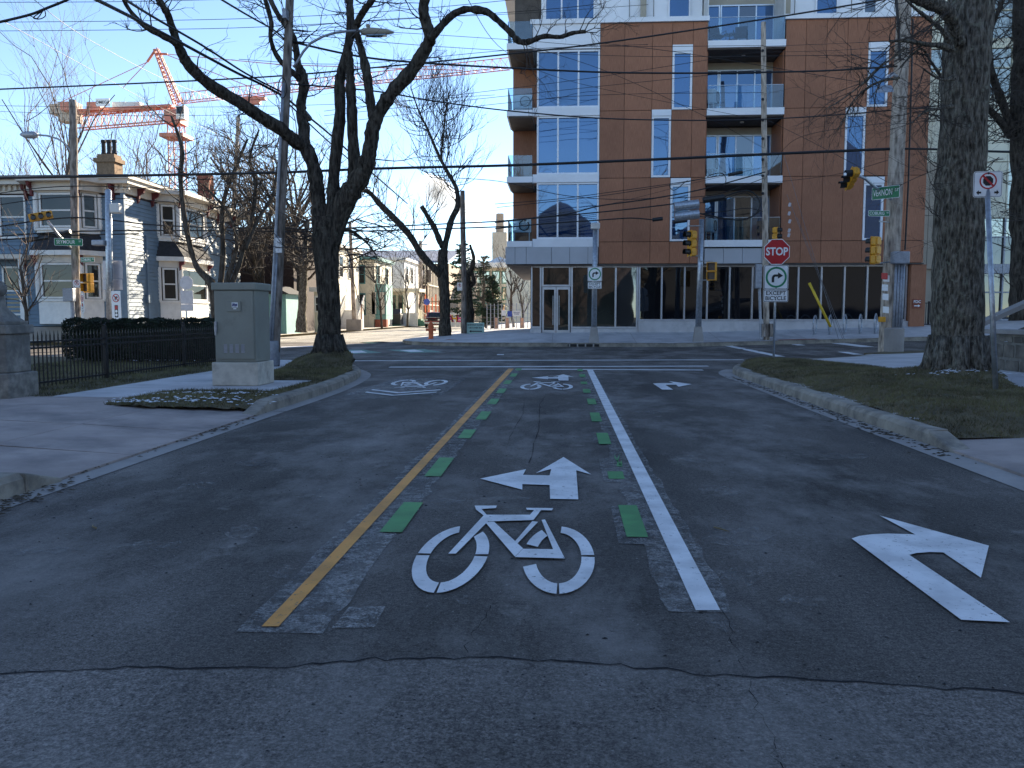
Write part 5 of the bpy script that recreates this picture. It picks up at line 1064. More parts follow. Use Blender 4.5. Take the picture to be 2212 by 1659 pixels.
def conifer(label, base, h, w, seed):
    rg = random.Random(seed); T, G = MB(), MB(); T.tube([base, Vector(base)+Vector((0, 0, h))], [.22, .03], 7)
    for k in range(95):
        z = rg.uniform(.15, .98); a = rg.uniform(0, 6.283); L = w*(1-z*.8)*rg.uniform(.6, 1.1); p = Vector(base)+Vector((0, 0, h*z)); tip = p+Vector((math.cos(a)*L, math.sin(a)*L, -.12*L+rg.uniform(-.1, .4)))
        G.tube([p, tip], [.03, .01], 3, False)
        for j in range(26):
            c_ = p.lerp(tip, rg.uniform(.25, 1)); s = rg.uniform(.12, .3); d1 = Vector((rg.gauss(0, 1), rg.gauss(0, 1), rg.gauss(0, .6))).normalized()*s; d2 = d1.orthogonal().normalized()*s*.35
            G.poly([c_-d2, c_+d1, c_+d2])
    e = thing('pine_tree', label, 'tree', base, 0, 'dark pines beyond the far pole'); T.build('trunk', 'bark_far', e, world=True); G.build('crown', 'needle', e, world=True)
for u, Y, h, w, sd, lab in ((1000, 78, 8.0, 2.6, 71, 'dark pine behind the far street pole'), (1045, 84, 7.2, 2.8, 72, 'dark pine right of the stubby trunk'), (1065, 62, 4.0, 1.4, 73, 'small dark pine near the site fence')): conifer(lab, (*at(u, 700, Y).xy, .1), h, w, sd)
# --- the big trunk on the right verge
T, G = MB(), MB(); Y3 = 14.4
S = limb(T, [(2068, 850, 170), (2064, 828, 150), (2064, 800, 132), (2066, 740, 121), (2069, 600, 116), (2072, 450, 112), (2080, 300, 108), (2086, 150, 106), (2092, 60, 106), (2100, -60, 100), (2110, -300, 80)], Y3, d0, 1.0, 26, seed=81)
for k in range(9):
    a = k*.7+.2; p = Vector((at(2065, 820, Y3).x, Y3, .38)); o = Vector((math.cos(a), math.sin(a), 0)); T.tube([p+o*.3+Vector((0, 0, .55)), p+o*.42+Vector((0, 0, .08)), p+o*.66+Vector((0, 0, -.2))], [.17, .14, .05], 9)
L1 = limb(T, [(1690, 360, 90), (1640, 180, 110), (1560, 70, 110), (1430, 20, 95), (1300, -30, 80), (1150, -120, 60)], Y3-.3, c7, seed=82, dy=-.8)
L2 = limb(T, [(1640, 420, 40), (1560, 260, 36), (1420, 140, 30), (1320, 60, 22), (1240, -20, 14)], Y3-.5, c7, seed=83, dy=-.6)
L3 = limb(T, [(1640, 620, 40), (1560, 640, 30), (1460, 500, 22), (1380, 395, 18), (1280, 470, 16), (1200, 555, 10)], Y3-.6, c7, n=7, seed=84, dy=-.6)
L4 = limb(T, [(1620, 400, 60), (1540, 370, 50), (1420, 360, 40), (1250, 330, 30), (1120, 335, 20)], Y3-.6, c7, n=7, seed=85, dy=-1)
L5 = limb(T, [(1240, 400, 22), (1120, 490, 20), (1020, 560, 18), (900, 680, 15), (800, 760, 12), (700, 830, 9), (610, 880, 6)], Y3-1.2, c7, n=6, seed=86, dy=-.8)
L6 = limb(T, [(1200, 630, 22), (1050, 660, 20), (930, 720, 17), (820, 830, 13), (760, 950, 10), (700, 1050, 6)], Y3-1.2, c7, n=6, seed=87, dy=-.6)
L7 = limb(T, [(1640, 860, 36), (1520, 880, 26), (1400, 910, 18), (1300, 1000, 10)], Y3-.4, c7, n=6, seed=88, dy=-.8)
L8 = limb(T, [(1650, 640, 26), (1530, 640, 20), (1400, 560, 14)], Y3-.4, c7, n=6, seed=89, dy=-1)
for S_, n, L in ((L2, 8, .6), (L3, 7, .5), (L4, 12, .6), (L5, 18, .7), (L6, 16, .6), (L7, 12, .7), (L8, 8, .6), (L1, 10, .7)): spurs(G, S_, rg, n, L, .011, 2, .2, 0, spread=.8, wig=.22)
for k in range(14): grow(G, at(2030+rg.uniform(0, 8), rg.uniform(250, 480), Y3-.4), Vector((-1, rg.uniform(-1, .2), rg.uniform(-.3, .5))), rg.uniform(.4, .9), .009, 2, rg)
tree('broad_trunk_tree', 'broad furrowed tree trunk on the right verge', (at(2065, 828, Y3).x, Y3, .25), T, G, 'bark_grey', 'twig')
T, G = MB(), MB(); Y4 = 20.5
S = limb(T, [(2222, 690, 80), (2218, 560, 66), (2212, 440, 58), (2214, 300, 54), (2210, 180, 50), (2214, 60, 46), (2200, -80, 40)], Y4, d0, 1.0, 14, seed=91)
M1 = limb(T, [(2150, 1150, 60), (2080, 960, 70), (2010, 760, 66), (1950, 600, 60), (1930, 420, 50), (1940, 260, 44), (2000, 100, 36), (2060, -40, 26)], Y4, c7, n=9, seed=92, dy=-.8)
M2 = limb(T, [(2100, 1100, 60), (2000, 960, 60), (1900, 860, 50), (1800, 780, 40)], Y4, c7, n=8, seed=93, dy=-.5)
for S_, n, L in ((S, 40, 1.2), (M1, 46, 1.1), (M2, 20, 1.0)): spurs(G, S_, rg, n, L, .016, 3, .1, .1, spread=.85, wig=.2)
for k in range(40): grow(G, at(rg.uniform(2130, 2225), rg.uniform(20, 480), Y4-.5+rg.uniform(-.6, .6)), Vector((rg.uniform(-1, .6), rg.uniform(-.5, .3), rg.uniform(-.6, .8))), rg.uniform(.5, 1.1), .013, 2, rg, 0)
tree('twiggy_bank_tree', 'twiggy tree on the bank at the right edge', (at(2222, 690, Y4).x, Y4, 1.2), T, G, 'bark_dark', 'twig')
# --- bare trees behind the viewer, mirrored in the upper windows
for i, (x, y, h, sd) in enumerate(((-6, -9, 13, 95), (9, -12, 14, 96))): bare('street_tree', ('tall bare tree mirrored in the left bay windows', 'tall bare tree mirrored in the shop front glass')[i], (x, y, 0), h, .7, 9, sd, 3, .35, 'bark_dark', 'twig', .3)
# --- clipped hedge behind the fence
H_ = thing('clipped_hedge', 'dark clipped hedge behind the iron fence', 'hedge', (-10.6, 21, .14)); G = MB(); rg = random.Random(9)
hc = MB(); hc.box(-12.2, -8.75, 19.95, 21.3, .2, 1.1).build('stems', 'bark_dark', H_, world=True, bevel=.2)
for k in range(26000):
    f = rg.random(); x = rg.uniform(-12.35, -8.6); y = rg.uniform(19.85, 21.45); z = rg.uniform(.2, 1.2)
    if f < .5: y = 19.85+abs(rg.gauss(0, .05))
    elif f < .8: z = 1.19-abs(rg.gauss(0, .03))
    elif f < .9: x = -8.6-abs(rg.gauss(0, .05))
    else: x = -12.35+abs(rg.gauss(0, .05))
    ex = max(0, abs(x+10.47)-1.55)/.35; ez = (z-.2)/1.0
    if ex > 0 and (ez-.5)**2*3+ex*ex*.55 > 1.0: continue
    z += .03*math.sin(x*4)+.02*math.sin(x*11+y*7); y += .05*math.sin(x*3.3); s = rg.uniform(.02, .05); a = Vector((rg.gauss(0, 1), rg.gauss(0, 1), rg.gauss(0, 1))).normalized()*s; b = a.orthogonal().normalized()*s*.5; c_ = Vector((x, y, z)); G.poly([c_-b, c_+a, c_+b])
G.build('foliage', 'hedge_leaf', H_, world=True)
flecks('hedge_snow', [(-10.5, 19.8, .5, .1), (-9.7, 19.85, .4, .1)], 26, .03, 'snow', lambda x, y: .2, 'snow crumbs under the hedge')
# ------------------------------------------------------------ builders for poles, signals and signs
def wood_pole(name, label, Y, pts, matn='pole_wood', cat='pole'):
    """pts: (u, v, width in px) from the foot up"""
    P = [at(u, v, Y) for u, v, w in pts]; e = thing(name, label, cat, P[0]); rg = random.Random(int(pts[0][0]))
    S = cr([(p, w/2/F*Y) for p, (u, v, w) in zip(P, pts)], 6)
    MB().tube([v for v, r in S], [r*(1+rg.gauss(0, .012)) for v, r in S], 16).build('pole', matn, e, world=True, smooth=True)
    return e
def wpart(e, m, name, matn, **kw): return m.build(name, matn, e, world=True, **kw)
def visor(m, c, r=.13, L=.22, n=12):
    """an open-bottomed tunnel visor pointing to -Y"""
    b = len(m.V)
    for y, rr in ((c[1], r), (c[1]-L, r*.98)):
        for k in range(n+1): a = R(-35+250*k/n); m.V.append((c[0]+rr*math.cos(a), y, c[2]+rr*math.sin(a)))
    for k in range(n): m.F.append((b+k, b+k+1, b+n+2+k, b+n+1+k))
def signal_head(label, loc, rz, s=1.0, roll=0, tilt=0, group='traffic signal heads'):
    e = thing('traffic_signal', label, 'traffic light', loc, rz, group); e.rotation_euler = (tilt, roll, rz); e.scale = (s, s, s)
    for k in (-1, 0, 1):
        h = MB().xz(rrect(.34, .345, .05, 3, 0, k*.35), -.0, .2).xz(rrect(.27, .28, .05, 3, 0, k*.35), .2, .06).build('housing', 'signal_yellow', e, bevel=.012)
        v = MB(); visor(v, (0, -.001, k*.35), .135, .26); v.build('visor', 'black_plastic', h, smooth=True)
        MB().xz([(.118*math.cos(i*6.283/18), k*.35+.118*math.sin(i*6.283/18)) for i in range(18)], -.012, .01).build('lens', 'lens_dark', h)
    MB().xz(rrect(.4, 1.08, .04), -.006, .004).build('face_plate', 'signal_yellow', e)
    return e
def walk_head(label, loc, rz, s=1.0):
    e = thing('pedestrian_signal', label, 'traffic light', loc, rz, 'pedestrian signal heads'); e.scale = (s, s, s)
    for k in (-.5, .5):
        h = MB().box(-.21, .21, 0, .2, k*.42-.205, k*.42+.205).build('housing', 'signal_yellow', e, bevel=.012)
        MB().box(-.17, .17, -.012, -.002, k*.42-.165, k*.42+.165).build('lens', 'hand_lens', h)
        MB().box(-.2, .2, -.16, -.003, k*.42+.175, k*.42+.195).box(-.2, -.185, -.16, -.003, k*.42-.16, k*.42+.175).box(.185, .2, -.16, -.003, k*.42-.16, k*.42+.175).build('visor', 'signal_yellow', h)
    return e
def plate(e, pts, y, t, matn, name='plate'): return MB().xz(pts, y, t).build(name, matn, e)
def turn_only(e, cz, w=.6, yy=0):
    p = plate(e, rrect(w, w, w*.07, 4, 0, cz), yy, .004, 'sign_white'); MBb = MB()
    plate(e, rrect(w*.97, w*.97, w*.06, 4, 0, cz), yy-.001, .0008, 'sign_black', 'border'); plate(e, rrect(w*.93, w*.93, w*.05, 4, 0, cz), yy-.002, .0008, 'sign_white', 'face')
    ring(MB(), w*.35, w*.43, yy-.004, .0015, 0, cz, 36).build('green_ring', 'ring_green', e)
    a = w*.5; MB().xz([(-a*.36, cz-a*.42), (-a*.36, cz-a*.02), (-a*.30, cz+a*.13), (-a*.16, cz+a*.23), (a*.14, cz+a*.23), (a*.14, cz+a*.4), (a*.55, cz+a*.13), (a*.14, cz-a*.12), (a*.14, cz+a*.05), (-a*.08, cz+a*.05), (-a*.16, cz-a*.02), (-a*.16, cz-a*.42)], yy-.006, .003).build('turn_arrow', 'sign_black', e)
def except_bike(e, cz, w=.6, yy=0):
    h = w*.5; plate(e, rrect(w, h, h*.12, 4, 0, cz), yy, .004, 'sign_white'); plate(e, rrect(w*.97, h*.95, h*.1, 4, 0, cz), yy-.001, .0008, 'sign_black', 'border'); plate(e, rrect(w*.93, h*.87, h*.08, 4, 0, cz), yy-.002, .0008, 'sign_white', 'face')
    text('EXCEPT', w*.225, (0, yy-.004, cz+h*.21), 'sign_black', e, .004*w, 1.02); text('BICYCLE', w*.225, (0, yy-.004, cz-h*.21), 'sign_black', e, .004*w, .98)
def name_sign(label, loc, rz, words, small, w, h):
    e = thing('street_name_sign', label, 'street sign', loc, rz, 'green street name signs'); plate(e, rrect(w, h, .03), 0, .004, 'sign_white'); plate(e, rrect(w-.025, h-.025, .025), -.002, .001, 'sign_green', 'face'); plate(e, rrect(w-.02, h-.02, .025), .0045, .002, 'sign_green', 'rear_face')
    text(words, h*.72, (-w*.1, -.004, -.0), 'sign_white', e, .002, (w*.64)/(len(words)*h*.45)); text(small, h*.32, (w*.4, -.004, h*.12), 'sign_white', e, .001, 1)
    return e
def no_turn(label, loc, rz, w=.3, h=.75):
    e = thing('no_turn_on_red_sign', label, 'traffic sign', loc, rz); plate(e, rrect(w, h, .03), 0, .004, 'sign_white'); r = w*.38; cz = h*.25
    ring(MB(), r*.8, r, -.005, .003, 0, cz, 26).build('red_ring', 'sign_red', e)
    MB().xz([(-r*.35, cz-r*.55), (-r*.1, cz-r*.55), (-r*.1, cz+r*.1), (r*.2, cz+r*.1), (r*.2, cz-r*.1), (r*.6, cz+r*.22), (r*.2, cz+r*.55), (r*.2, cz+r*.35), (-r*.35, cz+r*.35)], -.004, .002).build('arrow', 'sign_black', e)
    MB().xz([(-r*.66, cz+r*.5), (-r*.5, cz+r*.66), (r*.66, cz-r*.5), (r*.5, cz-r*.66)], -.008, .002).build('red_slash', 'sign_red', e)
    MB().xz(rrect(w*.36, h*.44, .02, 3, 0, -h*.22), -.004, .002).build('signal_symbol', 'sign_black', e); MB().xz(rrect(w*.3, h*.13, .01, 3, 0, -h*.09), -.007, .002).build('red_square', 'sign_red', e)
    for k in (.22, .35): MB().xz([(w*.13*math.cos(i*.5236), -h*k+w*.13*math.sin(i*.5236)) for i in range(12)], -.007, .002).build('white_disc', 'sign_white', e)
    return e
def round_ban(label, loc, rz, w, h, sym, arrows=True, cat='traffic sign'):
    e = thing('parking_sign', label, cat, loc, rz); plate(e, rrect(w, h, w*.08), 0, .004, 'sign_white'); plate(e, rrect(w*.96, h*.96, w*.07), -.0012, .0008, 'sign_black', 'border'); plate(e, rrect(w*.93, h*.93, w*.06), -.0022, .0008, 'sign_white', 'face')
    cz = h*.13; r = w*.3
    if sym == 'oct': MB().xz([(r*.62*math.cos(R(22.5+45*i)), cz+r*.62*math.sin(R(22.5+45*i))) for i in range(8)], -.004, .0015).build('octagon_symbol', 'sign_black', e)
    else: text('P', r*1.9, (0, -.004, cz), 'sign_black', e, .003)
    ring(MB(), r*.84, r, -.006, .002, 0, cz, 32).build('red_ring', 'sign_red', e); MB().xz([(-r*.74, cz+r*.58), (-r*.58, cz+r*.74), (r*.74, cz-r*.58), (r*.58, cz-r*.74)], -.008, .0015).build('red_slash', 'sign_red', e)
    for s in (-1, 1):
        x = s*w*.31; z = -h*.32; a = w*.085; MB().xz([(x+s*a, z), (x, z+s*a), (x, z+s*a*.4), (x-s*a, z+s*a*.4), (x-s*a, z-s*a*.4), (x, z-s*a*.4), (x, z-s*a)], -.005, .002).build('arrow', 'sign_black', e)
    for zz in (h*.42, -h*.4): MB().lathe([(.014, 0), (.014, .008), (.0, .01)], (0, 0, 0), 8).rot(Matrix.Translation((0, -.003, zz)) @ Matrix.Rotation(R(90), 4, 'X')).build('bolt', 'dark_metal', e)
    return e
# ------------------------------------------------------------ left side, near
e = wood_pole('utility_pole', 'weathered wooden utility pole with street lamp beside the big left tree', 18.4, [(592, 795, 23), (596, 700, 22), (602, 560, 21.5), (609, 400, 20.5), (616, 240, 19), (626, 0, 17), (635, -230, 15)])
wpart(e, MB().tube([at(u, v, 18.25) for u, v in ((583, 735), (588, 650), (596, 500), (600, 420), (606, 300), (612, 180))], .035, 8), 'conduit', 'steel_dull', smooth=True)
wpart(e, MB().tube([at(u, v, 18.27) for u, v in ((588, 738), (593, 650), (600, 510))], .03, 8), 'conduit', 'steel_dull', smooth=True)
wpart(e, MB().tube([at(*c3(*p), 18.3) for p in ((440, 545), (470, 505), (520, 420), (580, 350), (680, 295), (780, 265), (880, 252), (1000, 247))], .028, 8), 'lamp_arm', 'steel_dull', smooth=True)
hd = at(*c3(1120, 255), 18.3); lp = wpart(e, MB().tube([hd+Vector((-.36, 0, -.01)), hd+Vector((-.3, 0, 0)), hd+Vector((-.1, 0, .0)), hd+Vector((.2, 0, -.01)), hd+Vector((.36, 0, -.03))], [.05, .075, .085, .06, .02], 10), 'lamp_head', 'stone_panel', smooth=True)
MB().ball((hd.x-.2, 18.3, hd.z+.12), (.05, .05, .045)).cyl((hd.x-.2, 18.3, hd.z+.05), (hd.x-.2, 18.3, hd.z+.1), .03).build('photo_cell', 'stone_panel', lp); MB().box(hd.x-.25, hd.x+.2, 18.24, 18.36, hd.z-.1, hd.z-.07).build('lamp_lens', 'glass_dim', lp)
for u, v, w, h in ((604, 524, .07, .2), (604, 541, .07, .1)): p = at(u-2, v, 18.22); wpart(e, MB().box(p.x-w, p.x+w, 18.21, 18.24, p.z-h/2, p.z+h/2), 'tag_plate', 'sign_white')
wpart(e, MB().box(*[f(at(626, 35, 18.3).x, d) for f, d in ((lambda a, d: a-d, .1), (lambda a, d: a-d, .02))], 18.1, 18.3, at(620, 45, 18.3).z, at(620, 25, 18.3).z), 'insulator_box', 'steel_dull')
for v in (68, 93):
    p = at(640, v, 18.3); wpart(e, MB().tube([at(626, v-5, 18.35), at(672, v, 19)], .012, 5), 'insulator_rod', 'dark_metal')
    for k in range(4): wpart(e, MB().lathe([(.0, -.02), (.035, -.012), (.035, .012), (0, .02)], (at(634+k*7, v-3+k*.6, 18.5)), 8), 'insulator', 'roof_dark')
ring_ = [at(610+9*math.cos(a), 190+22*math.sin(a), 18.2) for a in [i*.42 for i in range(16)]]; wpart(e, MB().tube(ring_, .012, 5), 'cable_loop', 'cable')
p = gp(592, 790, .15); MB().lathe([(.17, 0), (.19, .05), (.21, .55), (.2, .58)], (p.x, 18.4, .15), 18).build('pole_collar', 'steel_dull', label='grey metal collar round the foot of the leaning wooden pole', cat='collar', smooth=True)
# cabinet
CB = thing('signal_cabinet', 'grey metal signal control cabinet on a concrete plinth', 'cabinet', (-5.23, 13.4, .165))
def lp_(m, n, mt, pr=None, **kw): return m.build(n, mt, pr or CB, world=True, **kw)
lp_(MB().box(-5.62, -4.86, 13.0, 13.75, .168, .545), 'plinth', 'concrete_pale', bevel=.015)
lp_(MB().box(-5.57, -4.9, 13.05, 13.7, .55, 1.7), 'body', 'cabinet_paint', bevel=.01); lp_(MB().box(-5.6, -4.87, 13.01, 13.74, 1.702, 1.82), 'lid', 'cabinet_paint', bevel=.015)
d = lp_(MB().box(-5.545, -4.925, 13.03, 13.049, .6, 1.69), 'door', 'cabinet_paint', bevel=.004)
pd = lp_(MB().box(-5.35, -5.12, 13.012, 13.029, 1.36, 1.52), 'police_panel', 'cabinet_paint', bevel=.004); MB().box(-5.265, -5.165, 13.009, 13.0115, 1.425, 1.505).build('label_plate', 'sign_white', pd)
t_ = text_mb('its', .075, .0035, 1.15); t_.rot(Matrix.Translation((-5.215, 13.008, 1.468)) @ Matrix(((1, 0, .22, 0), (0, 1, 0, 0), (0, 0, 1, 0), (0, 0, 0, 1)))); t_.build('lettering', 'lettering_blue', pd)
MB().box(-5.24, -5.19, 13.009, 13.0115, 1.395, 1.415).build('small_tag', 'sign_white', pd)
for i in range(4):
    for j in range(7): MB().prism([(-5.42+i*.095, 13.03, .70+j*.02), (-5.42+i*.095, 13.02, .70+j*.02), (-5.42+i*.095, 13.03, .712+j*.02)], (.055, 0, 0)).build('louvre', 'sign_back', d)
MB().box(-5.555, -5.515, 12.99, 13.028, 1.03, 1.2).box(-5.55, -5.52, 12.985, 13.0, .98, 1.14).build('handle', 'galvanised', d, bevel=.004)
# gate pier and iron fence
px, py = -7.9, 11.23
PI = thing('gate_pier', 'grey granite gate pier with ball finial at the left edge', 'pillar', (px, py, .14))
def sq(h, z0, z1): return MB().box(px-h, px+h, py-h, py+h, z0, z1)
sq(.33, .1, .5).build('base', 'granite', PI, world=True, bevel=.02); sq(.27, .502, 1.04).build('shaft', 'granite', PI, world=True, bevel=.015); sq(.31, 1.042, 1.17).build('cap', 'granite', PI, world=True, bevel=.015); sq(.26, 1.172, 1.22).build('step', 'granite', PI, world=True, bevel=.01)
MB().lathe([(.33, 0), (.25, .05), (.17, .12), (.11, .2), (.09, .3), (.09, .35)], (0, 0, 1.222), 4).rot(Matrix.Translation((px, py, 0)) @ Matrix.Rotation(R(45), 4, 'Z')).build('neck', 'granite', PI, world=True)
MB().ball((px, py, 1.67), .125, 18, 12).build('ball_finial', 'granite', PI, world=True, smooth=True)
FE = thing('iron_fence', 'low black wrought iron picket fence beside the left pavement', 'fence', (-8.4, 15.8, .14))
pk = None
for i in range(86):
    y = 11.55+i*.108
    if pk is None:
        m = MB().box(-.008, .008, -.008, .008, 0, .82); m.V += [(-.016, 0, .82), (.016, 0, .82), (0, -.014, .82), (0, .014, .82), (0, 0, .92)]; n_ = len(m.V)-5; m.F += [(n_, n_+2, n_+4), (n_+2, n_+1, n_+4), (n_+1, n_+3, n_+4), (n_+3, n_, n_+4)]
        pk = m.build('picket', 'dark_metal', FE); pk.location = (0, y-15.8, .0)
    else: c = pk.copy(); COL.objects.link(c); c.location = (0, y-15.8, 0)
for z in (.06, .62, .72): MB().box(-.012, .012, -4.25, 5.05, z, z+.03).build('rail', 'dark_metal', FE)
for i, y in enumerate((-4.2, -1.0, 2.2, 5.0)):
    MB().box(-.03, .03, y-.03, y+.03, 0, .98).build('post', 'dark_metal', FE); S = [(0, y+.16*math.cos(a)*(1-a/9), 1.03+.1*math.sin(a)*(1-a/9)) for a in [k*.45 for k in range(15)]]; MB().tube(S, .011, 5).build('scroll', 'dark_metal', FE)
for i in range(85): pass
# ------------------------------------------------------------ left side, far corner
e = wood_pole('utility_pole', 'wooden pole with curved lamp in front of the blue house', 35, [(166, 716, 17.5), (164, 600, 17), (161, 450, 16.5), (159, 300, 16), (157, 216, 15)])
wpart(e, MB().tube([at(*c1(*p), 34.9) for p in ((600, 1260), (575, 1225), (530, 1165), (470, 1125), (390, 1100), (300, 1092))], .04, 8), 'lamp_arm', 'steel_dull', smooth=True)
a_, b_ = at(*c1(305, 1095), 34.9), at(*c1(165, 1090), 34.9); wpart(e, MB().tube([a_, a_.lerp(b_, .2), a_.lerp(b_, .7), b_], [.08, .16, .15, .05], 10), 'lamp_head', 'steel_dull', smooth=True)
wpart(e, MB().tube([at(153, 535, 34.7), at(125, 507, 34), at(103, 478, 33.5)], .06, 8), 'signal_arm', 'galvanised', smooth=True)
p = at(153, 637, 34.7); wpart(e, MB().box(p.x-.25, p.x+.2, 34.5, 34.75, p.z-.28, p.z+.28), 'meter_box', 'steel_dull', bevel=.02); wpart(e, MB().tube([at(156, 650, 34.7), at(160, 715, 34.7)], .09, 8), 'conduit', 'steel_dull')
signal_head('yellow signal head on the arm before the blue house, tilted', at(88, 467, 33.2), R(18), .82, R(90-14), R(-12))
walk_head('pedestrian signal under the Seymour sign on the far left pole', at(187, 611, 34.5), R(-18), .98)
name_sign('green Seymour street name sign on the far left pole', at(148, 523, 34.2), R(22), 'SEYMOUR', 'ST', 1.08, .3)
name_sign('small green Coburg street name sign at the far left pole', at(189, 561, 34.8), 0, 'COBURG', 'RD', .62, .2)
round_ban('small no parking sign on the far left pole', at(166, 613, 34.6), 0, .36, .34, 'P'); no_turn('narrow no turn sign on the far left wooden pole', at(178, 655, 34.5), R(-40), .38, .8)
e = thing('steel_signal_pole', 'shiny steel pole with capped top beside the blue house', 'pole', at(237, 715, 28)); p0, p1 = at(238, 720, 28), at(234, 412, 28)
wpart(e, MB().tube([p0, p0.lerp(p1, .5), p1, p1+Vector((0, 0, .05))], [.125, .115, .105, .05], 16), 'pole', 'galvanised', smooth=True)
for v0, v1 in ((563, 602), (603, 626)): a_, b_ = at(223, v1, 28.2), at(264, v0, 28.2); wpart(e, MB().box(a_.x, b_.x, 28.2, 28.21, a_.z, b_.z), 'sign_back', 'sign_back', bevel=.02)
a_, b_ = at(243, 461, 28), at(262, 440, 28); wpart(e, MB().box(a_.x, b_.x, 27.8, 28.1, a_.z, b_.z), 'radar_box', 'white_paint', bevel=.03); a_, b_ = at(204, 531, 28), at(230, 519, 28); wpart(e, MB().box(a_.x, b_.x, 27.8, 28.1, a_.z, b_.z), 'camera_housing', 'steel_dull', bevel=.03)
no_turn('tall no turn on red sign on the shiny steel pole', at(251, 659, 27.7), R(-12), .38, .96)
e = thing('sign_post', 'post carrying octagonal and square signs seen from behind', 'traffic sign', at(403, 715, 34)); p = at(403, 611, 34); wpart(e, MB().cyl(at(403, 720, 34.05), at(402, 600, 34.05), .035), 'post', 'galvanised')
wpart(e, MB().xz([(p.x+.3*math.cos(R(22.5+45*i)), p.z+.3*math.sin(R(22.5+45*i))) for i in range(8)], 33.98, .01), 'octagonal_plate', 'sign_back'); wpart(e, MB().xz(rrect(.54, .56, .04, 4, p.x, p.z-.6), 33.98, .01), 'square_plate', 'sign_back'); wpart(e, MB().xz(rrect(.54, .28, .04, 4, p.x, p.z-1.03), 33.98, .01), 'lower_plate', 'sign_back')
# hydrant, boards, far poles
HX_, HY_ = at(931, 735, 37.2).x, 37.2; e = thing('fire_hydrant', 'orange fire hydrant on the far corner', 'hydrant', (HX_, HY_, zs(HX_, HY_)))
MB().lathe([(.16, 0), (.16, .05), (.11, .06), (.11, .55), (.14, .56), (.14, .6), (.12, .62), (.11, .7), (.06, .78), (.03, .8), (.03, .86)], n=16).build('barrel', 'orange_paint', e, smooth=False)
for s in (-1, 1): MB().cyl((0, 0, .45), (s*.2, 0, .45), .06, n=10).cyl((s*.2, 0, .45), (s*.22, 0, .45), .075, n=8).build('side_outlet', 'orange_paint', e)
MB().cyl((0, 0, .42), (0, -.2, .42), .08, n=10).build('front_outlet', 'orange_paint', e)
p = at(1027, 707, 43); e = thing('sidewalk_closed_sign', 'mint folding board reading sidewalk closed use other side', 'sign', (p.x, 43, .2), 0)
MB().box(-.46, .46, 0, .03, .12, .72).build('board', 'mint_board', e); MB().prism([(-.2, -.1, -.02), (.2, -.1, -.02), (.2, .25, -.02), (-.2, .25, -.02)], (0, 0, .1)).build('foot', 'dark_metal', e)
text('SIDEWALK CLOSED', .115, (0, -.006, .6), 'sign_black', e, .002, .82); text('USE OTHER SIDE', .115, (0, -.006, .45), 'sign_black', e, .002, .82); MB().xz([(-.33, .27), (-.22, .2), (-.22, .245), (.35, .245), (.35, .295), (-.22, .295), (-.22, .34)], -.006, .004).build('arrow', 'sign_black', e)
e = wood_pole('utility_pole', 'wooden pole with small parking sign beside the leaning tree', 43, [(1002, 720, 12.5), (1002, 600, 12), (1000, 500, 11.5), (999, 412, 9.5)], 'pole_wood')
round_ban('small no parking sign on the pole beside the leaning tree', at(993, 619, 42.7), R(-20), .3, .42, 'P')
for u0, v0, u1, v1, Y, lab in ((911, 702, 908, 520, 100, 'pale far pole in front of the tan hall'), (990, 690, 996, 640, 95, 'short leaning pole left of the dark pine'), (1023, 690, 1028, 590, 90, 'pale far pole beside the white block'), (766, 710, 756, 480, 62, 'slim wooden pole right of the big left tree trunk'), (490, 705, 515, 250, 60, 'far wooden pole behind the spreading bare tree')):
    e = wood_pole('utility_pole', lab, Y, [(u0, v0, 9 if Y > 70 else 10), ((u0+u1)/2, (v0+v1)/2, 8), (u1, v1, 7)], 'pole_wood_pale')
    if Y > 85: wpart(e, MB().box(at(u1, v1+8, Y).x-.9, at(u1, v1+8, Y).x+.9, Y-.1, Y+.05, at(u1, v1+8, Y).z-.06, at(u1, v1+8, Y).z+.06), 'crossarm', 'pole_wood_pale')
p = at(922, 652, 92); MB().xz([(p.x+.36*math.cos(i*.3927), p.z+.36*math.sin(i*.3927)) for i in range(16)], 92, .06).build('round_sign', 'sign_blue', label='round blue sign above the parked car', cat='sign')
p = at(766, 698, 62); MB().box(p.x-.55, p.x+.6, 61.6, 62.2, .15, 1.0).build('pole_box', 'concrete', label='concrete box at the foot of the slim pole', cat='box', bevel=.03)
p = at(781, 700, 66); MB().box(p.x-.05, p.x+.05, 66, 66.1, .15, 2.2).build('marker_stake', 'mesh_orange', label='orange stake on the sunny verge', cat='stake')
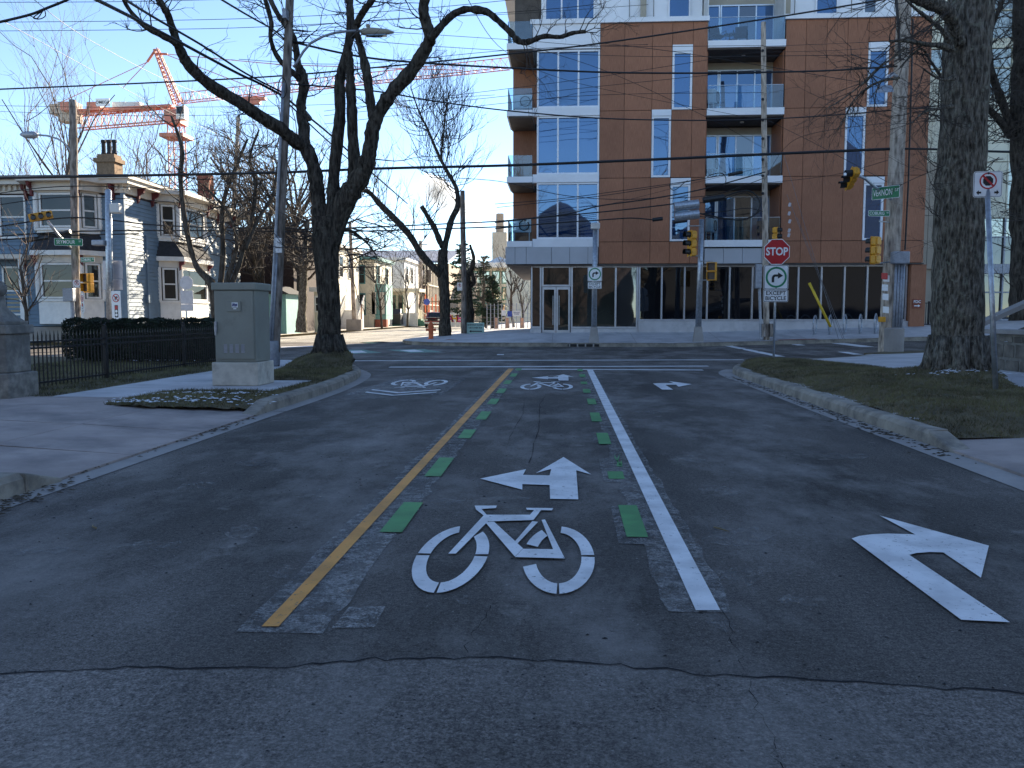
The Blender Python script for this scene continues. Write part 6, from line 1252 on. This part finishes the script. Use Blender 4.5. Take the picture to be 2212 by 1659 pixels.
# parked car
SV = thing('parked_car', 'dark red and silver car parked facing down the far street', 'car', (at(935, 708, 86).x, 86, .0))
prof = [(-.0, .35), (-.02, .75), (.05, .95), (1.1, 1.08), (1.75, 1.62), (3.9, 1.66), (4.5, 1.0), (4.55, .4)]
MB().prism([(-.9, y, z) for y, z in prof], (1.8, 0, 0)).build('body', 'car_red', SV, bevel=.09)
MB().prism([(-.72, 1.13, 1.12), (.72, 1.13, 1.12), (.62, 1.66, 1.57), (-.62, 1.66, 1.57)], (0, -.05, .02)).build('windscreen', 'car_glass', SV)
MB().box(-.8, .8, -.06, .0, .72, .9).build('grille', 'car_glass', SV); MB().box(-.88, .88, -.1, .0, .4, .6).build('bumper', 'car_pale', SV, bevel=.03)
for s in (-1, 1):
    MB().box(s*.7-.17, s*.7+.17, -.07, -.01, .76, .92).build('headlight', 'car_pale', SV)
    for y in (.85, 3.6): w = MB().cyl((s*.72, y, .34), (s*.92, y, .34), .34, n=18).build('wheel', 'tyre', SV); MB().cyl((s*.921, y, .34), (s*.935, y, .34), .2, n=14).build('rim', 'car_pale', w)
    MB().box(s*.93-.06, s*.93+.1, 1.3, 1.45, 1.05, 1.2).build('mirror', 'car_red', SV); MB().prism([(s*.905, 1.35, 1.1), (s*.905, 3.9, 1.1), (s*.905, 3.7, 1.52), (s*.905, 1.85, 1.52)], (s*.004, 0, 0)).build('side_window', 'car_glass', SV); MB().cyl((s*.6, 1.9, 1.75), (s*.6, 3.8, 1.75), .03).build('roof_rail', 'car_pale', SV)
MB().box(-.88, .88, .02, 1.1, 1.06, 1.1).build('bonnet', 'car_pale', SV, bevel=.02)
# hoardings, bin and site fence
def hoard(label, u0, u1, v0, v1, Y, matn='white_paint'):
    a, b = at(u0, v1, Y), at(u1, v0, Y); e = thing('site_hoarding', label, 'hoarding', (a.x, Y, 0)); n = max(2, int((b.x-a.x)/1.2))
    for i in range(n): MB().box(lerp(a.x, b.x, i/n)+.01, lerp(a.x, b.x, (i+1)/n)-.01, Y, Y+.05, .1, b.z).build('board', matn, e, world=True)
    return e, a, b
hoard('white site hoarding beside the black bin', 866, 902, 676, 704, 90)
e, a, b = hoard('white hoarding with pink and yellow lettering right of the leaning tree', 968, 999, 675, 707, 84)
for i, (x, mt) in enumerate(((.15, 'hoarding_pink'), (.45, 'hoarding_orange'), (.75, 'hoarding_pink'))): t_ = text_mb('AHE'[i], 1.0, .03); t_.rot(Matrix.Translation((lerp(a.x, b.x, x), 83.97, .95))); t_.build('lettering', mt, e, world=True)
p = at(851, 704, 88); e = thing('waste_bin', 'black covered bin beside the white hoarding', 'bin', (p.x, 88, .1)); MB().box(-.7, .7, 0, 1.6, .2, 1.3).build('tub', 'bin_black', e, bevel=.05); MB().prism([(-.75, -.05, 1.31), (.75, -.05, 1.31), (.6, .8, 1.9), (-.6, .8, 1.9)], (0, .8, 0)).build('lid', 'bin_black', e, bevel=.1)
e = thing('site_fence', 'chain mesh site fence with orange netting by the corner', 'fence', (at(1090, 705, 58).x, 58, .15))
for i in range(12):
    u = 1052+i*8; p = at(u, 705, 58-i*.3); MB().cyl((p.x, p.y, .15), (p.x, p.y, 2.1), .03, n=6).build('post', 'steel_dull', e, world=True)
    if i in (2, 5, 9):
        q_ = at(u+8, 705, 58-(i+1)*.3); MB().quad((p.x, p.y, .2), (q_.x, q_.y, .2), (q_.x, q_.y, 1.1), (p.x, p.y, 1.15)).build('netting', 'mesh_orange', e, world=True)
    q_ = at(u+8, 705, 58-(i+1)*.3); g = MB()
    for k in range(7): g.tube([(p.x, p.y, .3+k*.28), (q_.x, q_.y, .3+k*.28)], .008, 3)
    g.build('wire_mesh', 'steel_dull', e, world=True)
for u, v, mt, tx, lab in ((1101, 678, 'sign_blue', '', 'small blue notice on the site fence'), (1116, 677, 'sign_white', 'SIDEWALK\nCLOSED', 'white sidewalk closed notice on the site fence'), (1088, 676, 'sign_white', '', 'small pale notice left of the blue one on the fence')):
    p = at(u, v, 54); e = thing('notice_board', lab, 'sign', (p.x, 54, p.z)); plate(e, rrect(.3 if not tx else .52, .36 if not tx else .34, .02), 0, .006, mt)
    if tx: text(tx, .1, (0, -.004, .0), 'lettering_blue', e, .002, .85)
# ------------------------------------------------------------ far side signal poles
def steel_pole(label, Y, u0, v0, u1, v1, w, cap=False):
    p0, p1 = at(u0, v0, Y), at(u1, v1, Y); e = thing('signal_pole', label, 'pole', (p0.x, Y, zs(p0.x, Y)), 0, 'steel signal poles on the far pavement'); z0 = zs(p0.x, Y)
    b = .22; m = MB(); m.V = [(p0.x-b, Y-b, z0-.05), (p0.x+b, Y-b, z0-.05), (p0.x+b, Y+b, z0-.05), (p0.x-b, Y+b, z0-.05), (p0.x-b*.62, Y-b*.62, z0+.66), (p0.x+b*.62, Y-b*.62, z0+.66), (p0.x+b*.62, Y+b*.62, z0+.66), (p0.x-b*.62, Y+b*.62, z0+.66)]; m.F = [(4, 5, 6, 7), (0, 1, 5, 4), (1, 2, 6, 5), (2, 3, 7, 6), (3, 0, 4, 7)]
    wpart(e, m, 'base', 'concrete', bevel=.012); r = w/2/F*Y
    wpart(e, MB().tube([(p0.x, Y, z0+.66), (p1.x, Y, p1.z)], [r, r*.85], 14), 'pole', 'galvanised', smooth=True)
    if cap: wpart(e, MB().box(p1.x-.19, p1.x+.19, Y-.15, Y+.15, p1.z-.02, p1.z+.24), 'cap_box', 'white_paint', bevel=.04)
    return e, p0, p1
e, p0, p1 = steel_pole('steel pole with white cap box before the lobby doors', 35.2, 1283, 735, 1286, 494, 12, True)
s = thing('turn_sign', 'green-ringed right turn sign on the pole before the lobby doors', 'traffic sign', at(1285, 592, 35.0), 0); turn_only(s, 0, .6); except_bike(s, -.47, .58)
e, p0, p1 = steel_pole('steel pole carrying signals before the dark shop windows', 35.2, 1508, 730, 1516, 474, 13)
for v, u1 in ((488, 1488), (553, 1488)): wpart(e, MB().tube([at(1513, v, 35.1), at(u1, v, 34.9)], .025, 6), 'bracket', 'galvanised')
for v in (564, 605): wpart(e, MB().tube([at(1511, v, 35.1), at(1540, v, 34.9)], .022, 6), 'bracket', 'galvanised')
signal_head('yellow signal head turned left on the middle steel pole', at(1490, 526, 34.9), R(-68), 1.0)
walk_head('yellow pedestrian signal on the middle steel pole', at(1537, 586, 34.8), R(-22), .9)
# wooden pole with its coils of cable
WP = wood_pole('utility_pole', 'grey wooden pole before the recessed balconies', 35.6, [(1656, 738, 13), (1654, 600, 12.5), (1652, 400, 12), (1650, 200, 11), (1649, 48, 9.5)], 'pole_wood_pale')
p = at(1656, 700, 35.4); wpart(WP, MB().box(p.x-.2, p.x-.02, 35.3, 35.6, .4, .95).box(p.x+.14, p.x+.3, 35.3, 35.6, .4, .95), 'foot_brace', 'pole_wood'); p = at(1637, 597, 35.4); wpart(WP, MB().box(p.x-.12, p.x+.12, 35.2, 35.5, p.z-.5, p.z+.5), 'junction_box', 'steel_dull', bevel=.02); wpart(WP, MB().tube([at(1640, 610, 35.4), at(1644, 733, 35.4)], .06, 8), 'conduit', 'steel_dull')
for v in (110, 215, 260, 300, 345, 380, 418): p = at(1648, v, 35.5); wpart(WP, MB().ball((p.x-.02, 35.45, p.z), .06, 8, 6), 'insulator', 'roof_dark')
signal_head('yellow signal behind the stop sign, facing right', at(1679, 511, 34.6), R(70), .72)
# stop sign post
ST = thing('stop_sign', 'red stop sign over turn and bicycle plates on a slim post', 'stop sign', (at(1672, 778, 21.4).x, 21.4, .15), R(0)); zc = at(1671, 544, 21.4).z-.15
MB().cyl((0, .045, -.1), (0, .045, zc+.25), .028, n=10).build('post', 'galvanised', ST, smooth=True)
def octo(r): return [(r*math.cos(R(22.5+45*i)), zc+r*math.sin(R(22.5+45*i))) for i in range(8)]
plate(ST, octo(.345), 0, .004, 'sign_white', 'octagon'); plate(ST, octo(.327), -.002, .001, 'sign_red', 'red_face'); text('STOP', .27, (0, -.005, zc), 'sign_white', ST, .008, .84)
turn_only(ST, zc-.635, .61); except_bike(ST, zc-1.1, .62)
for z in (zc+.28, zc-.28, zc-.38, zc-.9, zc-1.0, zc-1.2): MB().lathe([(.012, 0), (.012, .008), (0, .01)], n=8).rot(Matrix.Translation((0, -.006, z)) @ Matrix.Rotation(R(90), 4, 'X')).build('bolt', 'dark_metal', ST)
# ------------------------------------------------------------ right side: big pole, signals, guy, racks
BP = wood_pole('utility_pole', 'tall pale wooden pole with conduits and street signs on the right', 26, [(1914, 765, 33), (1918, 700, 33), (1926, 560, 32), (1934, 400, 31), (1944, 200, 29), (1954, 0, 27), (1964, -230, 24)], 'pole_wood_pale')
for i, u in enumerate((1930, 1936, 1942, 1947)): wpart(BP, MB().tube([at(u-1, 715, 25.75), at(u+3, 640, 25.75), at(u+6, 565, 25.75)], .04, 8), 'conduit', 'steel_dull', smooth=True)
p = at(1944, 556, 25.7); wpart(BP, MB().box(p.x-.24, p.x+.24, 25.55, 25.9, p.z-.19, p.z+.17), 'junction_box', 'steel_dull', bevel=.03)
wpart(BP, MB().tube([at(1955, 540, 25.8), at(1962, 400, 25.8), at(1968, 200, 25.8), at(1972, 40, 25.8)], .025, 6), 'riser', 'dark_metal'); wpart(BP, MB().tube([at(1944, 130, 25.7), at(1941, 60, 25.7), at(1936, 0, 25.7)], .04, 7), 'riser', 'dark_metal')
p = gp(1930, 760, .15); MB().lathe([(.3, 0), (.31, .04), (.31, .74), (.27, .78)], (at(1929, 735, 25.9).x, 25.9, .15), 20).build('pole_collar', 'concrete', label='concrete drum round the conduits of the tall right pole', cat='collar', smooth=False)
for k, (v, mt) in enumerate(((595, 'sign_red'), (620, 'sign_white'), (640, 'sign_white'), (668, 'sign_white'), (600, 'sign_white'))):
    p = at(1916+k, v, 25.5); wpart(BP, MB().tube([(p.x-.1, 25.62, p.z), (p.x-.02, 25.55, p.z), (p.x+.1, 25.6, p.z)], .001, 4).quad((p.x-.1, 25.66, p.z-.1), (p.x+.03, 25.53, p.z-.12), (p.x+.03, 25.53, p.z+.07), (p.x-.1, 25.66, p.z+.09)), 'paper_scrap', mt)
p = at(1908, 690, 25.4); wpart(BP, MB().box(p.x-.08, p.x+.08, 25.4, 25.6, p.z-.08, p.z+.08), 'push_button', 'signal_yellow', bevel=.02)
fl = wpart(BP, MB().tube([at(1936, 165, 25.8), at(1928, 160, 25.6), at(1918, 168, 25.3), at(1912, 178, 25.1)], [.05, .06, .05, .03], 8), 'floodlight_arm', 'steel_dull', smooth=True)
q_ = at(1910, 190, 25); MB().prism([q_+Vector((-.28, -.1, -.16)), q_+Vector((.2, -.18, -.16)), q_+Vector((.28, .2, .05)), q_+Vector((-.1, .2, .05))], (0, .02, .08)).build('floodlight', 'steel_dull', fl)
wpart(BP, MB().tube([at(1925, 430, 25.7), at(1895, 408, 25.3), at(1868, 385, 24.9), at(1850, 378, 24.6)], .045, 8), 'signal_arm', 'galvanised', smooth=True)
signal_head('dark-visored signal on the arm above the Vernon sign', at(1834, 386, 24.5), R(-78), .74, R(62), R(10))
wpart(BP, MB().tube([at(1920, 480, 25.8), at(1900, 478, 25.5)], .02, 6).tube([at(1920, 566, 25.8), at(1890, 569, 25.5)], .02, 6), 'bracket', 'galvanised')
signal_head('yellow signal seen from behind on the tall right pole', at(1886, 541, 25.3), R(-142), .76)
name_sign('green Vernon street name sign turned on the tall right pole', at(1913, 416, 25.2), R(-46), 'VERNON', 'ST', .82, .36)
name_sign('small green Coburg street name sign on the tall right pole', at(1899, 461, 25.4), R(8), 'COBURG', 'RD', .66, .17)
for i, (a_, b_) in enumerate((((1700, 420), (1822, 737)), ((1692, 330), (1812, 735)), ((1722, 470), (1826, 738)))): MB().tube([at(*a_, 35.3), at(*b_, 34.9)], .009, 5).build('guy_wire', 'cable_pale', label=('guy wire running to the pavement, middle one', 'guy wire running through the yellow guard', 'guy wire running to the pavement, rightmost one')[i], cat='guy wire', group='guy wires before the shop front')
MB().tube([at(1748, 611, 35.0), at(1794, 706, 34.95)], .055, 10).build('guy_guard', 'yellow_guard', label='yellow plastic guard round the slanting guy wire', cat='guard', smooth=True)
for i, (u, v) in enumerate(((1706, 442), (1705, 461), (1706, 478), (1705, 498), (1704, 508))): p = at(u, v, 35.2); MB().xz(rrect(.1, .16, .02), 0, .02).rot(Matrix.Translation(p) @ Matrix.Rotation(R(15), 4, 'Y')).build('guy_tag', 'sign_back', label='%s grey tag hanging on the guy wires' % ('topmost', 'second highest', 'middle', 'second lowest', 'lowest')[i], cat='tag', group='grey tags on the guy wires')
def rack(p, rz, label):
    e = thing('bicycle_rack', label, 'bike rack', p, rz, 'steel hoop bicycle racks'); S = [(.36*math.cos(R(a)), 0, .44+.38*math.sin(R(a))) for a in range(-60, 241, 15)]
    MB().tube([(.16, 0, 0), *S, (-.16, 0, 0)], .03, 8).build('hoop', 'galvanised', e, smooth=True); 
    for x in (-.16, .16): MB().lathe([(.07, 0), (.07, .012), (.035, .014)], (x, 0, 0), 10).build('foot_plate', 'galvanised', e)
    return e
for i, (u, l) in enumerate(((1760, 'steel hoop bike rack nearest the wooden pole'), (1793, 'second steel hoop bike rack, behind the yellow guard'), (1825, 'third steel hoop bike rack, middle of the row'), (1858, 'fourth steel hoop bike rack from the wooden pole'), (1891, 'steel hoop bike rack nearest the tall right pole'))):
    x = at(u, 715, 36.6).x; rack((x, 36.6, zs(x, 36.6)), R(62), l)
NS = round_ban('no stopping sign on a grey post at the right edge', at(2134, 398, 12.6), R(-4), .395, .37, 'oct'); p0, p1 = gp(2155, 850, .2), at(2134, 385, 12.63); MB().tube([p0+Vector((0, .03, -.1)), p1+Vector((0, .03, 0))], .036, 12).build('sign_post', 'galvanised', label='slanting grey steel post of the no stopping sign', cat='post', smooth=True)
# ------------------------------------------------------------ overhead cables
def wire(label, pts, r, group=None, matn='cable', conv=None, name='overhead_cable', n=6):
    P = [at(*(conv(u, v) if conv else (u, v)), Y) for u, v, Y in pts]; S = cr([(p, r) for p in P], 8) if len(P) > 2 else [(P[0], r), (P[1], r)]
    return MB().tube([v for v, q_ in S], [q_ for v, q_ in S], n).build(name, matn, label=label, cat='cable', group=group, smooth=True)
wire('thick black cable crossing the whole picture at mid height', [(-30, 385, 27), (300, 379, 27), (590, 373, 27), (820, 364, 27), (1106, 357, 27), (1400, 345, 26.5), (1659, 333, 26.3), (1940, 321, 26)], .042)
wire('black cable from the tall right pole out of the picture', [(1945, 321, 26), (2040, 323, 25), (2110, 326, 24), (2250, 330, 22)], .03)
wire('long cable rising from lower left sky to the upper right', [(-30, 194, 27), (300, 180, 27), (590, 165, 27), (830, 144, 26.5), (1069, 120, 26), (1301, 93, 26), (1659, 40, 26), (1950, -8, 26)], .024)
wire('twisted cable from the leaning pole to the tall right pole', [(620, 88, 18.4), (783, 123, 20), (930, 137, 21.2), (1106, 147, 22.5), (1301, 156, 23.6), (1480, 158, 24.5), (1659, 156, 25), (1800, 152, 25.5), (1938, 143, 25.9)], .026)
wire('slack cable sagging across the third storey', [(612, 180, 18.5), (810, 197, 20), (943, 219, 21.5), (1106, 240, 23), (1309, 256, 24), (1522, 260, 25), (1659, 257, 25.5), (1822, 247, 26), (2060, 225, 26.5), (2250, 200, 26.5)], .018)
wire('thick bundle descending from upper left to the leaning pole', [(170, -20, 10.8), (290, 40, 13), (373, 83, 14.5), (507, 155, 17), (560, 180, 17.9), (611, 207, 18.5)], .028)
wire('second strand of the bundle descending to the leaning pole', [(240, -20, 11), (330, 36, 13), (440, 100, 15), (530, 158, 17.2), (611, 200, 18.5)], .02, None, 'cable')
wire('bundle leaving the leaning pole toward the far street', [(611, 205, 18.5), (665, 251, 21), (719, 296, 24), (800, 370, 30), (880, 440, 40)], .026); wire('lower bundle strand leaving the leaning pole', [(611, 212, 18.5), (650, 250, 20), (700, 297, 23), (760, 350, 27)], .018)
p = at(658, 243, 20.6); MB().tube([at(650, 235, 20.2), at(668, 256, 21)], .075, 10).build('cable_splice', 'black_plastic', label='black splice case on the bundle right of the leaning pole', cat='splice case')
wire('cable dropping from the top edge to the leaning pole', [(460, -12, 14), (530, 30, 15.8), (590, 64, 17.6), (614, 84, 18.4)], .018)
wire('twisted black cable at the upper left corner with loops', [(-20, 52, 14), (60, 33, 14), (100, 18, 14), (155, -5, 14), (220, -40, 14)], .022)
wire('hanging cable loops at the upper left corner', [(62, 32, 14), (78, 40, 14), (84, 36, 14), (95, 22, 14), (98, 34, 14), (86, 41, 14), (72, 38, 14), (92, 24, 14)], .009)
for i, P in enumerate(([(-20, 5, 30), (300, 3, 30), (640, -6, 30)], [(-20, 48, 30), (300, 45, 30), (590, 38, 30), (870, 22, 30), (1200, -10, 30)], [(-20, 67, 30), (300, 64, 30), (590, 57, 30), (1106, 26, 30), (1300, 8, 30)], [(516, 128, 30), (760, 138, 31), (1106, 108, 32), (1400, 96, 32)], [(700, 240, 34), (1069, 195, 34), (1300, 165, 34), (1650, 110, 34)], [(700, 250, 34), (1069, 210, 34), (1300, 186, 34), (1650, 150, 34)], [(700, 268, 34), (1069, 225, 34), (1300, 205, 34), (1650, 200, 34)], [(560, 80, 20), (760, 66, 26), (1106, 86, 33), (1320, 100, 34), (1650, 98, 35)], [(620, 70, 19), (860, 94, 26), (1106, 110, 33), (1400, 122, 35), (1950, 118, 26)])):
    wire(('topmost thin wire at the upper left edge', 'second thin wire from the top, left', 'third thin wire from the top, left', 'thin wire passing under the lamp head to the apartment block', 'upper of three thin wires before the left corner balconies', 'middle of three thin wires before the left corner balconies', 'lower of three thin wires before the left corner balconies', 'thin wire from the leaning pole top to the grey pole', 'thin wire from the leaning pole to the tall right pole')[i], P, .011, 'thin wires across the sky', n=4)
for i, P in enumerate(([(5, 45, 20), (160, 130, 26), (330, 224, 36), (470, 290, 50)], [(62, -10, 18), (200, 90, 24), (400, 190, 36), (560, 240, 50)])): wire(('pale sunlit wire above the chimney', 'pale sunlit wire passing over the crane jib')[i], P, .009, 'pale wires at upper left', 'cable_pale', n=4)
for i, P in enumerate(([(-20, 420, 34), (160, 402, 34.8), (500, 412, 36), (800, 405, 36)], [(-20, 445, 34), (160, 425, 34.8), (420, 440, 36)], [(-20, 492, 34), (160, 470, 34.8), (350, 487, 35), (600, 494, 35.5), (740, 493, 35.5), (1106, 477, 35.5)], [(-20, 512, 34), (160, 500, 34.8), (400, 498, 35), (740, 500, 35.5), (1106, 489, 35.5)], [(-20, 520, 33), (90, 512, 34), (170, 508, 34.8), (300, 505, 35)])):
    wire(('upper black cable before the upstairs windows of the blue house', 'lower black cable before the upstairs windows of the blue house', 'long black cable below the upstairs sills, running to the apartment block', 'black cable just under the long one, past the big tree', 'short black cable carrying the splice case by the blue house')[i], P, .02 if i < 2 else .03, 'street cables past the blue house', n=5)
for a_, b_ in (((52, 521), (106, 513)), ((132, 505), (152, 500))): MB().tube([at(*a_, 34), at(*b_, 34)], .085, 10).build('cable_splice', 'black_plastic', label='black splice case hanging by the blue house at left' if a_[0] < 100 else 'short black splice case beside the far left pole', cat='splice case')
for i, P in enumerate(([(0, 412), (300, 385), (700, 350), (1100, 310), (1450, 268)], [(0, 470), (400, 430), (850, 400), (1100, 384), (1280, 398)], [(0, 420), (560, 355), (850, 285), (1280, 225), (1700, 145), (2190, 10)], [(0, 270), (500, 230), (1000, 165), (1560, 85), (2000, 10)], [(0, 300), (320, 265), (850, 205), (1400, 120), (1800, 40)], [(1655, 262), (1760, 250), (1880, 235)], [(-300, 60), (60, 90), (500, 190), (900, 230), (1300, 220), (1690, 150)], [(1400, 225), (1800, 190), (2180, 60)])):
    wire(('thick cable leading to the upper shiny cylinder', 'thick cable leading to the small black splice case', 'thick cable climbing to the grey pole above the shiny cylinders', 'cable climbing across the second storey to the grey pole', 'thin cable just under the one climbing across the second storey', 'short cable between the upper cylinder and the black splice case', 'cable sagging from the left corner balcony', 'thin cable behind the shiny cylinders to the grey pole')[i], [(*c6(x, y), 34.6) for x, y in P], .026 if i in (0, 1, 2) else .014, 'cables across the apartment building', n=5)
for i, (a_, b_) in enumerate((((1452, 295), (1650, 270)), ((1455, 375), (1652, 350)))): MB().tube([at(*c6(*a_), 34.5), at(*c6(*b_), 34.5)], .19, 16).build('splice_cylinder', 'galvanised', label=('upper shiny metal splice cylinder on the cables', 'lower shiny metal splice cylinder on the cables')[i], cat='splice case', smooth=False)
for a_, b_, r, l in (((1685, 240), (1855, 215), .13, 'black splice case right of the shiny cylinders'), ((1275, 398), (1358, 388), .08, 'small black splice case left of the shiny cylinders'), ((1890, 35), (2005, 10), .07, 'small black splice case near the top of the grey pole'), ((1445, 418), (1545, 405), .07, 'black splice case under the shiny cylinders')): MB().tube([at(*c6(*a_), 34.5), at(*c6(*b_), 34.5)], r, 10).build('cable_splice', 'black_plastic', label=l, cat='splice case')
for i, P in enumerate(([(1850, 215), (1960, 175), (2060, 165), (2130, 220), (2145, 290), (2100, 360), (1990, 398), (1850, 385), (1700, 355), (1655, 345)], [(1850, 235), (1970, 190), (2050, 185), (2110, 240)], [(1655, 350), (1850, 330), (2020, 305), (2120, 315), (2170, 330)], [(1655, 370), (1850, 390), (2000, 400), (2090, 370), (2150, 320)], [(1415, 110), (1420, 140), (1450, 158), (1490, 135), (1530, 100), (1560, 80)], [(1860, 130), (1870, 60), (1830, 20), (1760, 30), (1720, 50)])):
    wire(('large round cable loop left of the grey pole', 'short inner arc inside the large cable loop', 'cable from the lower shiny cylinder straight to the grey pole', 'lowest cable slack under the large loop', 'small cable loop before the lower tall window', 'small cable loop near the top splice case')[i], [(*c6(x, y), 34.8) for x, y in P], .03 if i == 0 else .016, 'cable loops beside the grey pole', n=6)
for i, P in enumerate(([(1650, 260, 35), (1250, 180, 34), (1090, 110, 30), (1000, -20, 20)], [(1650, 390, 35.4), (1720, 300, 34), (1940, 262, 26)], [(1655, 395, 35.4), (1800, 378, 31), (1938, 340, 26)], [(1655, 258, 35.4), (1760, 310, 33), (1930, 400, 26)], [(1650, 100, 35.5), (1760, 96, 32), (1945, 88, 26)], [(1655, 112, 35.5), (1780, 110, 31), (1945, 100, 26)], [(1655, 360, 35.4), (1500, 395, 35), (1320, 440, 35), (1150, 470, 35)])):
    wire(('thin wire slanting from the top edge down to the grey pole', 'thin wire from mid grey pole up to the tall right pole', 'thin wire from the grey pole to the tall pole near the arm signal', 'thin wire descending from the grey pole to the street name sign', 'upper of two level thin wires between the poles', 'lower of two level thin wires between the poles', 'thin wire descending left from the grey pole past the bay windows')[i], P, .009, 'thin service wires at the facade', n=4)

for i, (P, l) in enumerate((([(620, 60, 18.6), (860, 40, 24), (1106, 30, 30), (1400, 10, 32)], 'thin wire from the leaning pole top rising to the top edge'), ([(-20, 228, 34), (300, 232, 34), (700, 226, 34), (1069, 205, 34)], 'faint level wire just above the crane counterweight'), ([(-20, 240, 36), (300, 250, 36), (620, 246, 36)], 'faint level wire across the crane counter jib'), ([(1300, 93, 30), (1500, 118, 32), (1930, 190, 26)], 'thin wire sloping down across the upper wood panels to the tall pole'), ([(1090, 85, 33), (1300, 150, 34), (1520, 250, 35), (1650, 320, 35.4)], 'thin wire sloping across the upper bay windows to the grey pole'))):
    wire(l, P, .01, 'thin wires across the sky', n=4)
